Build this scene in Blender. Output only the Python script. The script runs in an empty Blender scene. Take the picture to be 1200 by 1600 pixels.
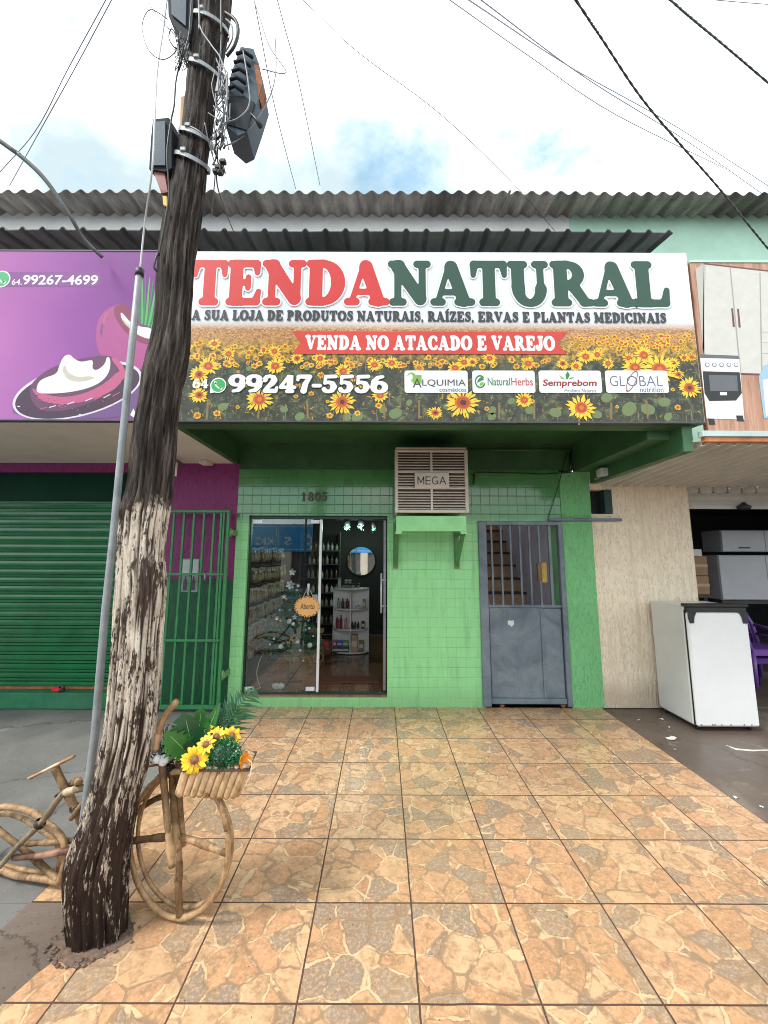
import bpy, math, random
import numpy as np
from mathutils import Vector, Matrix, noise
random.seed(7)
SC = bpy.context.scene
COL = SC.collection
R = math.radians

# ------------------------------------------------------------------ camera
F, PPX, PPY, H = 650.0, 597.0, 774.0, 1.65          # focal length and principal point (1200x1600), eye height
PITCH, ROLL = math.atan(94 / 650.0), R(0.2)
cp, sp, cr, sr = math.cos(PITCH), math.sin(PITCH), math.cos(ROLL), math.sin(ROLL)
camd = bpy.data.cameras.new('camera')
cam = bpy.data.objects.new('camera', camd)
COL.objects.link(cam)
camd.sensor_width = 36.0
camd.lens = 36.0 * F / 1600.0
camd.shift_x = (600 - PPX) / 1600.0
camd.shift_y = -(800 - PPY) / 1600.0
camd.clip_start, camd.clip_end = 0.05, 2000
ax_r = Vector((cr, -sr * sp, sr * cp)); ax_u = Vector((-sr, -cr * sp, cr * cp)); ax_f = Vector((0, cp, sp))
m = Matrix.Identity(4)
for i in range(3):
    m[i][0], m[i][1], m[i][2] = ax_r[i], ax_u[i], -ax_f[i]
m[2][3] = H
cam.matrix_world = m
SC.camera = cam

# ------------------------------------------------------------------ sky, sun, exposure
SUN_EL, SUN_AZ = R(52), R(238)        # azimuth clockwise from +Y: behind the camera, a little to the left
world = bpy.data.worlds.new('World')
SC.world = world
world.use_nodes = True
wt = world.node_tree
wt.nodes.clear()
wo = wt.nodes.new('ShaderNodeOutputWorld'); bg = wt.nodes.new('ShaderNodeBackground')
sky = wt.nodes.new('ShaderNodeTexSky'); sky.sky_type = 'NISHITA'; sky.sun_disc = False
sky.sun_elevation = SUN_EL; sky.sun_rotation = SUN_AZ
wtc = wt.nodes.new('ShaderNodeTexCoord'); wmap = wt.nodes.new('ShaderNodeMapping')
wmap.inputs['Scale'].default_value = (1.0, 1.0, 1.5); wmap.inputs['Location'].default_value = (4.2, 8.76, 10.16)
wn = wt.nodes.new('ShaderNodeTexNoise'); wn.inputs['Scale'].default_value = 2.6; wn.inputs['Detail'].default_value = 9
wn.inputs['Roughness'].default_value = 0.62
wr = wt.nodes.new('ShaderNodeValToRGB')
wr.color_ramp.elements[0].position = 0.34; wr.color_ramp.elements[0].color = (0.27, 0.27, 0.27, 1)
wr.color_ramp.elements[1].position = 0.50
wmix = wt.nodes.new('ShaderNodeMix'); wmix.data_type = 'RGBA'
wn2 = wt.nodes.new('ShaderNodeTexNoise'); wn2.inputs['Scale'].default_value = 1.5; wn2.inputs['Detail'].default_value = 7
wt.links.new(wmap.outputs[0], wn2.inputs['Vector'])
wr2 = wt.nodes.new('ShaderNodeValToRGB'); wr2.color_ramp.elements[0].position = 0.36; wr2.color_ramp.elements[1].position = 0.60
wr2.color_ramp.elements[0].color = (2.5, 3.05, 3.25, 1); wr2.color_ramp.elements[1].color = (9.6, 9.9, 10.0, 1)
wt.links.new(wn2.outputs['Fac'], wr2.inputs[0]); wt.links.new(wr2.outputs[0], wmix.inputs[7])
wt.links.new(wtc.outputs['Generated'], wmap.inputs[0]); wt.links.new(wmap.outputs[0], wn.inputs['Vector'])
wt.links.new(wn.outputs['Fac'], wr.inputs[0]); wt.links.new(wr.outputs[0], wmix.inputs[0])
wtint = wt.nodes.new('ShaderNodeMix'); wtint.data_type = 'RGBA'; wtint.blend_type = 'MULTIPLY'; wtint.inputs[0].default_value = 1; wtint.inputs[7].default_value = (.95, 1.30, 1.12, 1)
wt.links.new(sky.outputs[0], wtint.inputs[6]); wt.links.new(wtint.outputs[2], wmix.inputs[6]); wt.links.new(wmix.outputs[2], bg.inputs[0])
bg.inputs[1].default_value = 0.12
wt.links.new(bg.outputs[0], wo.inputs[0])
sund = bpy.data.lights.new('sun', 'SUN'); sund.energy = 1.4; sund.angle = R(13); sund.color = (1, 0.96, 0.9)
sun = bpy.data.objects.new('sun', sund); COL.objects.link(sun)
sdir = Vector((math.sin(SUN_AZ) * math.cos(SUN_EL), math.cos(SUN_AZ) * math.cos(SUN_EL), math.sin(SUN_EL)))
sun.rotation_euler = sdir.to_track_quat('Z', 'Y').to_euler()
vs = SC.view_settings
vs.view_transform = 'Standard'; vs.look = 'None'; vs.gamma = 1; vs.use_curve_mapping = False
vs.exposure = 1.3
SC.cycles.use_denoising = True; SC.cycles.denoising_prefilter = 'ACCURATE'; SC.cycles.filter_width = 1.0

# ------------------------------------------------------------------ measuring: a photo pixel seen on a plane of the place
def ray(px, py):
    u = (px - PPX) / F; v = -(py - PPY) / F
    return ax_r * u + ax_u * v + ax_f
def at(px, py, Y):
    d = ray(px, py); return Vector((0, 0, H)) + d * (Y / d.y)
def gnd(px, py, z=0.0):
    d = ray(px, py); return Vector((0, 0, H)) + d * ((z - H) / d.z)

YW, YS = 4.86, 3.25            # shop wall and sign planes
TX, TY, TW = 0.145, 1.801, 0.455   # floor tile grid

# ------------------------------------------------------------------ mesh builder
class MB:
    def __init__(s): s.v = []; s.f = []; s.m = []; s.s = []; s.a = None
    def add(s, vs, fs, mi=0, sm=False):
        o = len(s.v); s.v.extend([tuple(p) for p in vs])
        for f in fs: s.f.append(tuple(o + i for i in f)); s.m.append(mi); s.s.append(sm)
    def box(s, x0, x1, y0, y1, z0, z1, mi=0, M=None, b=0.0):
        x0, x1 = min(x0, x1), max(x0, x1); y0, y1 = min(y0, y1), max(y0, y1); z0, z1 = min(z0, z1), max(z0, z1)
        if b > 0:
            b = min(b, (x1 - x0) * .45, (y1 - y0) * .45, (z1 - z0) * .45)
            vs = []; idx = {}
            for ix in (0, 1):
                for iy in (0, 1):
                    for iz in (0, 1):
                        X = (x0, x1)[ix]; Y = (y0, y1)[iy]; Z = (z0, z1)[iz]
                        bx = b * (1 - 2 * ix); by = b * (1 - 2 * iy); bz = b * (1 - 2 * iz)
                        idx[ix, iy, iz] = len(vs)
                        vs += [Vector((X, Y + by, Z + bz)), Vector((X + bx, Y, Z + bz)), Vector((X + bx, Y + by, Z))]
            fs = []
            for a in range(3):
                o1, o2 = (a + 1) % 3, (a + 2) % 3
                for e in (0, 1):
                    q = []
                    for (p1, p2) in ((0, 0), (1, 0), (1, 1), (0, 1)):
                        k = [0, 0, 0]; k[a] = e; k[o1] = p1; k[o2] = p2; q.append(idx[tuple(k)] + a)
                    fs.append(q if e else q[::-1])
                for p1 in (0, 1):
                    for p2 in (0, 1):
                        k0 = [0, 0, 0]; k0[o1] = p1; k0[o2] = p2; k1 = list(k0); k1[a] = 1
                        A, B = idx[tuple(k0)], idx[tuple(k1)]
                        q = [A + o1, B + o1, B + o2, A + o2]
                        fs.append(q if (p1 == p2) else q[::-1])
            for k, A in idx.items():
                q = [A, A + 1, A + 2]; fs.append(q if (sum(k) % 2) else q[::-1])
        else:
            vs = [Vector((x, y, z)) for z in (z0, z1) for y in (y0, y1) for x in (x0, x1)]
            fs = [(0, 2, 3, 1), (4, 5, 7, 6), (0, 1, 5, 4), (2, 6, 7, 3), (0, 4, 6, 2), (1, 3, 7, 5)]
        if M is not None: vs = [M @ p for p in vs]
        s.add(vs, fs, mi)
    def tube(s, pts, r, n=8, mi=0, cap=True, sm=True, flat=1.0):
        pts = [Vector(p) for p in pts]; N = len(pts)
        rs = r if isinstance(r, (list, tuple)) else [r] * N
        t0 = (pts[1] - pts[0]).normalized()
        up = Vector((0, 0, 1)) if abs(t0.z) < .9 else Vector((0, 1, 0))
        nx = t0.cross(up).normalized(); vs = []
        for i in range(N):
            t = (pts[min(i + 1, N - 1)] - pts[max(i - 1, 0)])
            t = t.normalized() if t.length > 1e-9 else t0
            nx = (nx - t * nx.dot(t)); nx = nx.normalized() if nx.length > 1e-6 else t.orthogonal().normalized()
            ny = t.cross(nx)
            for k in range(n):
                a = 2 * math.pi * k / n
                vs.append(pts[i] + nx * math.cos(a) * rs[i] + ny * math.sin(a) * rs[i] * flat)
        fs = [(i * n + k, i * n + (k + 1) % n, (i + 1) * n + (k + 1) % n, (i + 1) * n + k) for i in range(N - 1) for k in range(n)]
        if cap: fs += [tuple(range(n))[::-1], tuple((N - 1) * n + k for k in range(n))]
        s.add(vs, fs, mi, sm)
    def cyl(s, p, q, r, n=16, mi=0, r2=None, sm=True): s.tube([p, q], [r, r if r2 is None else r2], n, mi, True, sm)
    def lathe(s, prof, c=(0, 0, 0), n=16, mi=0, sm=True):
        vs = []; N = len(prof)
        for (r, z) in prof:
            for k in range(n):
                a = 2 * math.pi * k / n; vs.append((c[0] + r * math.cos(a), c[1] + r * math.sin(a), c[2] + z))
        fs = [(i * n + k, i * n + (k + 1) % n, (i + 1) * n + (k + 1) % n, (i + 1) * n + k) for i in range(N - 1) for k in range(n)]
        fs += [tuple(range(n))[::-1], tuple((N - 1) * n + k for k in range(n))]
        s.add(vs, fs, mi, sm)
    def ball(s, c, r, n=12, mi=0, sz=1.0):
        pr = [(max(1e-4, r * math.sin(math.pi * i / (n // 2 + 2))), -r * sz * math.cos(math.pi * i / (n // 2 + 2))) for i in range(n // 2 + 3)]
        s.lathe(pr, c, n, mi)
    def poly(s, pts, mi=0): s.add(pts, [tuple(range(len(pts)))], mi)
    def prism(s, pts, d, mi=0):
        "polygon pts thickened by vector d"
        n = len(pts); d = Vector(d); P = [Vector(p) for p in pts]
        s.add(P + [p + d for p in P], [tuple(range(n))[::-1], tuple(range(n, 2 * n))] + [(i, (i + 1) % n, n + (i + 1) % n, n + i) for i in range(n)], mi)
    def build(s, name, mats, parent=None, fix=False):
        mats = mats if isinstance(mats, (list, tuple)) else [mats]
        me = bpy.data.meshes.new(name)
        off = Vector((0, 0, 0)); p = parent
        while p is not None:
            if p.parent is None: off = Vector(p.location)
            p = p.parent
        v = np.array(s.v, dtype=float) - np.array(off)
        me.from_pydata([tuple(q) for q in v], [], s.f)
        for mt in mats: me.materials.append(mt)
        me.polygons.foreach_set('material_index', s.m)
        me.polygons.foreach_set('use_smooth', s.s)
        if s.a is not None:
            at_ = me.attributes.new('wear', 'FLOAT', 'POINT'); at_.data.foreach_set('value', s.a)
        me.update()
        if fix:
            import bmesh
            b = bmesh.new(); b.from_mesh(me); bmesh.ops.recalc_face_normals(b, faces=b.faces); b.to_mesh(me); b.free()
        o = bpy.data.objects.new(name, me); COL.objects.link(o)
        if parent is not None: o.parent = parent
        return o

def tag(o, label=None, cat=None, group=None, kind=None):
    if label: o['label'] = label
    if cat: o['category'] = cat
    if group: o['group'] = group
    if kind: o['kind'] = kind
    return o
def thing(name, loc, label, cat, group=None):
    o = bpy.data.objects.new(name, None); COL.objects.link(o); o.location = loc; o.empty_display_size = .1
    return tag(o, label, cat, group)
def copy_tree(o, parent=None):
    c = o.copy(); COL.objects.link(c)
    if parent is not None: c.parent = parent
    for ch in [q for q in COL.objects if q.parent == o]: copy_tree(ch, c)
    return c

# ------------------------------------------------------------------ materials
def new_mat(name):
    m = bpy.data.materials.new(name); m.use_nodes = True
    nt = m.node_tree; return m, nt, nt.nodes['Principled BSDF']
def N(nt, t, **kw):
    n = nt.nodes.new(t)
    for k, v in kw.items():
        if k in n.inputs: n.inputs[k].default_value = v
        else: setattr(n, k, v)
    return n
def L(nt, a, b): nt.links.new(a, b)
def ramp(nt, fac, stops, interp='LINEAR'):
    r = nt.nodes.new('ShaderNodeValToRGB'); r.color_ramp.interpolation = interp
    e = r.color_ramp.elements
    while len(e) < len(stops): e.new(0.5)
    for i, (p, c) in enumerate(stops): e[i].position = p; e[i].color = (*c, 1) if len(c) == 3 else c
    L(nt, fac, r.inputs[0]); return r.outputs[0]
def mixc(nt, fac, a, b, mode='MIX'):
    n = nt.nodes.new('ShaderNodeMix'); n.data_type = 'RGBA'; n.blend_type = mode
    for k, v in ((0, fac), (6, a), (7, b)):
        if hasattr(v, 'is_output'): L(nt, v, n.inputs[k])
        else: n.inputs[k].default_value = v if k == 0 else (*v, 1)
    return n.outputs[2]
def mth(nt, op, a, b=None, clamp=False):
    n = nt.nodes.new('ShaderNodeMath'); n.operation = op; n.use_clamp = clamp
    for k, v in ((0, a), (1, b)):
        if v is None: continue
        if hasattr(v, 'is_output'): L(nt, v, n.inputs[k])
        else: n.inputs[k].default_value = v
    return n.outputs[0]
def coords(nt, scale=(1, 1, 1), loc=(0, 0, 0), world_pos=False):
    mp = nt.nodes.new('ShaderNodeMapping'); mp.inputs['Scale'].default_value = scale; mp.inputs['Location'].default_value = loc
    if world_pos:
        g = nt.nodes.new('ShaderNodeNewGeometry'); L(nt, g.outputs['Position'], mp.inputs[0])
    else:
        t = nt.nodes.new('ShaderNodeTexCoord'); L(nt, t.outputs['Object'], mp.inputs[0])
    return mp.outputs[0]
def noi(nt, vec, scale=5, detail=5, rough=.55, dist=0):
    n = N(nt, 'ShaderNodeTexNoise', Scale=scale, Detail=detail, Roughness=rough, Distortion=dist)
    L(nt, vec, n.inputs['Vector']); return n
def bump(nt, bsdf, h, strength=.3, dist=.01):
    b = N(nt, 'ShaderNodeBump', Strength=strength, Distance=dist); L(nt, h, b.inputs['Height']); L(nt, b.outputs[0], bsdf.inputs['Normal'])
def pm(name, col, rough=.55, var=.18, scale=9, bmp=.0, metal=0, dirt=None, dirtamt=.35, stretch=(1, 1, 1), spec=.5, bscale=40, wp=False, emit=None, trans=0):
    m, nt, b = new_mat(name)
    v = coords(nt, stretch, world_pos=wp); n = noi(nt, v, scale, 6, .6)
    lo = tuple(c * (1 - var) for c in col); hi = tuple(min(1, c * (1 + var)) for c in col)
    c = ramp(nt, n.outputs['Fac'], [(.3, lo), (.7, hi)])
    if dirt:
        n2 = noi(nt, v, scale * .45, 8, .7); f = ramp(nt, n2.outputs['Fac'], [(.5, (0, 0, 0)), (.72, (1, 1, 1))])
        c = mixc(nt, mth(nt, 'MULTIPLY', f, dirtamt), c, dirt)
    L(nt, c, b.inputs['Base Color']); b.inputs['Roughness'].default_value = rough; b.inputs['Metallic'].default_value = metal
    b.inputs['Specular IOR Level'].default_value = spec
    if trans: b.inputs['Transmission Weight'].default_value = trans
    if bmp:
        n3 = noi(nt, v, bscale, 5, .6); bump(nt, b, n3.outputs['Fac'], bmp, .01)
    if emit: b.inputs['Emission Color'].default_value = (*emit[0], 1); b.inputs['Emission Strength'].default_value = emit[1]
    return m
def S2(c): return tuple((x / 255 / 12.92) if x / 255 <= .04045 else ((x / 255 + .055) / 1.055) ** 2.4 for x in c)
def flat(name, rgb, rough=.5, k=.72, var=.05):   # printed ink from its printed colour
    return pm(name, tuple(x * k for x in S2(rgb)), rough, var, 14)
# ------------------------------------------------------------------ special materials
def m_floor_tile():
    m, nt, b = new_mat('stone_print_tile')
    P = coords(nt, (1 / TW, 1 / TW, 1), (-TX / TW - .0055, -TY / TW - .0055, 0), world_pos=True)
    wob = noi(nt, coords(nt, world_pos=True), 9, 3); wv = N(nt, 'ShaderNodeVectorMath', operation='MULTIPLY_ADD'); L(nt, wob.outputs['Color'], wv.inputs[0]); wv.inputs[1].default_value = (.011, .011, 0); L(nt, P, wv.inputs[2]); P = wv.outputs[0]
    fl = N(nt, 'ShaderNodeVectorMath', operation='FLOOR'); L(nt, P, fl.inputs[0])
    fr = N(nt, 'ShaderNodeVectorMath', operation='FRACTION'); L(nt, P, fr.inputs[0])
    wn_ = N(nt, 'ShaderNodeTexWhiteNoise', noise_dimensions='2D'); L(nt, fl.outputs[0], wn_.inputs['Vector'])
    sc = N(nt, 'ShaderNodeVectorMath', operation='SCALE'); L(nt, wn_.outputs['Color'], sc.inputs[0]); sc.inputs['Scale'].default_value = 61
    xz = N(nt, 'ShaderNodeVectorMath', operation='MULTIPLY'); L(nt, fr.outputs[0], xz.inputs[0]); xz.inputs[1].default_value = (1, 1, 0)
    ad = N(nt, 'ShaderNodeVectorMath', operation='ADD'); L(nt, xz.outputs[0], ad.inputs[0]); L(nt, sc.outputs[0], ad.inputs[1])
    dn = noi(nt, ad.outputs[0], 7, 4, .6)
    ds = N(nt, 'ShaderNodeVectorMath', operation='MULTIPLY_ADD'); L(nt, dn.outputs['Color'], ds.inputs[0]); ds.inputs[1].default_value = (.10, .10, .0); L(nt, ad.outputs[0], ds.inputs[2])
    fz = N(nt, 'ShaderNodeVectorMath', operation='MULTIPLY'); L(nt, ds.outputs[0], fz.inputs[0]); fz.inputs[1].default_value = (1, 1, 0)
    vo = N(nt, 'ShaderNodeTexVoronoi', Scale=3.15, Randomness=.95); L(nt, fz.outputs[0], vo.inputs['Vector'])
    ve = N(nt, 'ShaderNodeTexVoronoi', feature='DISTANCE_TO_EDGE', Scale=3.15, Randomness=.95); L(nt, fz.outputs[0], ve.inputs['Vector'])
    sep = N(nt, 'ShaderNodeSeparateColor'); L(nt, vo.outputs['Color'], sep.inputs[0])
    base = ramp(nt, sep.outputs[0], [(0, (.275, .21, .16)), (.15, (.32, .235, .165)), (.26, (.49, .255, .130)), (.42, (.545, .295, .150)), (.53, (.60, .365, .200)), (.72, (.635, .40, .225)), (.84, (.56, .295, .160)), (1, (.57, .31, .170))], 'CONSTANT')
    n1 = noi(nt, ad.outputs[0], 9, 8, .68, .6)
    base = mixc(nt, ramp(nt, n1.outputs['Fac'], [(.44, (0, 0, 0)), (.62, (.8, .8, .8))]), base, (.30, .175, .095))
    n2 = noi(nt, ad.outputs[0], 28, 6, .75)
    base = mixc(nt, ramp(nt, n2.outputs['Fac'], [(.47, (0, 0, 0)), (.68, (.75, .75, .75))]), base, (.66, .44, .265))
    edge = ramp(nt, ve.outputs['Distance'], [(.0, (1, 1, 1)), (.022, (.9, .9, .9)), (.040, (0, 0, 0))]); dke = ramp(nt, ve.outputs['Distance'], [(.030, (0, 0, 0)), (.036, (1, 1, 1)), (.056, (0, 0, 0))]); base = mixc(nt, mth(nt, 'MULTIPLY', dke, mth(nt, 'ADD', .2, mth(nt, 'MULTIPLY', sep.outputs[1], .7))), base, (.20, .12, .07))
    n3 = noi(nt, ad.outputs[0], 5, 3)
    veinc = mixc(nt, ramp(nt, n3.outputs['Fac'], [(.44, (0, 0, 0)), (.53, (1, 1, 1))]), (.66, .455, .265), (.30, .195, .12))
    base = mixc(nt, edge, base, veinc)
    # grout
    sx = N(nt, 'ShaderNodeSeparateXYZ'); L(nt, fr.outputs[0], sx.inputs[0])
    gs = []
    for k in ('X', 'Y'):
        a = mth(nt, 'SUBTRACT', sx.outputs[k], .5); a = mth(nt, 'ABSOLUTE', a); gs.append(mth(nt, 'GREATER_THAN', a, .4915))
    g = mth(nt, 'MAXIMUM', gs[0], gs[1])
    W = coords(nt, world_pos=True); big = noi(nt, W, 1.1, 6, .6)
    base = mixc(nt, ramp(nt, big.outputs['Fac'], [(.40, (0, 0, 0)), (.7, (.35, .35, .35))]), base, (.36, .23, .13))
    mud = noi(nt, W, 3.2, 8, .75)
    base = mixc(nt, ramp(nt, mud.outputs['Fac'], [(.56, (0, 0, 0)), (.74, (.55, .55, .55))]), base, (.24, .13, .065))
    gd = noi(nt, W, 2.2, 5); col = mixc(nt, g, base, mixc(nt, gd.outputs['Fac'], (.03, .016, .013), (.13, .075, .05)))
    sp = noi(nt, W, 46, 3, .6); col = mixc(nt, ramp(nt, mth(nt, 'MULTIPLY', sp.outputs['Fac'], mth(nt, 'ADD', .7, mth(nt, 'MULTIPLY', mud.outputs['Fac'], .5))), [(.66, (0, 0, 0)), (.70, (.8, .8, .8))]), col, (.10, .06, .04))
    L(nt, col, b.inputs['Base Color'])
    rr = ramp(nt, n1.outputs['Fac'], [(.3, (.17, .17, .17)), (.7, (.36, .36, .36))]); rr = mixc(nt, g, rr, (.8, .8, .8)); L(nt, rr, b.inputs['Roughness'])
    b.inputs['Specular IOR Level'].default_value = .4
    hh = mth(nt, 'SUBTRACT', mth(nt, 'MULTIPLY', n1.outputs['Fac'], .35), mth(nt, 'ADD', mth(nt, 'MULTIPLY', g, 1.2), mth(nt, 'MULTIPLY', edge, .3)))
    bump(nt, b, hh, .35, .006)
    return m
def m_wall_tile(colA, colB, zsplit=2.02):
    m, nt, b = new_mat('glazed_green_wall_tile')
    W = coords(nt, world_pos=True)
    p = .1075
    sx = N(nt, 'ShaderNodeSeparateXYZ'); L(nt, W, sx.inputs[0])
    gs = []; ids = []
    for k, o in (('X', .02), ('Z', .012)):
        q = mth(nt, 'DIVIDE', mth(nt, 'ADD', sx.outputs[k], o + 10), p); f = mth(nt, 'FRACT', q); ids.append(mth(nt, 'FLOOR', q))
        a = mth(nt, 'ABSOLUTE', mth(nt, 'SUBTRACT', f, .5)); gs.append(a)
    mx = mth(nt, 'MAXIMUM', mth(nt, 'SUBTRACT', gs[0], .012), gs[1])
    groove = ramp(nt, mx, [(.455, (0, 0, 0)), (.485, (1, 1, 1))])
    cmb = N(nt, 'ShaderNodeCombineXYZ'); L(nt, ids[0], cmb.inputs[0]); L(nt, ids[1], cmb.inputs[1])
    wn_ = N(nt, 'ShaderNodeTexWhiteNoise', noise_dimensions='2D'); L(nt, cmb.outputs[0], wn_.inputs['Vector'])
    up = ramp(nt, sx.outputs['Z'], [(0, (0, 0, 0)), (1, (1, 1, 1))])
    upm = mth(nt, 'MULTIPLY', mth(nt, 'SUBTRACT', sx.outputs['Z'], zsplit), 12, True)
    n = noi(nt, W, 2.3, 6, .65)
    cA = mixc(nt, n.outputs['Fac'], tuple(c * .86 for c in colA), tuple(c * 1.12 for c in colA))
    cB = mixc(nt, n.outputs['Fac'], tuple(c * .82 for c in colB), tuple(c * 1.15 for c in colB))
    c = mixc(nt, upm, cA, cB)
    c = mixc(nt, mth(nt, 'MULTIPLY', wn_.outputs['Value'], .14), c, (.20, .50, .25))
    gv = noi(nt, W, 5, 4)      # grooves half filled with paint
    ga = mth(nt, 'MULTIPLY', groove, mth(nt, 'ADD', mth(nt, 'MULTIPLY', ramp(nt, gv.outputs['Fac'], [(.35, (0, 0, 0)), (.65, (1, 1, 1))]), .38), mth(nt, 'MULTIPLY', upm, .32)))
    c = mixc(nt, ga, c, (.045, .17, .06))
    st = noi(nt, coords(nt, (7, 7, .8), world_pos=True), 2, 6, .7)
    c = mixc(nt, ramp(nt, st.outputs['Fac'], [(.5, (0, 0, 0)), (.75, (.5, .5, .5))]), c, (.11, .30, .13))
    dspl = mth(nt, 'MULTIPLY', mth(nt, 'SUBTRACT', mth(nt, 'ADD', .02, mth(nt, 'MULTIPLY', n.outputs['Fac'], .5)), sx.outputs['Z']), 4, True)
    c = mixc(nt, mth(nt, 'MULTIPLY', dspl, .35), c, (.16, .22, .10))
    L(nt, c, b.inputs['Base Color'])
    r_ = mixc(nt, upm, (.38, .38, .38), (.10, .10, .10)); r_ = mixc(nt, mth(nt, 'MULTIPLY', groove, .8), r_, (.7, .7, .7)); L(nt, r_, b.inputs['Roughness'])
    tilt = mth(nt, 'MULTIPLY', noi(nt, W, 9, 2).outputs['Fac'], .35)
    b.inputs['Specular IOR Level'].default_value = .55; b.inputs['IOR'].default_value = 1.55
    spl = mth(nt, 'MULTIPLY', mth(nt, 'SUBTRACT', mth(nt, 'ADD', .10, mth(nt, 'MULTIPLY', n.outputs['Fac'], .42)), sx.outputs['Z']), 4, True)
    h = mth(nt, 'ADD', mth(nt, 'SUBTRACT', tilt, groove), mth(nt, 'MULTIPLY', noi(nt, W, 70, 3).outputs['Fac'], .08))
    bump(nt, b, h, .5, .004)
    return m
def m_stucco(name, col, scale=38, strength=.9, streak=None, rough=.8, fleck=.45):
    m, nt, b = new_mat(name)
    W = coords(nt, world_pos=True); n = noi(nt, W, 2, 6, .65)
    c = mixc(nt, n.outputs['Fac'], tuple(x * .82 for x in col), tuple(min(1, x * 1.15) for x in col))
    v = noi(nt, coords(nt, (1, 1, .32), world_pos=True), scale, 3, .5, 1.2)
    if streak:
        s = noi(nt, coords(nt, (9, 9, .5), world_pos=True), 2.2, 7, .72)
        c = mixc(nt, ramp(nt, s.outputs['Fac'], [(.46, (0, 0, 0)), (.75, (.75, .75, .75))]), c, streak)
        sx = N(nt, 'ShaderNodeSeparateXYZ'); L(nt, W, sx.inputs[0])
        low = mth(nt, 'MULTIPLY', mth(nt, 'SUBTRACT', mth(nt, 'ADD', .16, mth(nt, 'MULTIPLY', n.outputs['Fac'], .35)), sx.outputs['Z']), 5, True)
        c = mixc(nt, mth(nt, 'MULTIPLY', low, .5), c, (.33, .19, .11))
        c = mixc(nt, ramp(nt, v.outputs['Fac'], [(.33, (.5, .5, .5)), (.46, (0, 0, 0))]), c, streak)
    c = mixc(nt, ramp(nt, v.outputs['Fac'], [(.36, (.5, .5, .5)), (.52, (0, 0, 0))]), c, tuple(x * fleck for x in col))
    L(nt, c, b.inputs['Base Color']); b.inputs['Roughness'].default_value = rough
    bump(nt, b, v.outputs['Fac'], strength, .02)
    return m
def m_concrete(name, cols, wet=False, rough=(.55, .85)):
    m, nt, b = new_mat(name)
    W = coords(nt, world_pos=True); n = noi(nt, W, .9, 8, .62, .4); n2 = noi(nt, W, 22, 5, .7); n3 = noi(nt, W, 3.4, 7, .7)
    c = ramp(nt, n.outputs['Fac'], [(.3, cols[0]), (.5, cols[1]), (.68, cols[2])])
    c = mixc(nt, mth(nt, 'MULTIPLY', n2.outputs['Fac'], .35), c, tuple(x * .55 for x in cols[0]))
    c = mixc(nt, ramp(nt, n3.outputs['Fac'], [(.6, (0, 0, 0)), (.75, (.5, .5, .5))]), c, tuple(min(1, x * 1.6) for x in cols[2]))
    wq = N(nt, 'ShaderNodeVectorMath', operation='MULTIPLY_ADD'); L(nt, n3.outputs['Color'], wq.inputs[0]); wq.inputs[1].default_value = (.35, .35, 0); L(nt, W, wq.inputs[2])
    ck_ = N(nt, 'ShaderNodeTexVoronoi', feature='DISTANCE_TO_EDGE', Scale=.75); L(nt, wq.outputs[0], ck_.inputs['Vector'])
    c = mixc(nt, ramp(nt, ck_.outputs['Distance'], [(.0, (.8, .8, .8)), (.006, (0, 0, 0))]), c, tuple(x * .3 for x in cols[0]))
    n5 = noi(nt, W, 60, 3); c = mixc(nt, ramp(nt, n5.outputs['Fac'], [(.62, (0, 0, 0)), (.7, (.6, .6, .6))]), c, tuple(x * .4 for x in cols[0]))
    L(nt, c, b.inputs['Base Color'])
    L(nt, ramp(nt, n.outputs['Fac'], [(.35, (rough[0],) * 3), (.6, (rough[1],) * 3)]), b.inputs['Roughness'])
    bump(nt, b, n2.outputs['Fac'], .25, .006)
    return m
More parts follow.
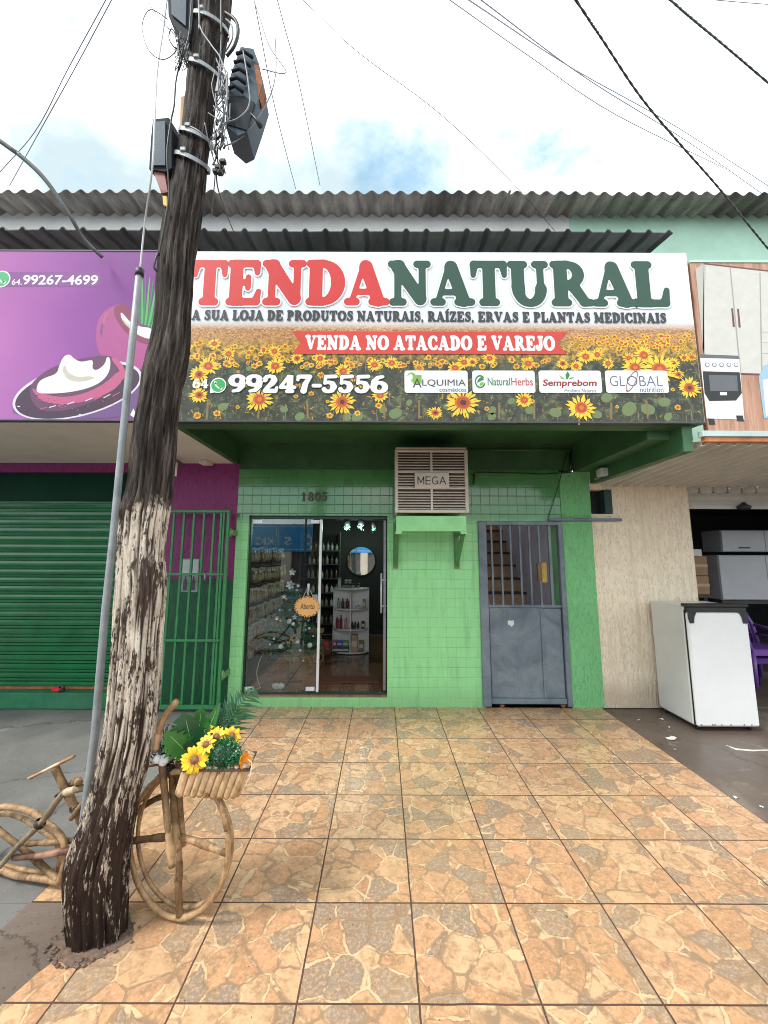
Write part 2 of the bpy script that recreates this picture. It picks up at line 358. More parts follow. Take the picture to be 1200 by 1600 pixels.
def m_pole():
    m, nt, b = new_mat('weathered_pole_wood')
    A = N(nt, 'ShaderNodeAttribute', attribute_name='wear')
    O = coords(nt, (1, 1, .10), world_pos=True); O2 = coords(nt, (1, 1, .55), world_pos=True); W = coords(nt, world_pos=True)
    g = noi(nt, O, 34, 7, .7); g2 = noi(nt, O2, 9, 7, .7, .5); g3 = noi(nt, coords(nt, (1, 1, .3), world_pos=True), 75, 5, .7)
    dark = ramp(nt, g.outputs['Fac'], [(.3, (.008, .0055, .005)), (.48, (.028, .020, .0165)), (.62, (.10, .078, .066)), (.74, (.17, .145, .13))])
    sx = N(nt, 'ShaderNodeSeparateXYZ'); L(nt, W, sx.inputs[0]); z = sx.outputs['Z']
    t = mth(nt, 'ADD', z, mth(nt, 'MULTIPLY', mth(nt, 'SUBTRACT', g2.outputs['Fac'], .5), .25))
    up = mth(nt, 'MULTIPLY', mth(nt, 'SUBTRACT', 1.93, t), 14, True)      # whitewash from knee height to just over eye height
    t2 = mth(nt, 'ADD', z, mth(nt, 'MULTIPLY', mth(nt, 'SUBTRACT', g2.outputs['Fac'], .5), .9))
    lo = mth(nt, 'ADD', mth(nt, 'MULTIPLY', mth(nt, 'SUBTRACT', t2, .36), 2.2, True), .0)
    band = mth(nt, 'MULTIPLY', up, mth(nt, 'MAXIMUM', lo, .22))
    loss = mth(nt, 'ADD', mth(nt, 'MULTIPLY', g.outputs['Fac'], .62), mth(nt, 'MULTIPLY', g2.outputs['Fac'], .55))
    loss = mth(nt, 'ADD', loss, mth(nt, 'MULTIPLY', mth(nt, 'SUBTRACT', g3.outputs['Fac'], .5), .55)); thr = mth(nt, 'ADD', .515, mth(nt, 'MULTIPLY', band, .135)); chip = mth(nt, 'MULTIPLY', mth(nt, 'SUBTRACT', thr, loss), 16, True)
    thin = mth(nt, 'SUBTRACT', 1, mth(nt, 'MULTIPLY', A.outputs['Fac'], 2.6), True)
    pt = mth(nt, 'MULTIPLY', mth(nt, 'MULTIPLY', up, chip), thin, True)
    lw = mth(nt, 'MULTIPLY', mth(nt, 'SUBTRACT', .62, t2), 3, True)
    wood = mixc(nt, mth(nt, 'MULTIPLY', up, .6), dark, (.055, .032, .023))
    wood = mixc(nt, mth(nt, 'MULTIPLY', lw, .8), wood, (.024, .013, .010))
    pb = mth(nt, 'ADD', mth(nt, 'MULTIPLY', g3.outputs['Fac'], .55), mth(nt, 'MULTIPLY', g.outputs['Fac'], .5)); paint = ramp(nt, pb, [(.36, (.27, .20, .145)), (.48, (.56, .48, .39)), (.64, (.72, .65, .555))])
    c = mixc(nt, pt, wood, paint)
    L(nt, c, b.inputs['Base Color'])
    L(nt, mixc(nt, pt, (.6, .6, .6), (.85, .85, .85)), b.inputs['Roughness'])
    bump(nt, b, mth(nt, 'ADD', g.outputs['Fac'], mth(nt, 'MULTIPLY', g3.outputs['Fac'], .5)), 1.0, .014); b.inputs['Specular IOR Level'].default_value = .15
    return m
def m_wood(name, cols, scale=16, stretch=(1, 1, .12), rough=.6, b_=.3, spots=None):
    m, nt, b = new_mat(name)
    v = coords(nt, stretch); n = noi(nt, v, scale, 7, .65, .6)
    c = ramp(nt, n.outputs['Fac'], [(.3, cols[0]), (.5, cols[1]), (.7, cols[2])])
    if spots:
        n2 = noi(nt, coords(nt), 26, 5, .7); c = mixc(nt, ramp(nt, n2.outputs['Fac'], [(.58, (0, 0, 0)), (.68, (.8, .8, .8))]), c, spots)
    L(nt, c, b.inputs['Base Color']); b.inputs['Roughness'].default_value = rough
    bump(nt, b, n.outputs['Fac'], b_, .006)
    return m
def m_asbestos(name, c0, c1):
    m, nt, b = new_mat(name)
    n = noi(nt, coords(nt, (2.2, .5, .5)), 2.5, 8, .7); n2 = noi(nt, coords(nt), 30, 4)
    c = ramp(nt, n.outputs['Fac'], [(.32, c0), (.66, c1)]); c = mixc(nt, mth(nt, 'MULTIPLY', n2.outputs['Fac'], .3), c, tuple(x * .5 for x in c0))
    st = noi(nt, coords(nt, (1, .2, 1)), 1.4, 5, .6)
    c = mixc(nt, ramp(nt, st.outputs['Fac'], [(.5, (0, 0, 0)), (.65, (.7, .7, .7))]), c, tuple(x * .55 for x in c0))
    L(nt, c, b.inputs['Base Color']); b.inputs['Roughness'].default_value = .9
    bump(nt, b, n2.outputs['Fac'], .3, .005)
    return m
def m_plank_floor():
    m, nt, b = new_mat('glossy_wood_look_floor')
    W = coords(nt, world_pos=True)
    br = N(nt, 'ShaderNodeTexBrick', Scale=1.0); br.offset = .4
    mp = N(nt, 'ShaderNodeMapping'); mp.inputs['Rotation'].default_value = (0, 0, R(90)); L(nt, W, mp.inputs[0]); L(nt, mp.outputs[0], br.inputs['Vector'])
    br.inputs['Brick Width'].default_value = .9; br.inputs['Row Height'].default_value = .16; br.inputs['Mortar Size'].default_value = .003
    br.inputs['Color1'].default_value = (.27, .125, .06, 1); br.inputs['Color2'].default_value = (.12, .055, .028, 1); br.inputs['Mortar'].default_value = (.02, .01, .008, 1)
    n = noi(nt, coords(nt, (8, 1, 1), world_pos=True), 4, 7, .7, .8)
    c = mixc(nt, ramp(nt, n.outputs['Fac'], [(.4, (0, 0, 0)), (.68, (.75, .75, .75))]), br.outputs['Color'], (.27, .15, .085))
    L(nt, c, b.inputs['Base Color']); b.inputs['Roughness'].default_value = .16
    return m
def m_glass(name='shop_glass', k=.02, tint=(.93, .96, .95)):
    m = bpy.data.materials.new(name); m.use_nodes = True; nt = m.node_tree; nt.nodes.clear()
    o = N(nt, 'ShaderNodeOutputMaterial'); t = N(nt, 'ShaderNodeBsdfTransparent'); t.inputs[0].default_value = (*tint, 1)
    g = N(nt, 'ShaderNodeBsdfGlossy', Roughness=.005); g.inputs[0].default_value = (.95, .98, 1, 1)
    fr = N(nt, 'ShaderNodeFresnel', IOR=1.5); f = mth(nt, 'ADD', mth(nt, 'MULTIPLY', fr.outputs[0], 1.2), k, True)
    mx = N(nt, 'ShaderNodeMixShader'); L(nt, f, mx.inputs[0]); L(nt, t.outputs[0], mx.inputs[1]); L(nt, g.outputs[0], mx.inputs[2]); L(nt, mx.outputs[0], o.inputs[0])
    return m

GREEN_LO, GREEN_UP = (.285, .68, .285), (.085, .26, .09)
M = dict(
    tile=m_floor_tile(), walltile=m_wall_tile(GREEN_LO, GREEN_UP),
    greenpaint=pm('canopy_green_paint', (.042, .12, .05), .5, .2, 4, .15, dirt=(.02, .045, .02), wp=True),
    greenlite=pm('light_green_paint', GREEN_LO, .4, .12, 5, .1, wp=True),
    greenstucco=m_stucco('green_stucco', (.20, .53, .225), 52, 1.0, fleck=.58),
    cream=m_stucco('cream_stucco', (.93, .765, .59), 44, .9, (.62, .45, .33), fleck=.72),
    pink=m_stucco('magenta_plaster', (.25, .022, .15), 30, .35, rough=.55),
    dkgreen=m_stucco('dark_green_plaster', (.009, .095, .04), 30, .35, rough=.5),
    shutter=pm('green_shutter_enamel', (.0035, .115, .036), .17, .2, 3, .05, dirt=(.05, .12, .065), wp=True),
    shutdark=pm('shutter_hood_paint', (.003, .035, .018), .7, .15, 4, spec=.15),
    gategreen=pm('green_gate_enamel', (.035, .20, .07), .32, .2, 8, .1, dirt=(.05, .06, .04)),
    beige=pm('beige_soffit_paint', (.66, .60, .55), .7, .08, 3, .1, wp=True),
    white=pm('white_wall_paint', (.86, .84, .82), .75, .06, 2.5, .1, dirt=(.42, .40, .37), wp=True),
    mint=pm('mint_wall_paint', (.52, .76, .62), .75, .1, 2, .1, dirt=(.34, .5, .40), wp=True),
    roof=m_asbestos('fibre_cement_roof', (.11, .10, .088), (.50, .465, .42)),
    darkroof=m_asbestos('dark_metal_sheet', (.13, .13, .14), (.29, .29, .305)),
    metalsoffit=pm('ribbed_zinc_soffit', (.60, .59, .57), .5, .08, 4, .05, dirt=(.45, .40, .36), stretch=(1.5, .8, 1)),
    conc=m_concrete('grey_concrete', [(.12, .116, .108), (.185, .178, .168), (.245, .236, .222)]),
    wetconc=m_concrete('damp_brown_concrete', [(.12, .09, .07), (.18, .138, .11), (.25, .20, .165)], rough=(.35, .7)),
    brownconc=m_concrete('dirty_brown_cement', [(.10, .072, .056), (.16, .12, .095), (.30, .26, .22)], rough=(.3, .75)),
    asphalt=m_concrete('asphalt', [(.04, .04, .042), (.055, .055, .055), (.075, .074, .072)], rough=(.7, .9)),
    pole=m_pole(),
    stick=m_wood('varnished_branch', [(.13, .07, .03), (.34, .20, .095), (.52, .35, .19)], 22, (1, 1, .45), .6, .7, (.10, .05, .025)),
    handle=m_wood('bare_smooth_branch', [(.48, .29, .15), (.62, .40, .22), (.70, .49, .29)], 9, (1, 1, .6), .5, .15),
    greystick=m_wood('greyed_branch', [(.27, .19, .12), (.46, .35, .23), (.58, .46, .32)], 12, (1, 1, .4), .6, .3, (.16, .09, .05)),
    steel=pm('galvanised_steel', (.26, .275, .29), .5, .2, 20, .05, metal=.4),
    alu=pm('brushed_aluminium', (.75, .76, .77), .35, .05, 8, 0, metal=.3),
    blackpl=pm('black_plastic', (.02, .021, .023), .45, .2, 10),
    bluebox=pm('blue_grey_plastic', (.05, .075, .10), .5, .15, 6, .05, dirt=(.07, .08, .09), spec=.2),
    boxdark=pm('dark_box_plastic', (.014, .019, .025), .7, .15, 6, spec=.2),
    rust=pm('rusty_metal', (.28, .10, .04), .85, .4, 18, .4),
    cable=pm('black_cable', (.02, .02, .021), .5, .1, 10), skyw=pm('pale_weathered_wire', (.22, .19, .24), .5, .1, 10), gcable=pm('grey_cable', (.17, .175, .195), .5, .1, 10), wcable=pm('white_cable', (.62, .62, .64), .5, .1, 10),
    greymetal=None, glass=m_glass(), plank=m_plank_floor(),
    intblack=pm('black_interior_paint', (.018, .0175, .0175), .6, .2, 4), intdark=pm('dark_interior_plaster', (.055, .052, .05), .7, .2, 4),
    white_en=pm('white_enamel', (.66, .65, .635), .3, .06, 3, .03, dirt=(.44, .39, .34), dirtamt=.45),
    whitebd=pm('white_laminate', (.72, .70, .68), .4, .05, 5),
    blackrub=pm('black_rubber', (.018, .018, .018), .6, .2, 10),
    tan=pm('tan_grille_plastic', (.62, .575, .50), .5, .1, 6, .05, dirt=(.3, .2, .15), dirtamt=.4),
    tandark=pm('cooler_pad', (.07, .035, .03), .9, .4, 30, .4),
    ink=pm('black_ink', (.02, .018, .018), .5, .1, 10),
)
def m_greydoor():
    m, nt, b = new_mat('scuffed_blue_grey_enamel')
    W = coords(nt, world_pos=True); n = noi(nt, W, 3.2, 8, .68, .7); n2 = noi(nt, W, 16, 7, .75)
    c = ramp(nt, n.outputs['Fac'], [(.3, (.075, .10, .125)), (.48, (.13, .166, .198)), (.68, (.20, .238, .265))])
    c = mixc(nt, ramp(nt, n2.outputs['Fac'], [(.58, (0, 0, 0)), (.72, (.7, .7, .7))]), c, (.055, .07, .095))
    n3 = noi(nt, coords(nt, (1, 1, .4), world_pos=True), 11, 8, .8)
    c = mixc(nt, ramp(nt, n3.outputs['Fac'], [(.68, (0, 0, 0)), (.72, (1, 1, 1))]), c, (.17, .10, .06))
    L(nt, c, b.inputs['Base Color']); b.inputs['Roughness'].default_value = .42; bump(nt, b, n.outputs['Fac'], .25, .006); return m
M['greymetal'] = m_greydoor()

# ------------------------------------------------------------------ ground
XL, XR = TX - 4 * TW, TX + 5 * TW
g = MB(); g.box(-900, 900, -900, 900, -.4, -.17)
tag(g.build('ground', M['asphalt']), kind='structure')
def edge_pts(lst): return [Vector((gnd(*p).x, gnd(*p).y, 0)) for p in lst]
notch = edge_pts([(168, 1462), (140, 1502), (112, 1506), (88, 1499), (58, 1521), (30, 1546), (0, 1572)])
pav = [Vector((XR, YW, 0)), Vector((XL, YW, 0)), Vector((XL, 2.256, 0)), Vector((-1.42, 2.256, 0)), Vector((-1.30, 2.20, 0)), Vector((-1.16, 2.18, 0)), Vector((-1.09, 2.10, 0))] + notch + [Vector((-1.9, 1.72, 0)), Vector((-1.9, -1.4, 0)), Vector((XR, -1.4, 0))]
g = MB(); g.prism(pav, (0, 0, -.05)); g.build('pavement', M['tile'], fix=True)['kind'] = 'structure'
g = MB(); g.box(-60, XL - .001, 2.256, YW + .1, -.06, -.006); g.box(-60, -1.0, -1.4, 2.2555, -.06, -.0085)
tag(g.build('concrete_pavement', M['conc']), kind='structure')
e1 = gnd(0, 1452); e2 = gnd(47, 1408); dd_ = e1 - e2
g = MB(); P = [Vector((-1.0, 2.2545, 0)), Vector((XL + .0, 2.2545, 0)), e2, e2 + dd_ * .5 + Vector((.006, .0, 0)), e1, e1 + dd_ * 3, Vector((e1.x + dd_.x * 3, 1.5, 0)), Vector((-1.0, 1.5, 0))]
g.prism([Vector((p.x, p.y, -.003)) for p in P], (0, 0, -.05)); tag(g.build('damp_pavement_patch', M['wetconc'], fix=True), kind='structure')
g = MB(); g.box(XR + .001, 60, -1.4, YW + .05, -.06, -.012); tag(g.build('cement_pavement', M['brownconc']), kind='structure')
g = MB(); g.box(-60, 60, -1.56, -1.4015, -.2, -.004, b=.02); tag(g.build('kerb', M['conc']), kind='structure')
g = MB(); g.box(-60, 60, -13.4, -10.2, -.2, -.03); tag(g.build('far_pavement', M['conc']), kind='structure')

# ------------------------------------------------------------------ green shop
GX0, GX1, GZ0, GZ1 = -1.56, .064, .10, 2.11          # glass opening
DX0, DX1, DZ1 = 1.146, 2.10, 2.05                     # grey door opening
TT = 2.66; T = .16
shop = thing('green_shop', (0.4, YW, 0), 'light green tiled shop front with a glass entrance and a grey metal door', 'shop')
w = MB()
for (x0, x1, z0, z1) in ((-1.70, GX0, 0, TT), (GX0, GX1, GZ1, TT), (GX0, GX1, 0, GZ0), (GX1, DX0, 0, TT), (DX0, DX1, DZ1, TT)):
    w.box(x0, x1, YW, YW + T, z0, z1)
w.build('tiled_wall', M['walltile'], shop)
w = MB(); w.box(DX1, 2.45, YW - .012, YW + T, 0, TT - .02); w.build('pilaster', M['greenstucco'], shop)
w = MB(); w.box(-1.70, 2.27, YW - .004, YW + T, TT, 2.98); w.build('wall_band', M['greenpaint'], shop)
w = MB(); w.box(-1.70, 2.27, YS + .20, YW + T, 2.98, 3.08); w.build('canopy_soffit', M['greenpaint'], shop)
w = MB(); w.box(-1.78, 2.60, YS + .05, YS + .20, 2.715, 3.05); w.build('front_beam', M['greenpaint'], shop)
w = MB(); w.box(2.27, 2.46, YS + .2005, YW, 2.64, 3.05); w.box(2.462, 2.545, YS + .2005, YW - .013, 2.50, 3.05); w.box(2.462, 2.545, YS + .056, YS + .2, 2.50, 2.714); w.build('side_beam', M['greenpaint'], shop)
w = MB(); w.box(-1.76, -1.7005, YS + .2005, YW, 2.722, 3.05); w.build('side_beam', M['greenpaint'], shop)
# shop room
w = MB()
RB, RZ = 8.4, 2.75
w.box(-1.78, -1.70, YW + T, RB, .12, RZ); w.box(.62, .70, YW + T, RB, .12, RZ); w.box(-1.78, .70, RB, RB + .1, .12, RZ); w.box(-1.78, .70, YW + T, RB, RZ, RZ + .1)
w.build('room_wall', M['intblack'], shop)
w = MB(); w.box(-1.70, .62, YW + .02, RB, .02, .118); w.build('room_floor', M['plank'], shop)
# glass front
gy = YW + .075
fr = MB(); fr.box(GX0, GX0 + .02, gy - .02, gy + .03, GZ0, GZ1); fr.box(GX0 + .02, GX1, gy - .03, gy + .035, GZ1 - .035, GZ1); fr.box(GX0 + .02, GX1, gy - .03, gy + .035, GZ0, GZ0 + .03)
fr.build('door_track', pm('dark_green_frame', (.012, .035, .02), .4, .1), shop)
gp = MB(); gp.box(GX0 + .03, -.735, gy - .005, gy + .003, GZ0 + .032, GZ1 - .037); gl = gp.build('glass_pane', M['glass'], shop)
gp = MB(); gp.box(-.735, -.705, gy - .015, gy + .012, GZ0 + .032, GZ1 - .037, b=.004); gp.build('edge_profile', M['alu'], gl)
for (x, z) in ((GX0 + .08, GZ1 - .065), (-.79, GZ1 - .065), (-.80, GZ0 + .065), (GX0 + .08, GZ0 + .065)): gp = MB(); gp.box(x - .05, x + .05, gy - .012, gy + .010, z - .022, z + .022, b=.004); gp.build('clamp', M['alu'], gl)
gp = MB(); gp.box(-.80, -.737, gy - .02, gy + .015, 1.08, 1.20, b=.008); gp.build('lock', M['steel'], gl)
leaf = MB(); leaf.box(.030, .038, gy + .04, gy + .80, GZ0 + .04, GZ1 - .04); leaf = leaf.build('glass_door', M['glass'], shop)
q = MB(); q.tube([(-.005, gy + .10, .98), (-.005, gy + .10, 1.44)], .011, 10); q.tube([(-.005, gy + .10, 1.06), (.055, gy + .10, 1.06)], .008, 8); q.tube([(-.005, gy + .10, 1.36), (.055, gy + .10, 1.36)], .008, 8); q.build('handle', M['alu'], leaf)
q = MB(); q.box(.020, .048, gy + .035, gy + .06, GZ0 + .04, GZ1 - .04); q.build('edge_profile', M['steel'], leaf)
# grey metal door
dr = MB(); dy0, dy1 = YW - .03, YW + .05
dr.box(DX0 - .03, DX0 + .065, dy0, dy1, 0.015, DZ1, b=.006); dr.box(DX1 - .055, DX1, dy0, dy1, 0.015, DZ1, b=.006); dr.box(DX0 + .065, DX1 - .055, dy0, dy1, DZ1 - .045, DZ1, b=.005)
door = dr.build('metal_door', M['greymetal'], shop)
q = MB(); q.box(DX0 + .075, 1.80, YW + .0, YW + .03, .10, 1.07, b=.004); q.box(1.815, DX1 - .065, YW + .0, YW + .03, .10, 1.06, b=.004)
q.box(DX0 + .067, DX1 - .057, YW - .02, YW + .04, .04, .098, b=.006); q.box(1.797, 1.818, YW - .012, YW + .04, .10, 1.07); q.box(DX0 + .067, DX1 - .057, YW - .008, YW + .038, 1.072, 1.10)
q.build('panel', M['greymetal'], door)
q = MB(); q.box(2.050, 2.0595, YW + .052, 5.10, .02, 2.0); q.build('reveal', M['greenlite'], shop)
for k, xx in enumerate((1.275, 1.385, 1.495, 1.605, 1.715, 1.825)):
    q = MB(); q.box(xx - .010, xx + .010, YW + .0, YW + .022, 1.10, DZ1 - .046); q.build('bar', M['greymetal'], door)
q = MB(); q.box(1.935, 1.965, YW - .005, YW + .03, 1.10, DZ1 - .046); q.build('side_post', M['greymetal'], door)
q = MB(); q.box(1.832, 1.895, YW - .025, YW + .05, 1.35, 1.58, b=.012); q.build('lock_box', pm('worn_yellow_lock_box', (.42, .27, .06), .5, .3, 20, .1, dirt=(.12, .07, .04), dirtamt=.8), door)
q = MB(); q.box(1.795, 1.830, YW - .012, YW + .04, 1.37, 1.57, b=.004); q.build('lock_plate', pm('brown_lock_plate', (.16, .10, .05), .5, .3, 20), door)
q = MB(); pts = []
rnd = random.Random(4)
for k in range(14):
    a = k / 14 * 6.283; rr = .045 * rnd.uniform(.45, 1.15); pts.append(Vector((1.47 + rr * math.cos(a), YW - .003, .90 + 1.15 * rr * math.sin(a))))
q.prism(pts, (0, .002, 0)); q.build('torn_sticker', pm('torn_white_sticker', (.62, .60, .57), .6, .3, 60), door)
for xx in (1.33, 2.0): q = MB(); q.tube([(xx - .02, YW, .03), (xx, YW, .012), (xx + .02, YW, .03)], .014, 8); q.build('roller', M['rust'], door)
# stairwell behind the door
w = MB(); w.box(1.06, 1.14, YW + T, 8, 0, 4); w.box(1.14, 2.06, 7.6, 7.7, 0, 4); w.build('stair_wall', pm('grey_stair_plaster', (.34, .31, .33), .7, .1, 3), shop)
w = MB(); w.box(2.06, 2.2, YW + T, 8, 0, 4); w.build('stair_wall', pm('pale_lilac_plaster', (.66, .60, .66), .7, .08, 3), shop)
stairm = [pm('tan_stair_tile', (.50, .29, .17), .5, .15, 8), pm('dark_stair_nosing', (.05, .028, .02), .5, .2, 9)]
w = MB()
for k in range(13):
    y = 4.99 + .215 * k; z = .19 * (k + 1)
    w.box(1.14, 2.058, y, y + .2145, 0.001, z - .03, 0); w.box(1.14, 2.059, y - .02, y + .214, z - .029, z, 1)
w.build('stair', stairm, shop)
w = MB(); w.box(.7005, 1.06, YW + T + .001, YW + T + .05, 0, 2.7); w.build('room_wall', M['intdark'], shop)
# small services on the shop
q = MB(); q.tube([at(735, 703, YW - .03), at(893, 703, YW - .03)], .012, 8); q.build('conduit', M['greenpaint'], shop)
q = MB(); q.tube([at(737, 742, YW - .02), at(745, 738, YW - .02), at(800, 739, YW - .02), at(850, 741, YW - .02), at(892, 738, YW - .02), at(892, 705, YW - .03)], .007, 6)
q.tube([at(740, 757, YW - .02), at(741, 741, YW - .02)], .009, 6); q.tube([at(886, 706, YW - .02), at(872, 760, YW - .02), at(857, 809, YW - .02)], .004, 6); q.tube([at(890, 710, YW - .04), at(892, 737, YW - .04)], .013, 6)
q.build('wire', M['cable'], shop)
q = MB(); a = at(858, 812, YW - .05); b_ = at(972, 811, YW - .05); q.box(a.x, b_.x, YW - .055, YW - .015, a.z - .012, a.z + .018, b=.004); q.build('door_rail', M['greymetal'], shop)

# ------------------------------------------------------------------ purple shop on the left
ps = thing('purple_shop', (-3.6, YW, 0), 'shop with magenta wall above a dark green dado and a closed green roller shutter', 'shop')
SX = -2.72
w = MB(); w.box(SX, -1.7005, YW - .002, YW + .15, 1.375, 2.73); w.box(-9, SX, YW - .002, YW + .15, 2.62, 2.73); w.build('wall', M['pink'], ps)
w = MB(); w.box(SX, -1.7005, YW - .006, YW + .15, 0, 1.3745); w.build('dado', M['dkgreen'], ps)
w = MB(); w.box(-9, SX, YW - .10, YW + .15, -.005, .165, b=.012); w.build('step', pm('green_painted_step', (.012, .14, .06), .5, .25, 8, .1, dirt=(.09, .09, .08)), ps)
w = MB(); w.box(-9, -1.7605, YS + .03, YW + .15, 2.73, 3.05); w.build('canopy_soffit', M['beige'], ps)
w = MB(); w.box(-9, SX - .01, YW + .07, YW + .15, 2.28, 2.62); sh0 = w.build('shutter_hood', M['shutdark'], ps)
w = MB(); prof = []
nsl = 22; zb, zt = .185, 2.28; ph = (zt - zb) / nsl
for k in range(nsl):
    z = zb + k * ph
    for (f, d) in ((0, .016), (.04, -.010), (.30, -.014), (.56, -.011), (.60, .016), (.66, .016), (.69, -.004), (.92, -.005), (.95, .016)): prof.append((z + f * ph, d))
prof.append((zt, .012))
vs_ = []; nxs = 60
for (z, d) in prof:
    for j in range(nxs + 1):
        x = -9 + (SX - .03 + 9) * j / nxs; vs_.append((x, YW + .06 + d + .004 * noise.noise((x * 1.3, z * 6, 1)), z + .004 * noise.noise((x * .6, round(z / ph) * 1.7, 4))))
w.add(vs_, [(i * (nxs + 1) + j, i * (nxs + 1) + j + 1, (i + 1) * (nxs + 1) + j + 1, (i + 1) * (nxs + 1) + j) for i in range(len(prof) - 1) for j in range(nxs)], 0, False)
shut = w.build('roller_shutter', M['shutter'], ps)
w = MB(); w.box(-9, SX - .03, YW + .028, YW + .10, .168, .19); w.build('bottom_bar', M['rust'], shut)
w = MB(); w.box(SX - .035, SX + .005, YW + .0, YW + .12, .166, 2.60); w.build('shutter_guide', M['shutdark'], ps)

# ------------------------------------------------------------------ cream shop on the right
RS = thing('cream_shop', (3.6, YW, 0), 'furniture and appliance shop with rough cream wall and an open dark doorway', 'shop')
OX = 3.61
w = MB()
v0 = at(922, 803, YW); v1 = at(954, 765, YW)
w.box(2.4505, OX, YW, YW + .15, 0, v0.z); w.box(v1.x, OX, YW, YW + .15, v0.z, 2.52); w.box(2.4505, v1.x, YW, YW + .15, v1.z, 2.52); w.build('wall', M['cream'], RS)
q = MB(); q.box(2.4505, v1.x, YW + .14, YW + .2, v0.z, v1.z); q.build('vent_opening', M['intblack'], RS)
q = MB(); q.box(v1.x - .09, v1.x, YW - .02, YW + .13, v0.z + .004, v1.z - .004, b=.006); q.build('vent_box', pm('dark_teal_box', (.015, .045, .045), .5, .2, 6), RS)
w = MB(); lz = 2.22
for k in range(14):
    x = OX + .01 + k * .17; w.box(x, x + .155, YW + .02, YW + .15, 2.40, 2.52, b=.02)
w.box(OX, 9, YW + .06, YW + .15, lz, 2.40)
for z in (2.30, 2.36): w.box(OX, 9, YW + .045, YW + .0595, z, z + .012)
w.box(OX, 9, YW + .03, YW + .0595, lz - .01, lz + .03)
w.build('shutter_hood', pm('cream_shutter_paint', (.52, .48, .42), .5, .12, 5, .05, dirt=(.3, .22, .16)), RS)
q = MB(); c = at(1160, 792, YW + .02); q.lathe([(.005, -.04), (.06, -.03), (.075, 0), (.03, .03), (.02, .05)], (c.x, YW + .0, c.z), 12); q.build('hanging_lamp', M['blackpl'], RS)
w = MB(); w.box(2.6, 3.6, YW + .15, 9.5, -.01, 2.7); w.build('room_wall', M['intdark'], RS)
w = MB(); w.box(3.6, 9, 9.5, 9.6, -.01, 2.7); w.box(3.6, 9, YW + .15, 9.5, 2.6, 2.7); w.box(9, 9.1, YW + .15, 9.5, 0, 2.7); w.build('room_wall', M['intblack'], RS)
w = MB(); w.box(3.6, 9, YW + .05, 9.5, -.06, -.008); w.build('room_floor', M['brownconc'], RS)
# ribbed metal soffit
zf, zk = at(1098, 690, YS + .05).z, at(1000, 757, YW).z
w = MB(); xs = []; x = 2.53
while x < 9:
    xs += [(x, 0), (x + .075, 0), (x + .082, -.036), (x + .105, -.036), (x + .112, 0)]; x += .125
vs_ = []
for (x, d) in xs: vs_ += [(x, YS + .05, zf + d), (x, YW + .02, zk + d)]
for (x, d) in xs: vs_ += [(x, YS + .05, zf + d + .006), (x, YW + .02, zk + d + .006)]
n2_ = 2 * len(xs); fs_ = []
for i in range(len(xs) - 1):
    fs_ += [(2 * i, 2 * i + 1, 2 * i + 3, 2 * i + 2), (n2_ + 2 * i, n2_ + 2 * i + 2, n2_ + 2 * i + 3, n2_ + 2 * i + 1), (2 * i, 2 * i + 2, n2_ + 2 * i + 2, n2_ + 2 * i), ]
w.add(vs_, fs_); w.build('ribbed_soffit', M['metalsoffit'], RS)
q = MB(); q.box(2.60, 9, YS + .0, YS + .05, zf - .015, zf + .025, b=.004); q.build('rusty_gutter', pm('rusty_orange_gutter', (.45, .17, .07), .8, .45, 9, .3, dirt=(.55, .42, .35)), RS)
q = MB(); q.box(2.58, 9, YS - .012, YS + .05, zf + .027, zf + .075, b=.004); q.build('sign_rail', pm('pale_blue_rail', (.45, .55, .55), .5, .1), RS)
q = MB(); c = at(945, 738, YW - .35); q.box(c.x - .07, c.x + .07, c.y - .06, c.y + .06, c.z - .045, c.z + .045, b=.012); q.build('emergency_light', pm('milky_lamp_cover', (.5, .58, .55), .25, .1), RS)
q = MB(); c = at(938, 745, YW - .2); q.box(c.x - .05, c.x + .12, c.y - .05, c.y + .05, c.z - .03, c.z + .0, b=.008); q.build('bracket', M['steel'], RS)

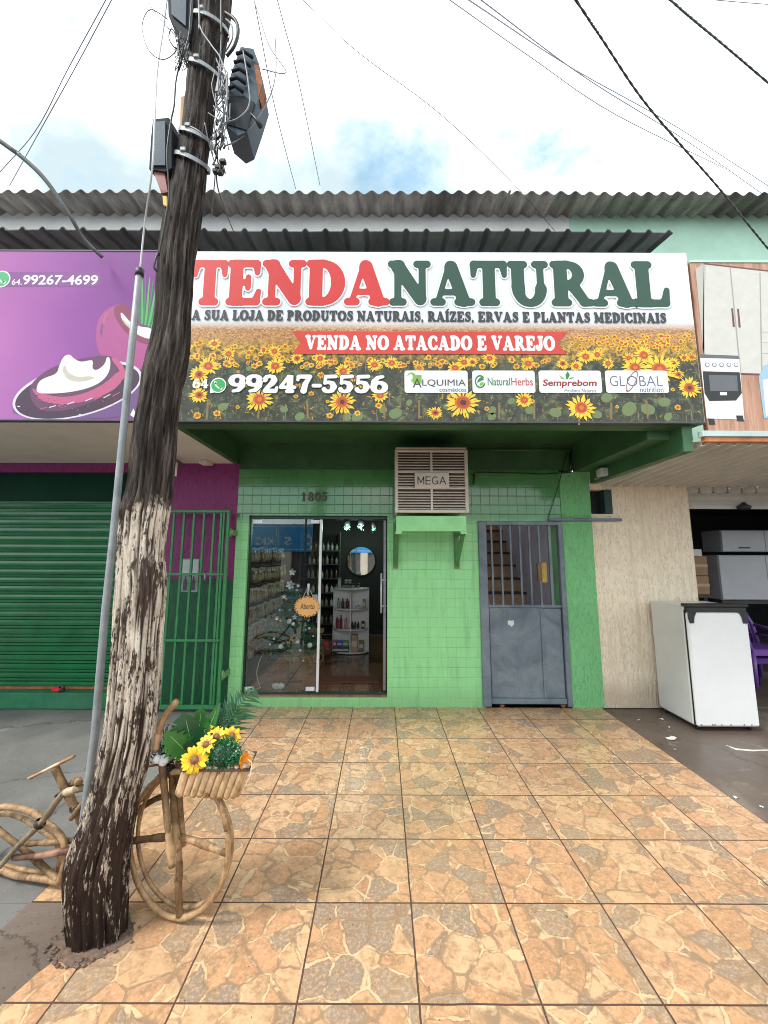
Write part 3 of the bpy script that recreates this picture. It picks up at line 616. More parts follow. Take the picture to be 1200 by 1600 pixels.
# ------------------------------------------------------------------ building above the canopies
ub = thing('upper_building', (0.5, YW, 0), 'white and mint green upper storey under a wavy grey corrugated roof', 'building')
mx_ = at(890, 345, YW).x; zt_ = at(600, 338, YW).z
w = MB(); w.box(-14, mx_, YW + .02, YW + .3, 3.05, zt_ + .2); w.build('wall', M['white'], ub)
w = MB(); w.box(mx_, 14, YW + .018, YW + .3, 2.52, zt_ + .2); w.build('wall', M['mint'], ub)
def corrugate(name, x0, x1, yf, zf, yb, zb, pitch, amp, mat_, parent, ridge=False, sag=.0, ny=5):
    w = MB(); xs = []
    x = x0
    if ridge:
        while x < x1: xs += [(x, 0), (x + pitch * .62, 0), (x + pitch * .74, amp), (x + pitch * .86, amp), (x + pitch * .98, 0)]; x += pitch
        xs = [p for p in xs if p[0] <= x1]
    else:
        n = int((x1 - x0) / pitch * 10)
        xs = [(x0 + (x1 - x0) * i / n, amp * math.sin(2 * math.pi * (x1 - x0) / pitch * i / n)) for i in range(n + 1)]
    nx = len(xs); t = .008
    for s_ in (0, 1):
        for j in range(ny):
            f = j / (ny - 1)
            for (x, d) in xs:
                jit = .012 * noise.noise((x * 1.2, j, 3)) if j == 0 else 0
                w.v.append((x, yf + (yb - yf) * f + jit, zf + (zb - zf) * f + d + s_ * t + .01 * noise.noise((x * .5, f, 0))))
    def idx(s_, j, i): return s_ * ny * nx + j * nx + i
    fs = []
    for j in range(ny - 1):
        for i in range(nx - 1):
            fs.append((idx(0, j, i), idx(0, j + 1, i), idx(0, j + 1, i + 1), idx(0, j, i + 1)))
            fs.append((idx(1, j, i), idx(1, j, i + 1), idx(1, j + 1, i + 1), idx(1, j + 1, i)))
    for i in range(nx - 1): fs.append((idx(0, 0, i), idx(0, 0, i + 1), idx(1, 0, i + 1), idx(1, 0, i)))
    for j in range(ny - 1):
        fs.append((idx(0, j, nx - 1), idx(0, j + 1, nx - 1), idx(1, j + 1, nx - 1), idx(1, j, nx - 1)))
        fs.append((idx(0, j, 0), idx(1, j, 0), idx(1, j + 1, 0), idx(0, j + 1, 0)))
    for f in fs: w.f.append(f); w.m.append(0); w.s.append(not ridge)
    return w.build(name, mat_, parent)
yf_ = 4.50; zf_ = at(600, 301, yf_).z
corrugate('corrugated_roof', -13, 13, yf_, zf_, YW + .06, zt_ + .03, .178, .027, M['roof'], ub)
w = MB(); w.box(-13, 13, YW + .31, YW + .7, zt_ + .16, zt_ + .25); w.build('cut_roof_slab', M['roof'], ub)  # unseen slab cut back to a front strip so sky light reaches the stairs
a = at(1060, 369, 3.42); corrugate('canopy_roof', -9, a.x, 3.42, at(600, 362, 3.42).z, YW, at(600, 362, 3.42).z + .25, .185, .03, M['darkroof'], ub, ridge=True)
q = MB(); q.tube([at(797, 298, yf_ - .02), at(780, 338, YW - .05)], .018, 6); q.build('roof_batten', M['darkroof'], ub)
q = MB()
for z in (0, 1):
    pass
a0 = at(1076, 406, YS); a1 = at(1200, 406, YS)

# ------------------------------------------------------------------ across the street (seen in the glass, the tiles and the mirror)
fs_ = thing('street_building', (0, -13, 0), 'low white building across the street, seen mirrored in the glass', 'building')
w = MB(); w.box(-22, 22, -17, -13, -.05, 3.2); w.build('wall', pm('grey_brown_plaster', (.17, .15, .13), .8, .2, 2), fs_)
for k in range(9):
    x = -16 + 3.9 * k; w = MB(); w.box(x, x + 2.4, -12.99, -12.93, -.02, 1.8); w.build('doorway', M['intdark'], fs_)
    w = MB(); w.box(x + 2.8, x + 3.3, -12.99, -12.70, -.02, 1.83); w.build('pillar', M['cream'], fs_)
# ------------------------------------------------------------------ lettering: slab letters grown from strokes
def smin(a, b, k):
    h = np.clip(.5 + .5 * (b - a) / k, 0, 1); return b + (a - b) * h - k * h * (1 - h)
def c_(x0, y0, x1, y1, r0, r1=None): return ('c', x0, y0, x1, y1, r0, r0 if r1 is None else r1)
def p_(pts, rs):
    rs = rs if isinstance(rs, (list, tuple)) else [rs] * len(pts)
    return ('p', [(pts[i][0], pts[i][1], pts[i + 1][0], pts[i + 1][1], rs[i], rs[i + 1]) for i in range(len(pts) - 1)])
def e_(cx, cy, rx, ry, rs, rt, a0, a1, n=22):
    pts, rr = [], []
    for i in range(n + 1):
        a = math.radians(a0 + (a1 - a0) * i / n); c = abs(math.cos(a)) ** 1.3
        pts.append((cx + rx * math.cos(a), cy + ry * math.sin(a))); rr.append(rt + (rs - rt) * c)
    return p_(pts, rr)
def b_(x0, x1, y0, y1, r=.02): return ('b', x0, x1, y0, y1, r)
def sf(x, y, hw, r=.072): return c_(x - hw + r, y, x + hw - r, y, r)
LB, UT = .072, .928
SL = .135   # half stem
def stem(x, top=True, bot=True, hw=.21):
    o = [b_(x - SL, x + SL, .05, .95)]
    if bot: o.append(sf(x, LB, hw))
    if top: o.append(sf(x, UT, hw))
    return o
GL = {
 'A': (.98, [c_(.17, .08, .43, .93, .05, .05), c_(.47, .86, .74, .10, .135, .125), c_(.28, .29, .62, .29, .06), sf(.17, LB, .16), sf(.76, LB, .22)]),
 'B': (.84, stem(.25) + [e_(.36, .735, .24, .20, .11, .06, -95, 95), e_(.36, .27, .30, .205, .13, .065, -95, 95), c_(.2, .06, .4, .06, .06), c_(.2, .94, .4, .94, .06), c_(.3, .5, .45, .5, .055)]),
 'C': (.88, [e_(.5, .5, .33, .43, .14, .065, 48, 318), c_(.70, .86, .76, .66, .06), c_(.73, .24, .79, .28, .03)]),
 'D': (.92, stem(.25) + [e_(.38, .5, .36, .425, .145, .068, -92, 92), c_(.2, .07, .42, .07, .068), c_(.2, .93, .42, .93, .068)]),
 'E': (.84, stem(.25) + [c_(.2, .925, .70, .925, .073), p_([(.70, .90), (.72, .72)], [.08, .05]), c_(.3, .5, .50, .5, .06), c_(.52, .62, .52, .38, .052), c_(.2, .072, .72, .072, .073), p_([(.71, .10), (.76, .30)], [.08, .05])]),
 'F': (.80, stem(.25) + [c_(.2, .925, .68, .925, .073), p_([(.68, .90), (.70, .70)], [.08, .05]), c_(.3, .48, .48, .48, .06), c_(.5, .60, .5, .36, .052)]),
 'G': (.94, [e_(.5, .5, .33, .43, .14, .065, 48, 340), c_(.70, .86, .76, .68, .06), b_(.66, .88, .1, .45), sf(.74, .43, .18, .06)]),
 'H': (1.0, stem(.25) + stem(.75) + [c_(.3, .5, .7, .5, .065)]),
 'I': (.46, stem(.23)),
 'J': (.66, [b_(.30, .57, .3, .95), sf(.42, UT, .22), e_(.28, .28, .155, .215, .13, .075, 0, -165), c_(.12, .2, .14, .30, .085)]),
 'K': (.96, stem(.25) + [c_(.35, .45, .70, .90, .06), c_(.45, .55, .76, .10, .13), sf(.74, UT, .17), sf(.78, LB, .2)]),
 'L': (.80, stem(.25) + [c_(.2, .072, .70, .072, .073), p_([(.69, .10), (.74, .36)], [.085, .05])]),
 'M': (1.14, [c_(.2, .1, .2, .9, .075), c_(.22, .88, .54, .20, .135, .10), c_(.54, .16, .86, .9, .05, .06), b_(.77, 1.02, .05, .95), sf(.2, LB, .17), sf(.18, UT, .17), sf(.9, LB, .21), sf(.92, UT, .19)]),
 'N': (1.0, [b_(.16, .30, .05, .9), c_(.24, .86, .74, .14, .15, .13), b_(.72, .86, .12, .95), sf(.23, LB, .19), sf(.19, UT, .18), sf(.79, UT, .19)]),
 'O': (.98, [e_(.49, .5, .34, .43, .145, .068, 0, 360, 40)]),
 'P': (.82, stem(.25) + [e_(.38, .69, .265, .235, .125, .065, -95, 95), c_(.2, .93, .4, .93, .066), c_(.3, .455, .42, .455, .06)]),
 'R': (.94, stem(.25) + [e_(.38, .70, .255, .225, .12, .065, -95, 95), c_(.2, .93, .4, .93, .066), c_(.3, .48, .42, .48, .06), c_(.50, .46, .74, .10, .12, .10), sf(.80, LB, .15)]),
 'S': (.74, [p_([(.60, .80), (.50, .91), (.38, .935), (.25, .88), (.20, .75), (.26, .62), (.42, .52), (.55, .42), (.58, .26), (.50, .12), (.36, .065), (.22, .12), (.14, .24)], [.05, .06, .062, .08, .11, .125, .135, .13, .11, .08, .062, .06, .06]), c_(.60, .93, .61, .72, .05), c_(.12, .08, .12, .30, .05)]),
 'T': (.90, [b_(.315, .585, .05, .95), sf(.45, LB, .23), c_(.1, .925, .80, .925, .073), p_([(.11, .90), (.085, .68)], [.085, .05]), p_([(.79, .90), (.815, .68)], [.085, .05])]),
 'U': (.98, [b_(.13, .40, .40, .95), b_(.70, .84, .40, .95), sf(.26, UT, .22), sf(.77, UT, .18), e_(.52, .38, .255, .315, .12, .075, 180, 360), c_(.265, .42, .28, .33, .13)]),
 'V': (.96, [c_(.22, .90, .48, .16, .135, .12), c_(.50, .10, .78, .92, .05), sf(.22, UT, .22), sf(.78, UT, .17)]),
 'X': (.96, [c_(.24, .9, .72, .1, .135), c_(.2, .1, .76, .9, .05), sf(.22, UT, .2), sf(.76, UT, .17), sf(.2, LB, .17), sf(.74, LB, .2)]),
 'Z': (.80, [c_(.14, .925, .66, .925, .073), c_(.12, .075, .68, .075, .073), c_(.60, .86, .20, .14, .12), c_(.12, .9, .10, .70, .05), c_(.70, .10, .72, .32, .055)]),
 ',': (.32, [p_([(.15, .09), (.17, .04), (.10, -.10)], [.095, .08, .03])]), '.': (.3, [c_(.15, .09, .151, .09, .095)]),
 '-': (.50, [c_(.1, .40, .4, .40, .075)]), ' ': (.36, []),
 '0': (.86, [e_(.43, .5, .29, .43, .135, .065, 0, 360, 36)]),
 '1': (.58, stem(.3, top=False) + [p_([(.28, .92), (.1, .80)], [.07, .06])]),
 '2': (.84, [p_([(.13, .72), (.20, .88), (.38, .935), (.56, .86), (.60, .70), (.50, .52), (.30, .32), (.16, .14)], [.11, .08, .065, .10, .13, .12, .08, .065]), c_(.16, .09, .66, .09, .09), c_(.70, .12, .74, .28, .05)]),
 '4': (.90, [c_(.50, .92, .12, .34, .06), c_(.12, .30, .80, .30, .065), b_(.44, .70, .05, .97), sf(.57, LB, .2)]),
 '5': (.84, [c_(.22, .91, .70, .93, .075), c_(.20, .90, .18, .55, .05), p_([(.18, .54), (.36, .60), (.56, .52), (.62, .34), (.54, .14), (.36, .065), (.18, .12), (.14, .2)], [.05, .065, .10, .135, .10, .065, .08, .09])]),
 '6': (.86, [e_(.43, .32, .29, .255, .125, .062, 0, 360, 30), p_([(.16, .36), (.18, .62), (.34, .86), (.60, .92)], [.135, .13, .08, .055])]),
 '7': (.80, [c_(.12, .91, .68, .91, .085), c_(.10, .92, .08, .72, .05), p_([(.66, .86), (.46, .5), (.38, .10)], [.07, .11, .13])]),
 '9': (.86, [e_(.43, .68, .29, .255, .125, .062, 0, 360, 30), p_([(.70, .64), (.68, .38), (.52, .14), (.26, .08)], [.135, .13, .08, .055])]),
 '8': (.84, [e_(.42, .73, .22, .20, .11, .06, 0, 360, 30), e_(.42, .27, .26, .21, .12, .06, 0, 360, 30)]),
 'm': (.86, [c_(.08, .04, .08, .96, .055), c_(.08, .95, .43, .25, .055), c_(.43, .25, .78, .95, .055), c_(.78, .96, .78, .04, .055)]),
 'e': (.66, [c_(.08, .05, .08, .95, .055), c_(.08, .95, .6, .95, .055), c_(.08, .5, .55, .5, .055), c_(.08, .05, .6, .05, .055)]),
 'g': (.82, [e_(.42, .5, .34, .45, .055, .055, 45, 320, 26), c_(.74, .42, .46, .42, .055), c_(.74, .42, .74, .12, .055)]),
 'a': (.80, [c_(.05, .04, .4, .96, .055), c_(.75, .04, .4, .96, .055), c_(.2, .34, .6, .34, .055)]),
 'Í': (.46, stem(.23) + [c_(.20, 1.10, .36, 1.20, .05, .07)]),
 'Õ': (.98, [e_(.49, .5, .34, .43, .145, .068, 0, 360, 40), p_([(.26, 1.08), (.36, 1.16), (.5, 1.12), (.62, 1.08), (.74, 1.16)], .055)]),
}
_gc = {}
def glyph(ch, res, grow=0.0, k=.035):
    key = (ch, res, grow)
    if key in _gc: return _gc[key]
    wd, prims = GL[ch]
    if not prims: _gc[key] = (wd, [], []); return _gc[key]
    y0, y1 = -.25, 1.35
    nx = int((wd + .3) * res); ny = int((y1 - y0) * res)
    X, Y = np.meshgrid(np.linspace(-.15, wd + .15, nx), np.linspace(y0, y1, ny))
    def seg(x0, y0_, x1, y1_, r0, r1):
        dx, dy = x1 - x0, y1_ - y0_; t = np.clip(((X - x0) * dx + (Y - y0_) * dy) / (dx * dx + dy * dy + 1e-12), 0, 1)
        return np.hypot(X - x0 - t * dx, Y - y0_ - t * dy) - (r0 + (r1 - r0) * t)
    D = None
    for pr in prims:
        if pr[0] == 'c': d = seg(*pr[1:])
        elif pr[0] == 'p':
            d = None
            for q in pr[1]:
                e = seg(*q); d = e if d is None else np.minimum(d, e)
        else:
            _, xa, xb, ya, yb, r = pr
            qx = np.abs(X - (xa + xb) / 2) - (xb - xa) / 2 + r; qy = np.abs(Y - (ya + yb) / 2) - (yb - ya) / 2 + r
            d = np.hypot(np.maximum(qx, 0), np.maximum(qy, 0)) + np.minimum(np.maximum(qx, qy), 0) - r
        D = d if D is None else smin(D, d, k)
    D = D - grow
    xs, ys = X[0], Y[:, 0]; V, Fs, vi = [], [], {}
    def vert(key_, x, y):
        if key_ not in vi: vi[key_] = len(V); V.append((x, y))
        return vi[key_]
    for j in range(ny - 1):
        run = None
        for i in range(nx - 1):
            cs = [(i, j), (i + 1, j), (i + 1, j + 1), (i, j + 1)]; ds = [D[b, a] for a, b in cs]
            ins = [q < 0 for q in ds]
            if not any(ins): continue
            out = []
            for q in range(4):
                a, b2 = cs[q], cs[(q + 1) % 4]; da, db = ds[q], ds[(q + 1) % 4]
                if da < 0: out.append(vert(('v',) + a, xs[a[0]], ys[a[1]]))
                if (da < 0) != (db < 0):
                    t = da / (da - db); kk = ('e',) + (min(a, b2)) + (max(a, b2))
                    out.append(vert(kk, xs[a[0]] + t * (xs[b2[0]] - xs[a[0]]), ys[a[1]] + t * (ys[b2[1]] - ys[a[1]])))
            if len(out) >= 3: Fs.append(tuple(out))
    _gc[key] = (wd, V, Fs); return _gc[key]
def slab(mb, s, x0, x1, z0, z1, y, mi=0, res=30, grow=0.0, gap=.02, slope=0.0):
    "slab lettering filling x0..x1 and z0..z1 on the plane y"
    tot = sum(GL[c][0] + gap for c in s) - gap; k = (x1 - x0) / tot; hz = z1 - z0; x = x0
    for c in s:
        wd, V, Fs = glyph(c, res, grow)
        mb.add([(x + p[0] * k, y, z0 + p[1] * hz + slope * (x + p[0] * k - x0)) for p in V], Fs, mi)
        x += (wd + gap) * k
_tx = {}
def plain(mb, s, x0, x1, z0, z1, y, mi=0, bold=0.0, shear=0.0, mirror=False, axis=None, space=1.0):
    "plain sans lettering fitted to a box"
    key = (s, bold, shear, space)
    if key not in _tx:
        cu = bpy.data.curves.new('lettering', 'FONT'); cu.body = s; cu.offset = bold; cu.shear = shear; cu.resolution_u = 4; cu.space_character = space
        ob = bpy.data.objects.new('lettering', cu); COL.objects.link(ob)
        me = bpy.data.meshes.new_from_object(ob.evaluated_get(bpy.context.evaluated_depsgraph_get()))
        V = [(v.co.x, v.co.y) for v in me.vertices]; Fs = [tuple(p.vertices) for p in me.polygons]
        bpy.data.objects.remove(ob); bpy.data.curves.remove(cu); bpy.data.meshes.remove(me); _tx[key] = (V, Fs)
    V, Fs = _tx[key]
    a0, a1 = min(v[0] for v in V), max(v[0] for v in V); b0, b1 = min(v[1] for v in V), max(v[1] for v in V)
    pts = []
    for (a, b) in V:
        u = (a - a0) / (a1 - a0); v = (b - b0) / (b1 - b0)
        X, Z = x0 + u * (x1 - x0), z0 + v * (z1 - z0)
        pts.append((X, y, Z) if axis is None else axis(X, Z))
    mb.add(pts, Fs, mi)
def box_px(px0, px1, pyt, pyb, Y):
    a = at(px0, (pyt + pyb) / 2, Y); b = at(px1, (pyt + pyb) / 2, Y); mid = (px0 + px1) / 2
    return a.x, b.x, at(mid, pyb, Y).z, at(mid, pyt, Y).z
def disc(mb, c, rx, rz, mi=0, n=20, a0=0, rot=0):
    pts = []
    for k in range(n):
        a = 2 * math.pi * k / n + a0; x, z = rx * math.cos(a), rz * math.sin(a)
        pts.append((c[0] + x * math.cos(rot) - z * math.sin(rot), c[1], c[2] + x * math.sin(rot) + z * math.cos(rot)))
    mb.poly(pts[::-1], mi)
def rrect(mb, x0, x1, z0, z1, y, r, mi=0):
    pts = []
    for (cx, cz, a0) in ((x1 - r, z1 - r, 0), (x0 + r, z1 - r, 90), (x0 + r, z0 + r, 180), (x1 - r, z0 + r, 270)):
        for k in range(6):
            a = math.radians(a0 + 18 * k); pts.append((cx + r * math.cos(a), y, cz + r * math.sin(a)))
    mb.poly(pts[::-1], mi)
def chat_icon(mb, c, r, mw, mg):
    "white ring with a green bubble and a handset"
    disc(mb, (c[0], c[1], c[2]), r, r, mw, 28)
    mb.poly([(c[0] - r * .95, c[1] + .0001, c[2] - r * 1.05), (c[0] - r * .3, c[1] + .0001, c[2] - r * .9), (c[0] - r * .95, c[1] + .0001, c[2] - r * .2)], mw)
    disc(mb, (c[0], c[1] - .0003, c[2]), r * .86, r * .86, mg, 28)
    pts = [(-.38, .36), (-.30, .0), (0, -.30), (.36, -.38)]
    L_ = []; Rr = []
    for (a, b), wdt in zip(pts, (.17, .10, .10, .17)):
        L_.append((c[0] + r * (a - wdt * .7), c[1] - .0006, c[2] + r * (b - wdt * .7))); Rr.append((c[0] + r * (a + wdt * .7), c[1] - .0006, c[2] + r * (b + wdt * .7)))
    for i in range(3): mb.poly([L_[i], L_[i + 1], Rr[i + 1], Rr[i]], mw)
    for (a, b) in (pts[0], pts[3]): disc(mb, (c[0] + r * a, c[1] - .0006, c[2] + r * b), r * .19, r * .19, mw, 10)

# ------------------------------------------------------------------ main shop sign
def m_field():
    m, nt, b = new_mat('printed_sunflower_field')
    W = coords(nt, world_pos=True); sx = N(nt, 'ShaderNodeSeparateXYZ'); L(nt, W, sx.inputs[0])
    zt, zb_ = at(660, 502, YS).z, at(660, 657, YS).z
    t = mth(nt, 'DIVIDE', mth(nt, 'SUBTRACT', zt, sx.outputs['Z']), zt - zb_)
    fine = noi(nt, coords(nt, (1, 1, 1.8), world_pos=True), 62, 4, .7); mid = noi(nt, W, 24, 5, .7, .6); coarse = noi(nt, W, 11, 6, .7, .8)
    far = ramp(nt, fine.outputs['Fac'], [(.34, (.17, .06, .018)), (.5, (.42, .20, .07)), (.64, (.64, .38, .16))])
    yel = ramp(nt, mid.outputs['Fac'], [(.40, (.05, .045, .012)), (.50, (.35, .19, .02)), (.60, (.62, .36, .05))])
    dk = ramp(nt, coarse.outputs['Fac'], [(.36, (.012, .014, .010)), (.52, (.035, .042, .022)), (.62, (.10, .12, .05)), (.72, (.19, .20, .10))])
    dk = mixc(nt, ramp(nt, mid.outputs['Fac'], [(.60, (0, 0, 0)), (.64, (1, 1, 1))]), dk, (.45, .24, .03))
    st = noi(nt, coords(nt, (40, 1, 3), world_pos=True), 1.5, 3); dk = mixc(nt, ramp(nt, st.outputs['Fac'], [(.64, (0, 0, 0)), (.70, (.7, .7, .7))]), dk, (.30, .24, .12))
    sepn = noi(nt, coords(nt, (2.2, 1, 1), world_pos=True), 1.5, 2)
    tt = mth(nt, 'ADD', t, mth(nt, 'MULTIPLY', mth(nt, 'SUBTRACT', sepn.outputs['Fac'], .5), .12))
    c = mixc(nt, mth(nt, 'MULTIPLY', mth(nt, 'SUBTRACT', tt, .17), 9, True), far, yel)
    c = mixc(nt, mth(nt, 'MULTIPLY', mth(nt, 'SUBTRACT', tt, .33), 9, True), c, dk)
    c = mixc(nt, mth(nt, 'MULTIPLY', mth(nt, 'SUBTRACT', .09, t), 12, True), c, (.66, .64, .64))
    L(nt, c, b.inputs['Base Color']); b.inputs['Roughness'].default_value = .4
    return m
sg = thing('shop_sign', (.4, YS, at(680, 658, YS).z), 'wide shop sign reading TENDA NATURAL in red and green above a printed sunflower field', 'sign')
X0, X1 = -1.79, at(1085, 520, YS).x + .005
zT, zB, zM = at(680, 394, YS).z, at(680, 658, YS).z, at(680, 503, YS).z
signwhite = pm('white_sign_vinyl', (.70, .72, .77), .35, .03, 2, 0, dirt=(.58, .60, .63), dirtamt=.3)
w = MB(); w.box(X0, X1, YS, YS + .05, zB, zT); w.build('panel', [signwhite], sg)
w = MB(); w.box(X0 - .004, X1 + .004, YS - .003, YS + .054, zB - .012, zB - .0005); w.build('frame', pm('dark_sign_frame', (.05, .05, .055), .4, .2), sg)
ly = lambda k: YS - .0007 * k
w = MB(); w.poly([(X0 + .002, ly(1), zB), (X1 - .002, ly(1), zB), (X1 - .002, ly(1), zM), (X0 + .002, ly(1), zM)]); w.build('printed_field', m_field(), sg)
# sunflowers of the print
inkY, inkY2, inkO, inkR, inkB, inkLf, inkSt = flat('ink_yellow', (255, 214, 62), k=.78), flat('ink_gold', (246, 180, 44)), flat('ink_orange', (235, 120, 40)), flat('ink_red_orange', (196, 84, 34)), flat('ink_brown', (90, 45, 20)), flat('ink_leaf', (120, 140, 90)), flat('ink_stalk', (150, 120, 70))
rf = random.Random(11)
fl = MB()
def print_flower(px, py, r, k, tone=0):
    c = at(px, py, ly(k)); s_ = r / F * 3.35
    n = rf.choice((15, 17, 19)); sq = rf.uniform(.82, 1.0); ro = rf.uniform(0, 1)
    for ring, (ra, rb, mi) in enumerate(((.42, 1.0, 0 if tone < 2 else 1), (.38, .80, 0 if not tone else 1))):
        for q in range(n):
            a = 2 * math.pi * (q + .5 * ring) / n + ro + rf.uniform(-.12, .12); l = rb * rf.uniform(.82, 1.08); wd = 2.6 / n
            P = []
            for (rad, da) in ((ra, -wd * .5), ((ra + l) * .55, -wd * .75), (l, 0), ((ra + l) * .55, wd * .75), (ra, wd * .5)):
                P.append((c.x + s_ * rad * math.cos(a + da), c.y - .0001 * ring, c.z + s_ * sq * rad * math.sin(a + da)))
            fl.poly(P[::-1], mi)
    disc(fl, (c.x, c.y - .0002, c.z), s_ * .42, s_ * .42 * sq, 2, 16)
    disc(fl, (c.x + s_ * .02, c.y - .0003, c.z), s_ * .34, s_ * .34 * sq, 3, 16)
    if r > 9: disc(fl, (c.x + s_ * .03, c.y - .0004, c.z), s_ * .17, s_ * .17 * sq, 2 if rf.random() < .6 else 4, 12)
def print_leaf(px, py, r, k):
    c = at(px, py, ly(k)); s_ = r / F * 3.35; a0 = rf.uniform(-.7, .7) - 1.2; P = []
    for q in range(14):
        a = 2 * math.pi * q / 14; rad = (1 - .25 * math.sin(a)) * (.75 + .25 * abs(math.cos(a)))
        x, z = rad * math.cos(a) * .62, rad * math.sin(a)
        P.append((c.x + s_ * (x * math.cos(a0) - z * math.sin(a0)), c.y, c.z + s_ * (x * math.sin(a0) + z * math.cos(a0))))
    fl.poly(P[::-1], 5)
for (px, py, r) in [(350, 635, 10), (560, 650, 12), (545, 650, 9), (600, 640, 8), (620, 645, 13), (470, 650, 10), (700, 635, 8), (830, 640, 10), (950, 620, 12), (985, 637, 16), (1015, 640, 14), (1040, 628, 12), (870, 645, 12), (1045, 650, 9), (390, 575, 6), (480, 575, 6), (640, 628, 7), (770, 640, 9), (800, 626, 8), (770, 650, 9), (935, 648, 10), (445, 640, 8), (580, 590, 6), (340, 610, 7)]: print_leaf(px, py, r, 2)
for (px, py, h) in [(325, 640, 34), (405, 640, 30), (540, 645, 24), (655, 640, 30), (835, 640, 30), (1010, 640, 28), (955, 640, 22), (600, 640, 20), (780, 640, 22), (480, 640, 26), (905, 650, 15)]:
    a = at(px, py - h / 2, ly(2) - .0002); b = at(px + rf.uniform(-3, 3), py + 14, ly(2) - .0002); d = .008
    fl.poly([(a.x - d, a.y, a.z), (b.x - d, b.y, b.z), (b.x + d, b.y, b.z), (a.x + d, a.y, a.z)], 6)
rows = [(rf.uniform(296, 455), rf.uniform(534, 572), rf.uniform(3, 7)) for _ in range(60)] + [(rf.uniform(460, 890), rf.uniform(558, 574), rf.uniform(3, 6.5)) for _ in range(80)] + [(rf.uniform(890, 1080), rf.uniform(524, 548), rf.uniform(2.2, 6)) for _ in range(110)] + [(rf.uniform(300, 1085), rf.uniform(570, 650), rf.uniform(3, 8)) for _ in range(34)]
rows.sort(key=lambda q: q[1])
kk = 3
for (px, py, r) in rows: print_flower(px, py, r, kk, int(rf.random() < .4)); kk += .007
big = [(335, 537, 11), (357, 553, 11), (325, 572, 17), (311, 585, 15), (430, 572, 16), (405, 624, 22), (311, 617, 15), (429, 549, 11), (464, 560, 11), (500, 560, 11), (536, 580, 14), (612, 567, 12), (534, 628, 21), (594, 618, 13), (680, 645, 13), (723, 629, 28), (655, 575, 9), (711, 575, 13), (725, 566, 12), (765, 560, 11), (585, 570, 13), (915, 557, 14), (933, 554, 11), (983, 560, 11), (1006, 555, 16), (992, 574, 20), (1030, 577, 27), (1052, 568, 11), (1077, 606, 19), (1080, 637, 24), (908, 637, 22), (819, 625, 14), (825, 568, 12), (879, 568, 10), (1069, 559, 8), (1081, 558, 8), (788, 600, 10), (738, 566, 9), (900, 572, 10), (950, 568, 10), (1060, 585, 10)]
kk = 5
for (px, py, r) in sorted(big, key=lambda q: q[1]): 
    if X0 < at(px - r, py, YS).x and at(px + r * .9, py, YS).x < X1: print_flower(px, py, r * 1.08, kk, rf.random() < .2)
    kk += .05
fl.build('printed_sunflowers', [inkY, inkY2, inkO, inkR, inkB, inkLf, inkSt], sg)
# lettering
Lk = 8.5
def putslab(px0, px1, pyt, pyb, s, mats_, name, res, grow=0.0, dy=0, k=Lk, slope=0):
    x0, x1, z0, z1 = box_px(px0, px1, pyt, pyb, ly(k)); w = MB(); slab(w, s, x0, x1, z0, z1, ly(k), 0, res, grow, slope=slope); return w.build(name, mats_, sg)
inkred, inkdg, inkbk, inkw = flat('ink_red', (226, 52, 50)), flat('ink_dark_green', (38, 84, 66)), flat('ink_charcoal', (58, 60, 64)), flat('ink_white', (250, 250, 250), k=.78)
SG_SL = -.0035
def letters(chars, boxes, mat_, name):
    w = MB(); wo_ = MB()
    for c, (a, b, t, bt) in zip(chars, boxes):
        x0, x1, z0, z1 = box_px(a, b, t, bt, ly(Lk)); slab(w, c, x0, x1, z0, z1, ly(Lk) - .0004 - .00004 * (len(w.v) % 7), 0, 44, .012)
        slab(wo_, c, x0, x1, z0, z1, ly(Lk) - .00004 * (len(w.v) % 7), 0, 30, .04)
    wo_.build(name + '_outline', inkw, sg); return w.build(name, mat_, sg)
letters('TENDA', [(299, 356, 407, 476.5), (352, 410, 407, 476.5), (409, 479, 407, 476.5), (476, 541, 407, 476.5), (538, 608, 407, 476.5)], inkred, 'lettering')
letters('NATURAL', [(606, 674, 408, 477), (672, 741, 408, 477), (734, 794, 408, 477.5), (791, 859, 408.5, 478), (858, 926, 408.5, 478), (923, 994, 409, 478.5), (986, 1045, 409, 479)], inkdg, 'lettering')
putslab(299.5, 1041, 485.2, 501, 'A SUA LOJA DE PRODUTOS NATURAIS, RAÍZES, ERVAS E PLANTAS MEDICINAIS', inkbk, 'lettering', 24, .02, slope=SG_SL)
w = MB(); c4 = [at(457, 517.5, ly(Lk)), at(470, 535, ly(Lk)), at(456, 553, ly(Lk)), at(886, 553.5, ly(Lk)), at(871, 536, ly(Lk)), at(886, 518.5, ly(Lk))]
w.poly(c4); w.build('banner', flat('ink_banner_red', (228, 66, 54)), sg, fix=False)
x0, x1, z0, z1 = box_px(477, 867, 524.5, 547, ly(Lk + 1)); w = MB(); slab(w, 'VENDA NO ATACADO E VAREJO', x0, x1, z0, z1, ly(Lk + 1), 0, 26, .02); w.build('lettering', inkw, sg)
x0, x1, z0, z1 = box_px(357, 606, 586, 613.5, ly(Lk)); w = MB(); slab(w, '99247-5556', x0, x1, z0, z1, ly(Lk) - .0004, 0, 32, .03, gap=-.02); w.build('phone_number', inkw, sg); w = MB()
x0, x1, z0, z1 = box_px(301, 326, 592, 606.5, ly(Lk)); slab(w, '64', x0, x1, z0, z1, ly(Lk) - .0004, 0, 26, .02); w.build('area_code', inkw, sg)
w = MB(); x0, x1, z0, z1 = box_px(357, 606, 586, 613.5, ly(Lk)); slab(w, '99247-5556', x0, x1, z0, z1, ly(Lk) + .0004, 0, 26, .07, gap=-.02); w.build('number_outline', inkbk, sg)
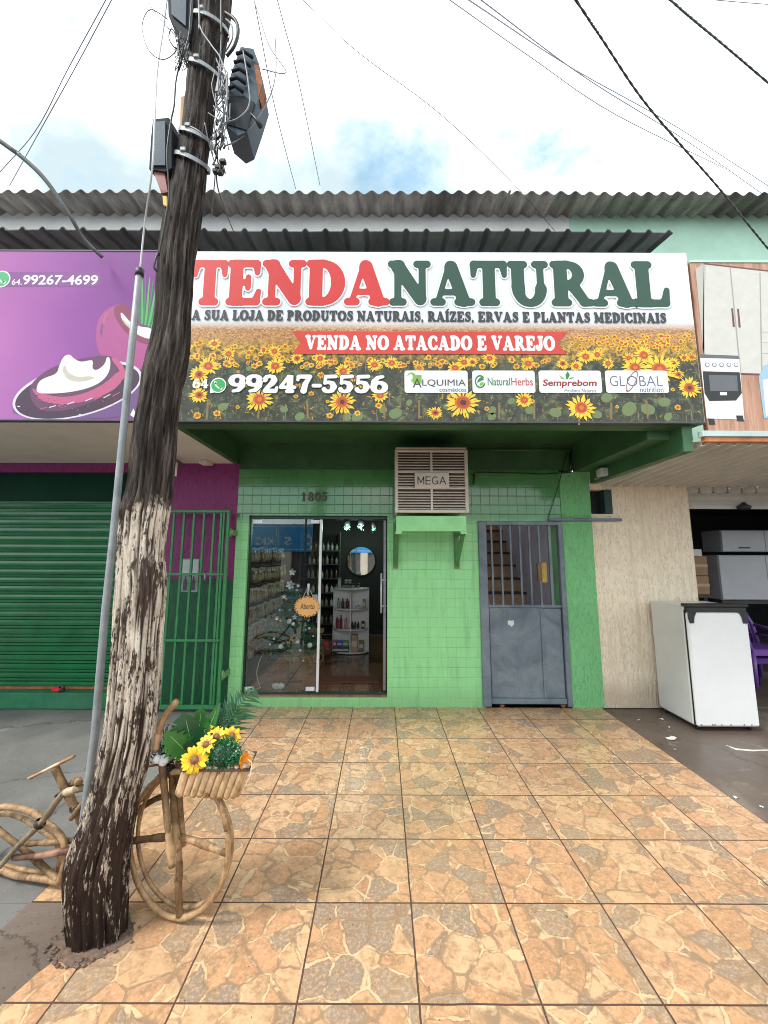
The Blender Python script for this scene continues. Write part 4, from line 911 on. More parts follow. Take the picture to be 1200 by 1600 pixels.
w = MB(); c = at(341, 602, ly(Lk)); chat_icon(w, (c.x, c.y, c.z), .066, 0, 1); w.build('phone_icon', [inkw, flat('ink_chat_green', (40, 185, 90))], sg)
lg = [flat('ink_logo_white', (244, 246, 248), k=.78), flat('ink_lime', (140, 195, 70)), flat('ink_logo_grey', (70, 72, 76)), flat('ink_leaf_green', (45, 140, 80)), flat('ink_rose', (215, 90, 90)), flat('ink_maroon', (165, 35, 45)), flat('ink_blue_grey', (95, 110, 140)), flat('ink_copper', (160, 95, 80))]
def logo(px0, px1, name, draw):
    x0, x1, z0, z1 = box_px(px0, px1, 579, 614, ly(Lk)); w = MB(); rrect(w, x0, x1, z0, z1, ly(Lk), .022, 0)
    W_, H_ = x1 - x0, z1 - z0; y = ly(Lk + 1)
    U = lambda u, v, dy=0: (x0 + u * W_, y - dy * .15, z0 + v * H_)
    draw(w, U, x0, W_, z0, H_, y); w.build(name, lg, sg)
def lg1(w, U, x0, W_, z0, H_, y):
    w.poly([U(.13, .42), U(.27, .42), U(.27, .80), U(.13, .80)], 1)
    pr = [(.05, .76), (.07, .86), (.12, .88), (.155, .80), (.15, .68), (.11, .58), (.16, .50)]
    for i in range(6): 
        a, b = pr[i], pr[i + 1]; w.poly([U(a[0] - .012, a[1] - .03, .002), U(a[0] + .014, a[1] + .03, .002), U(b[0] + .014, b[1] + .03, .002), U(b[0] - .012, b[1] - .03, .002)], 1)
    plain(w, 'A', x0 + .13 * W_, x0 + .27 * W_, z0 + .24 * H_, z0 + .64 * H_, y - .0006, 2); plain(w, 'LQUIMIA', x0 + .28 * W_, x0 + .965 * W_, z0 + .27 * H_, z0 + .60 * H_, y - .0006, 2)
    plain(w, 'cosméticos', x0 + .55 * W_, x0 + .97 * W_, z0 + .06 * H_, z0 + .22 * H_, y - .0006, 6)
def lg2(w, U, x0, W_, z0, H_, y):
    for k in range(16):
        a, b = R(40 + 19 * k), R(40 + 19 * (k + 1)); cx, cz, rx, rz = .125, .5, .085, .30; f = .75
        w.poly([U(cx + rx * math.cos(a), cz + rz * math.sin(a)), U(cx + rx * math.cos(b), cz + rz * math.sin(b)), U(cx + rx * f * math.cos(b), cz + rz * f * math.sin(b)), U(cx + rx * f * math.cos(a), cz + rz * f * math.sin(a))][::-1], 3)
    w.poly([U(.07, .45, .001), U(.12, .50, .001), U(.19, .60, .001), U(.15, .72, .001), U(.10, .62, .001)], 3); w.poly([U(.12, .30, .001), U(.17, .36, .001), U(.18, .5, .001), U(.12, .44, .001)], 1)
    plain(w, 'Natural', x0 + .245 * W_, x0 + .60 * W_, z0 + .33 * H_, z0 + .68 * H_, y, 3, .008); plain(w, 'Herbs', x0 + .62 * W_, x0 + .965 * W_, z0 + .33 * H_, z0 + .68 * H_, y, 4, .008)
def lg3(w, U, x0, W_, z0, H_, y):
    plain(w, 'Semprebom', x0 + .06 * W_, x0 + .92 * W_, z0 + .22 * H_, z0 + .60 * H_, y, 5, .022, .12); plain(w, 'Produtos Naturais', x0 + .40 * W_, x0 + .90 * W_, z0 + .03 * H_, z0 + .19 * H_, y, 6, 0, .15)
    w.poly([U(.44, .60), U(.46, .60), U(.50, .80), U(.47, .97), U(.43, .80)], 3); w.poly([U(.43, .60), U(.40, .66), U(.33, .80), U(.36, .62)], 1); w.poly([U(.48, .60), U(.55, .66), U(.57, .70), U(.50, .68)], 3)
def lg4(w, U, x0, W_, z0, H_, y):
    plain(w, 'GL', x0 + .07 * W_, x0 + .31 * W_, z0 + .30 * H_, z0 + .76 * H_, y, 6, -.012); plain(w, 'O', x0 + .34 * W_, x0 + .51 * W_, z0 + .30 * H_, z0 + .76 * H_, y, 6, -.012); plain(w, 'BAL', x0 + .54 * W_, x0 + .91 * W_, z0 + .30 * H_, z0 + .76 * H_, y, 6, -.012)
    plain(w, 'nutrition', x0 + .54 * W_, x0 + .91 * W_, z0 + .03 * H_, z0 + .26 * H_, y, 6)
    for k in range(24):
        a, b = 2 * math.pi * k / 24, 2 * math.pi * (k + 1) / 24
        def E(t, f): 
            u, v = .175 * f * math.cos(t), .10 * (f - (1 - f) * .6) * math.sin(t); ro = .95; return U(.42 + u * math.cos(ro) - v * math.sin(ro) * .4, .52 + (u * math.sin(ro) + v * math.cos(ro)) * 3.1, .002)
        w.poly([E(a, 1), E(b, 1), E(b, .88), E(a, .88)][::-1], 7)
logo(632, 731, 'brand_plate', lg1); logo(738, 836, 'brand_plate', lg2); logo(842, 940, 'brand_plate', lg3); logo(946, 1044, 'brand_plate', lg4)

# ------------------------------------------------------------------ purple sign on the left
def m_purple():
    m, nt, b = new_mat('printed_purple_vinyl')
    W = coords(nt, world_pos=True); n = noi(nt, coords(nt, (.7, 1, 1), world_pos=True), 1.3, 3, .5, .4)
    sx = N(nt, 'ShaderNodeSeparateXYZ'); L(nt, W, sx.inputs[0])
    t = mth(nt, 'ADD', mth(nt, 'MULTIPLY', mth(nt, 'SUBTRACT', -1.9, sx.outputs['X']), .62), mth(nt, 'MULTIPLY', mth(nt, 'SUBTRACT', n.outputs['Fac'], .5), .55), True)
    c = ramp(nt, t, [(0, (.165, .035, .20)), (.45, (.26, .06, .285)), (1, (.43, .125, .37))]); L(nt, c, b.inputs['Base Color']); b.inputs['Roughness'].default_value = .3; return m
psn = thing('purple_sign', (-3.4, YS, at(100, 655, YS).z), 'purple shop sign with a phone number and a printed bowl of cream and coconut', 'sign')
PX0, PX1 = -6.2, X0 - .018
zT2, zB2 = at(100, 392.5, YS).z, at(100, 655, YS).z
w = MB(); w.box(PX0, PX1, YS, YS + .05, zB2, zT2); w.build('panel', m_purple(), psn)
w = MB(); w.box(PX0, PX1 + .003, YS - .004, YS + .054, zB2 - .012, zB2 - .0005); w.box(PX0, PX1, YS - .004, YS + .054, zT2 + .0005, zT2 + .012); w.build('frame', pm('purple_sign_frame', (.10, .07, .11), .4, .2), psn)
def Z2(zx, zy, k): return at(zx / 2.4, 360 + zy / 2.4, ly(k))
pk = [flat('ink_deep_plum', (70, 38, 68)), flat('ink_plum', (108, 62, 98)), flat('ink_pink', (205, 95, 140)), flat('ink_cream', (246, 240, 232), k=.78), flat('ink_rim_white', (226, 218, 230), k=.78), flat('ink_coconut', (186, 82, 150)), flat('ink_coconut_dark', (150, 55, 95)), flat('ink_palm', (90, 185, 105)), flat('ink_palm_dark', (40, 130, 70)), flat('ink_pill', (142, 60, 150)), flat('ink_cream_shade', (214, 204, 190)), flat('ink_violet', (120, 80, 140))]
w = MB()
def smooth(pts, it=2):
    for _ in range(it):
        q = []
        for i in range(len(pts)):
            a, b = pts[i], pts[(i + 1) % len(pts)]; q += [(a[0] * .75 + b[0] * .25, a[1] * .75 + b[1] * .25), (a[0] * .25 + b[0] * .75, a[1] * .25 + b[1] * .75)]
        pts = q
    return pts
def PG(pts, mi, k): w.poly([Z2(x, y, k) for x, y in (smooth(pts) if len(pts) > 4 else pts)], mi)
def EL(cx, cy, rx, ry, rot, mi, k, n=36):
    a_ = math.radians(rot); P = []
    for q in range(n):
        t = 2 * math.pi * q / n; x, y = rx * math.cos(t), ry * math.sin(t); P.append((cx + x * math.cos(a_) + y * math.sin(a_), cy - x * math.sin(a_) + y * math.cos(a_)))
    PG(P, mi, k)
# palm leaf and coconut half
for q in range(9):
    bx, by = 528 + 6 * q, 350 + q * 2; tx_, ty_ = 520 + 14 * q, 150 + 8 * q
    PG([(bx - 5, by), (bx + 5, by), (tx_ + 1, ty_ + 10), (tx_ - 2, ty_)], 7 if q % 2 else 8, 1 + .1 * q)
PG([(372, 470), (358, 410), (362, 345), (392, 300), (440, 276), (470, 276), (492, 300), (520, 360), (575, 380), (592, 420), (590, 520), (480, 520), (420, 480)], 5, 2.2)
PG([(440, 276), (470, 276), (492, 300), (520, 370), (580, 395), (580, 430), (530, 425), (470, 385), (432, 330), (424, 295)], 6, 2.5)
PG([(450, 306), (462, 312), (492, 350), (530, 362), (575, 366), (575, 410), (530, 400), (490, 372), (458, 340)], 3, 2.8)
# bowl
PG([(46, 640), (60, 612), (110, 700), (250, 706), (430, 660), (520, 560), (535, 540), (520, 640), (505, 706), (50, 706)], 11, 3)
EL(290, 600, 250, 98, 14, 4, 3.3); EL(290, 602, 240, 90, 14, 0, 3.6)
PG([(110, 590), (130, 560), (180, 520), (260, 490), (360, 470), (420, 470), (460, 500), (475, 540), (440, 590), (380, 630), (300, 662), (220, 680), (150, 676), (116, 640)], 1, 3.9)
PG([(112, 585), (150, 610), (230, 628), (320, 612), (400, 570), (450, 520), (470, 545), (440, 590), (380, 622), (290, 650), (210, 652), (150, 640)], 2, 4.2)
PG([(135, 610), (140, 575), (160, 555), (215, 538), (222, 505), (240, 470), (262, 464), (274, 478), (300, 494), (330, 488), (350, 486), (345, 520), (365, 525), (395, 500), (400, 472), (415, 480), (412, 530), (380, 570), (320, 596), (240, 610), (180, 612)], 3, 4.6)
PG([(232, 520), (246, 500), (250, 530), (290, 552), (340, 545), (360, 555), (300, 570), (250, 560)], 10, 4.8)
PG([(410, 475), (440, 480), (466, 512), (474, 548), (450, 570), (455, 530)], 2, 4.9)
PG([(488, 692), (500, 668), (512, 690), (505, 704)], 3, 5)
for (x, y, r_) in [(70, 660, 6), (300, 690, 5)]: EL(x, y, r_, r_ * .4, 0, 4, 5)
rq = random.Random(12)
for _ in range(70):
    a = rq.uniform(0, 6.283); x, y = 285 + 165 * math.cos(a) * rq.uniform(.5, 1), 632 + 42 * math.sin(a) * rq.uniform(.3, 1)
    if y > 612: EL(x, y, rq.uniform(1.5, 5), rq.uniform(1, 2.2), 14, rq.choice((0, 2, 6)), 4.4, 8)
for q in range(9):
    x0 = 150 + 34 * q; PG([(x0, 668 - q * 6), (x0 + 26, 662 - q * 7), (x0 + 27, 665 - q * 7), (x0, 672 - q * 6)], 4 if q % 2 else 2, 4.45)
for (pts, mi) in (([(385, 330), (400, 310), (412, 305), (398, 330), (390, 360)], 2), ([(375, 380), (380, 350), (386, 352), (382, 400)], 11), ([(460, 330), (480, 352), (500, 366), (484, 366), (462, 345)], 10)): PG(pts, mi, 2.9)
w.build('printed_bowl', pk, psn)
w = MB(); x0, x1, z0, z1 = box_px(2, 158, 425, 448, ly(1)); rrect(w, x0, x1, z0, z1, ly(1), .045, 0); w.build('number_pill', flat('ink_pill_dark', (140, 66, 150)), psn)
w = MB(); x0, x1, z0, z1 = box_px(36, 153, 429.5, 445, ly(2)); plain(w, '99267-4699', x0, x1, z0, z1, ly(2), 0, .022); x0, x1, z0, z1 = box_px(18.5, 34.5, 436, 445, ly(2)); plain(w, '64.', x0, x1, z0, z1, ly(2), 0, .01); w.build('lettering', inkw, psn)
w = MB(); c = at(2, 436, ly(2.2)); chat_icon(w, (c.x, c.y, c.z), .078, 0, 1); w.build('phone_icon', [inkw, flat('ink_chat_green_pale', (70, 190, 120))], psn)

# ------------------------------------------------------------------ furniture sign on the right
fsn = thing('furniture_sign', (3.9, YS, at(1150, 672, YS).z), 'wood patterned shop sign with a printed white wardrobe and cooker', 'sign')
def m_woodprint():
    m, nt, b = new_mat('printed_wood_planks')
    W = coords(nt, world_pos=True); br = N(nt, 'ShaderNodeTexWave', wave_type='BANDS', bands_direction='X', Scale=2.2, Distortion=1.5, Detail=4); L(nt, coords(nt, (1, 1, .25), world_pos=True), br.inputs['Vector'])
    n = noi(nt, coords(nt, (9, 9, .9), world_pos=True), 3, 6, .65)
    c = ramp(nt, n.outputs['Fac'], [(.3, (.25, .10, .055)), (.5, (.46, .24, .15)), (.7, (.60, .37, .26))]); c = mixc(nt, mth(nt, 'MULTIPLY', br.outputs['Fac'], .35), c, (.30, .13, .08))
    L(nt, c, b.inputs['Base Color']); b.inputs['Roughness'].default_value = .3; return m
zT3, zB3 = at(1140, 409, YS).z, at(1150, 672, YS).z
w = MB(); w.box(X1 + .03, 7.2, YS + .012, YS + .06, zB3, zT3); w.build('panel', m_woodprint(), fsn)
lz_ = lambda k: YS + .0112 - .0008 * k
def Z4(zx, zy, k): return at(700 + zx / 2.4, 260 + zy / 2.4, lz_(k))
w = MB(); fm = [flat('ink_wardrobe', (226, 222, 214), k=.75), flat('ink_wardrobe_side', (205, 200, 190), k=.75), flat('ink_handle', (120, 75, 70)), flat('ink_seam', (180, 172, 165), k=.75), flat('ink_cooker_white', (240, 240, 240), k=.78), flat('ink_cooker_black', (38, 38, 42)), flat('ink_cooker_grey', (110, 112, 118)), flat('ink_pale_blue', (170, 205, 225), k=.75), flat('ink_floor_wood', (176, 110, 84))]
def PF(pts, mi, k): w.poly([Z4(x, y, k) for x, y in pts], mi)
PF([(928, 385), (958, 362), (1400, 415), (1400, 800), (1090, 776), (962, 745)], 0, 1)
PF([(928, 385), (958, 362), (968, 366), (955, 700), (962, 745)], 1, 1.5)
PF([(1056, 380), (1060, 380), (1100, 775), (1094, 775)], 3, 1.6); PF([(1168, 400), (1172, 400), (1180, 785), (1174, 785)], 3, 1.6)
for (x, y) in ((1062, 532), (1084, 534)): PF([(x, y), (x + 7, y), (x + 14, y + 70), (x + 6, y + 70)], 2, 2)
PF([(958, 362), (1400, 412), (1400, 417), (958, 367)], 2, 2); PF([(1090, 774), (1260, 780), (1260, 785), (1090, 780)], 2, 2)
for y in (620, 660, 700): PF([(1176, y), (1400, y + 4), (1400, y + 6), (1176, y + 2)], 3, 2)
PF([(945, 718), (1092, 722), (1112, 950), (970, 945)], 4, 2.5); PF([(955, 768), (1094, 772), (1102, 850), (1080, 878), (980, 880), (962, 850)], 5, 3); PF([(978, 782), (1084, 784), (1088, 842), (984, 842)], 6, 3.4); PF([(1020, 846), (1046, 846), (1046, 858), (1020, 858)], 4, 3.4)
PF([(940, 704), (1088, 710), (1094, 722), (945, 718)], 6, 3)
for q in range(5):
    c = Z4(972 + 27 * q, 744, 3.2); disc(w, (c.x, c.y, c.z), .019, .019, 6, 14); disc(w, (c.x, c.y - .001, c.z), .014, .014, 4, 14)
PF([(975, 945), (998, 946), (1002, 968), (980, 968)], 5, 3); PF([(1080, 934), (1106, 934), (1110, 956), (1084, 954)], 5, 3)
PF([(1165, 790), (1185, 745), (1400, 700), (1400, 945), (1185, 945)], 7, 2.6); PF([(1180, 800), (1400, 760), (1400, 930), (1192, 935)], 4, 2.9)
w.build('printed_furniture', fm, fsn)
w = MB(); w.box(X1 + .03, 7.2, YS + .006, YS + .062, zT3 + .0005, zT3 + .02); w.build('frame', M['mint'], fsn)

# mirrored street sign: the blue shop sign across the road
bs = thing('blue_street_sign', (0, -12.9, 2), 'long blue shop sign across the street mirrored in the glass', 'sign')
GYR = 2 * gy
w = MB(); w.box(-14, 10, -12.9, -12.8, 1.84, 3.32); w.build('panel', flat('ink_signal_blue', (52, 158, 222), k=1.0), bs)
w = MB()
for (x0, x1) in ((-5.62, -2.6), (-2.5, 1.5), (-8.4, -5.72)):
    for (a, b, c, d) in ((x0, x1, 3.17, 3.20), (x0, x1, 1.95, 1.98), (x0, x0 + .03, 1.9805, 3.1695), (x1 - .03, x1, 1.9805, 3.1695)): w.box(a, b, -12.80 + .001, -12.79, c, d)
def mirrored(s, xc, wd, z0, z1, bold=.02):
    plain(w, s, xc + wd / 2, xc - wd / 2, z0, z1, -12.788, 0, bold)
mirrored('Õ', -3.98, .46, 2.2, 2.8); mirrored('S', -5.1, .40, 2.2, 2.62); mirrored('KIC', -6.35, .95, 2.2, 2.6)
w.build('lettering', inkw, bs)
# ------------------------------------------------------------------ leaning wooden pole
YP = 2.08
tr = [(-40, 303, 361), (0, 301, 361), (20, 300, 360), (60, 297, 354), (100, 295, 348), (140, 292, 340), (200, 285, 333), (230, 279, 329), (260, 273, 325), (300, 266, 322), (350, 255, 316), (400, 248, 308), (460, 246, 303), (510, 242, 299), (550, 232, 298), (585, 221, 292), (610, 219, 284), (660, 210, 277), (710, 205, 273), (755, 201, 267), (780, 196, 265), (793, 191, 263), (805, 187, 262), (835, 185, 256), (868, 182, 254), (910, 179, 259), (950, 177, 255), (1000, 174, 250), (1050, 170, 248), (1090, 166, 246), (1150, 159, 240), (1200, 147, 229), (1250, 135, 215), (1300, 117, 208), (1325, 106, 203), (1350, 98, 200), (1400, 96, 199), (1435, 98, 198), (1490, 103, 196)]
zs, cxs, rs_ = [], [], []
for (y, l, r) in tr:
    a, b = at(l, y, YP), at(r, y, YP); zs.append((a.z + b.z) / 2); cxs.append((a.x + b.x) / 2); rs_.append((b.x - a.x) / 2)
o_ = np.argsort(zs); zs, cxs, rs_ = np.array(zs)[o_], np.array(cxs)[o_], np.array(rs_)[o_]
zs = np.append(zs, zs[-1] + 1.9); cxs = np.append(cxs, cxs[-1] + .05); rs_ = np.append(rs_, rs_[-1] * .93)
ZP = np.linspace(-.02, zs[-1], 760); CX = np.interp(ZP, zs, cxs); RX = np.interp(ZP, zs, rs_) * (.955 - .05 * np.clip(1 - ZP / .35, 0, 1))
ker = np.ones(7) / 7
CX = np.convolve(np.pad(CX, 3, 'edge'), ker, 'valid'); RX = np.convolve(np.pad(RX, 3, 'edge'), ker, 'valid')
def pole_x(z): return float(np.interp(z, ZP, CX)), float(np.interp(z, ZP, RX))
pl = MB(); NA = 120; wear = []
for i, z in enumerate(ZP):
    for k in range(NA):
        a = 2 * math.pi * k / NA; ca, sa = math.cos(a), math.sin(a)
        n1 = noise.noise((ca * 2.4, sa * 2.4, z * .45)); n2 = noise.noise((ca * 7 + 5, sa * 7, z * .9)); n3 = noise.noise((ca * 2 + 9, sa * 2, z * 2.2)); n4 = noise.noise((ca * 17, sa * 17 + 3, z * 1.3)); n5 = noise.noise((ca * 26, sa * 26 + 7, z * 9))
        crack = max(0.0, 1 - abs(n2 + .5 * n1) * 9) * (.55 + .45 * noise.noise((ca * 1.5, sa * 1.5 + 7, z * 1.1))) + .6 * max(0.0, 1 - abs(n4) * 7)
        d = .016 * n1 + .007 * n3 + .006 * n4 + .0035 * n5 - .017 * max(0, crack)
        kz, kx = 2.10, -.30
        hole = math.exp(-(((z - at(190, 812, YP).z) / .03) ** 2) - (((a - R(222)) / .15) ** 2)); knot = math.exp(-(((z - at(215, 795, YP).z) / .06) ** 2) - (((a - R(228)) / .4) ** 2))
        d += -.07 * hole + .012 * knot
        r = RX[i] * 1.0 + d
        pl.v.append((CX[i] + r * ca, YP + (RX[i] * .68 + d) * sa, z)); wear.append(max(0, min(1, crack * .8 + hole + .4 * knot)))
for i in range(len(ZP) - 1):
    for k in range(NA):
        pl.f.append((i * NA + k, i * NA + (k + 1) % NA, (i + 1) * NA + (k + 1) % NA, (i + 1) * NA + k)); pl.m.append(0); pl.s.append(True)
pl.f.append(tuple((len(ZP) - 1) * NA + k for k in range(NA))); pl.m.append(0); pl.s.append(False)
pl.a = wear
pole = thing('utility_pole', (-1.25, YP, 0), 'rough leaning wooden utility pole, dark at the top and worn white along its lower half', 'utility pole')
pl.build('shaft', M['pole'], pole)
def band(py, tilt, drop, wdt=.026):
    z = at(300, py, YP).z; x, r = pole_x(z); q = MB(); n = 40; vs_ = []
    for k in range(n):
        a = 2 * math.pi * k / n; ca, sa = math.cos(a), math.sin(a)
        zz = z + tilt * ca; xx, r = pole_x(zz)
        for (dr, dz) in ((.006, -wdt / 2), (.011, -wdt / 2), (.011, wdt / 2), (.006, wdt / 2)): vs_.append((xx + (r + dr + .004) * ca, YP + (r * .68 + dr + .006) * sa, zz + dz + drop * sa * .03))
    q.add(vs_, [(4 * k + j, 4 * k + (j + 1) % 4, 4 * ((k + 1) % n) + (j + 1) % 4, 4 * ((k + 1) % n) + j) for k in range(n) for j in range(4)], 0)
    xx, r = pole_x(z); q.box(xx - .03, xx + .002, YP - r * .68 - .024, YP - r * .68 - .008, z - .013, z + .013, b=.004)
    q.build('steel_band', M['steel'], pole)
for (py, t_, d_) in ((42, -.045, 1), (113, -.05, 1), (216, -.04, 1), (254, -.045, 1)): band(py, t_, d_)
# damp rim round its foot
q = MB(); P = []
for k in range(30):
    a = 2 * math.pi * k / 30; rr = .160 * (1 + .36 * noise.noise((math.cos(a) * 1.7, math.sin(a) * 1.7, 5))); P.append((pole_x(0)[0] + .0 + rr * math.cos(a), YP + rr * .75 * math.sin(a) - .02, .0025))
q.poly(P); rp_ = random.Random(4)
for k in range(70):
    a = rp_.uniform(2.6, 5.2) if k % 3 else rp_.uniform(0, 6.28); rr = rp_.uniform(.135, .185); c_x, c_y = pole_x(0)[0] + rr * math.cos(a), YP + rr * .78 * math.sin(a) - .01; s_ = rp_.uniform(.003, .010)
    q.ball((c_x, c_y, .003 + s_ * .3), s_, 6, 0, .6)
tag(q.build('damp_ground', pm('damp_soil', (.14, .09, .065), .9, .45, 40, .5)), kind='structure')

# steel conduit beside the pole
YC = 2.18
cp_ = [at(218, 424, YC), at(206, 540, YC), at(190, 700, YC), at(178, 830, YC), at(165, 950, YC), at(148, 1150, YC), at(134, 1258, YC)]
e = cp_[-1] + (cp_[-1] - cp_[-2]).normalized() * .6
if e.z > .0: e = cp_[-1] + (cp_[-1] - cp_[-2]) * (cp_[-1].z / (cp_[-2].z - cp_[-1].z))
t = thing('steel_conduit', (e.x, e.y, 0), 'thin galvanised steel conduit running up beside the leaning wooden pole', 'pipe')
q = MB(); q.tube(cp_ + [e], .0185, 14); q.build('pipe', pm('dull_galvanised_conduit', (.27, .29, .30), .5, .2, 14, .05, metal=.3), t)
q = MB(); q.cyl(cp_[0] - Vector((0, 0, .03)), cp_[0] + Vector((.002, 0, .012)), .023, 12); q.build('end_cap', M['blackpl'], t)

# boxes strapped to the pole
def slab_box(mb, P, d, mi=0): mb.prism([Vector(p) for p in P], d, mi)
t = thing('terminal_box', at(252, 240, 2.1), 'flat blue grey cable box on the left of the pole', 'cable box')
q = MB(); YB = 2.02
P = [at(239, 186, YB), at(264, 184, YB), at(268, 200, YB), at(268, 262, YB), at(258, 268, YB), at(233, 264, YB), at(236, 215, YB)]
q.prism(P, (.03, .20, .0)); q.build('case', M['boxdark'], t, fix=True)
q = MB(); P = [at(240, 190, YB - .008), at(258, 189, YB - .008), at(258, 258, YB - .008), at(236, 258, YB - .008)]
q.prism(P, (0, .007, 0)); q.build('cover', M['bluebox'], t, fix=True)
q = MB(); P = [at(238, 264, YB + .01), at(256, 266, YB + .01), at(262, 300, YB + .01), at(252, 302, YB + .01)]
q.prism(P, (.02, .06, 0)); q.build('red_flap', pm('dull_red_plastic', (.20, .04, .035), .5, .2), t, fix=True)
q = MB(); q.prism([at(254, 306, YB), at(260, 306, YB), at(261, 322, YB), at(255, 320, YB)], (0, .02, 0)); q.build('yellow_tag', pm('yellow_tag', (.55, .35, .03), .5, .2), t, fix=True)
t = thing('terminal_box', at(380, 140, 2.0), 'tilted ribbed blue grey cable box on the right of the pole', 'cable box')
q = MB(); YB = 1.93
P = [at(376, 73, YB), at(396, 76, YB), at(405, 100, YB), at(411, 130, YB), at(400, 165, YB), at(386, 205, YB), at(372, 212, YB), at(352, 195, YB), at(357, 145, YB), at(360, 118, YB)]
q.prism(P, (-.02, .19, .03)); q.build('case', M['bluebox'], t, fix=True)
q = MB()
for k in range(5):
    a = at(369 - 3.2 * k, 84 + 13.5 * k, YB - .012); b = at(395 - 3.8 * k, 90 + 13.5 * k, YB - .012); m_ = (a + b) / 2 + Vector((0, -.012, .012)); q.tube([a, m_, b], .009, 8)
q.build('rib', M['boxdark'], t)
q = MB(); P = [at(397, 100, YB - .002), at(404, 102, YB - .002), at(410, 130, YB - .002), at(404, 150, YB - .002)]
q.prism(P, (.003, .08, 0)); q.build('rusty_edge', M['rust'], t, fix=True)
q = MB(); P = [at(358, 150, YB - .006), at(380, 150, YB - .006), at(398, 160, YB - .006), at(386, 203, YB - .006), at(352, 193, YB - .006)]
q.prism(P, (0, .004, 0)); q.build('lower_cover', M['boxdark'], t, fix=True)
q = MB(); q.tube([at(392, 178, YB), at(400, 186, YB), at(407, 197, YB)], [.007, .008, .014], 8); q.build('plug', M['blackpl'], t)
q = MB(); q.prism([at(340, 120, 2.0), at(352, 116, 2.0), at(352, 140, 2.0), at(336, 142, 2.0)], (0, .03, 0)); q.build('bracket', M['steel'], t, fix=True)
t = thing('terminal_box', at(285, 20, 2.1), 'large black box high on the left of the pole, above the wire knot', 'cable box')
q = MB(); YB = 2.0
q.prism([at(261, -60, YB), at(301, -60, YB), at(302, 5, YB), at(300, 40, YB), at(294, 70, YB), at(276, 45, YB), at(263, 24, YB)], (.0, .2, .0)); q.build('case', M['boxdark'], t, fix=True)
q = MB(); q.prism([at(266, -50, YB - .01), at(292, -50, YB - .01), at(290, 40, YB - .01), at(268, 22, YB - .01)], (0, .008, 0)); q.build('cover', M['bluebox'], t, fix=True)
t = thing('wooden_strip', at(288, 180, 2.05), 'short orange wooden strip fixed to the left of the pole above the steel bands', 'wooden strip')
q = MB(); q.prism([at(282, 152, 2.06), at(292, 147, 2.06), at(293, 203, 2.06), at(281, 206, 2.06)], (0, .03, 0)); q.build('strip', m_wood('orange_wood', [(.35, .17, .07), (.5, .26, .12), (.6, .34, .18)]), t, fix=True)
t = thing('cable_clamp', at(342, 265, 2.0), 'clump of dark cable clamps hanging right of the pole', 'cable clamp')
q = MB(); rc = random.Random(3)
for k in range(26):
    a = at(340 + rc.uniform(-7, 10), 185 + rc.uniform(0, 75), 2.0 + rc.uniform(-.05, .05)); b = a + Vector((rc.uniform(-.02, .02), rc.uniform(-.02, .02), rc.uniform(-.06, -.02))); q.tube([a, (a + b) / 2 + Vector((rc.uniform(-.01, .01), 0, 0)), b], rc.uniform(.003, .008), 6)
for (x, y) in ((341, 262), (344, 270), (337, 268), (349, 253)): 
    c = at(x, y, 2.0); q2 = MB(); q2.box(c.x - .014, c.x + .014, c.y - .014, c.y + .014, c.z - .011, c.z + .011, b=.003); q2.build('clamp', M['cable'], t)
q.build('wire_bunch', M['cable'], t)

# ------------------------------------------------------------------ cables
def cable(pts, r, mt, label, name='cable', cat='cable', group=None, sub=6, twist=0):
    "smooth cable through (px, py, depth) points"
    P = [at(*p) for p in pts]; Q = []
    out = lambda q: q[1] < 0 or q[0] < 0 or q[0] > 1200          # runs on past the picture
    if out(pts[0]): P.insert(0, P[0] + (P[0] - P[1]).normalized() * 2.2)
    if out(pts[-1]): P.append(P[-1] + (P[-1] - P[-2]).normalized() * 2.2)
    n = len(P)
    for i in range(n - 1):
        p0, p1, p2, p3 = P[max(i - 1, 0)], P[i], P[i + 1], P[min(i + 2, n - 1)]
        for k in range(sub):
            t = k / sub; Q.append(.5 * ((2 * p1) + (-p0 + p2) * t + (2 * p0 - 5 * p1 + 4 * p2 - p3) * t * t + (-p0 + 3 * p1 - 3 * p2 + p3) * t ** 3))
    Q.append(P[-1]); q = MB()
    if twist:
        for ph in (0, math.pi):
            S_ = []
            for i in range(len(Q) * 3 - 2):
                a, f = divmod(i, 3); p = Q[a].lerp(Q[min(a + 1, len(Q) - 1)], f / 3); an = i * twist + ph; S_.append(p + Vector((math.cos(an), 0, math.sin(an))) * r * .9)
            q.tube(S_, r, 6)
    else: q.tube(Q, r, 6)
    return tag(q.build(name, mt), label, cat, group)
cable([(893, -10, 2.6), (940, 60, 2.9), (1000, 150, 3.3), (1060, 222, 3.6), (1120, 290, 3.9), (1175, 358, 4.2), (1230, 425, 4.4)], .0065, M['cable'], 'thick black twisted cable sagging past the right end of the roof', twist=.8, sub=10)
cable([(1036, -10, 2.8), (1080, 28, 3.0), (1140, 78, 3.3), (1215, 142, 3.6)], .0065, M['cable'], 'short twisted cable crossing the top right corner of the sky', twist=.8, sub=10)
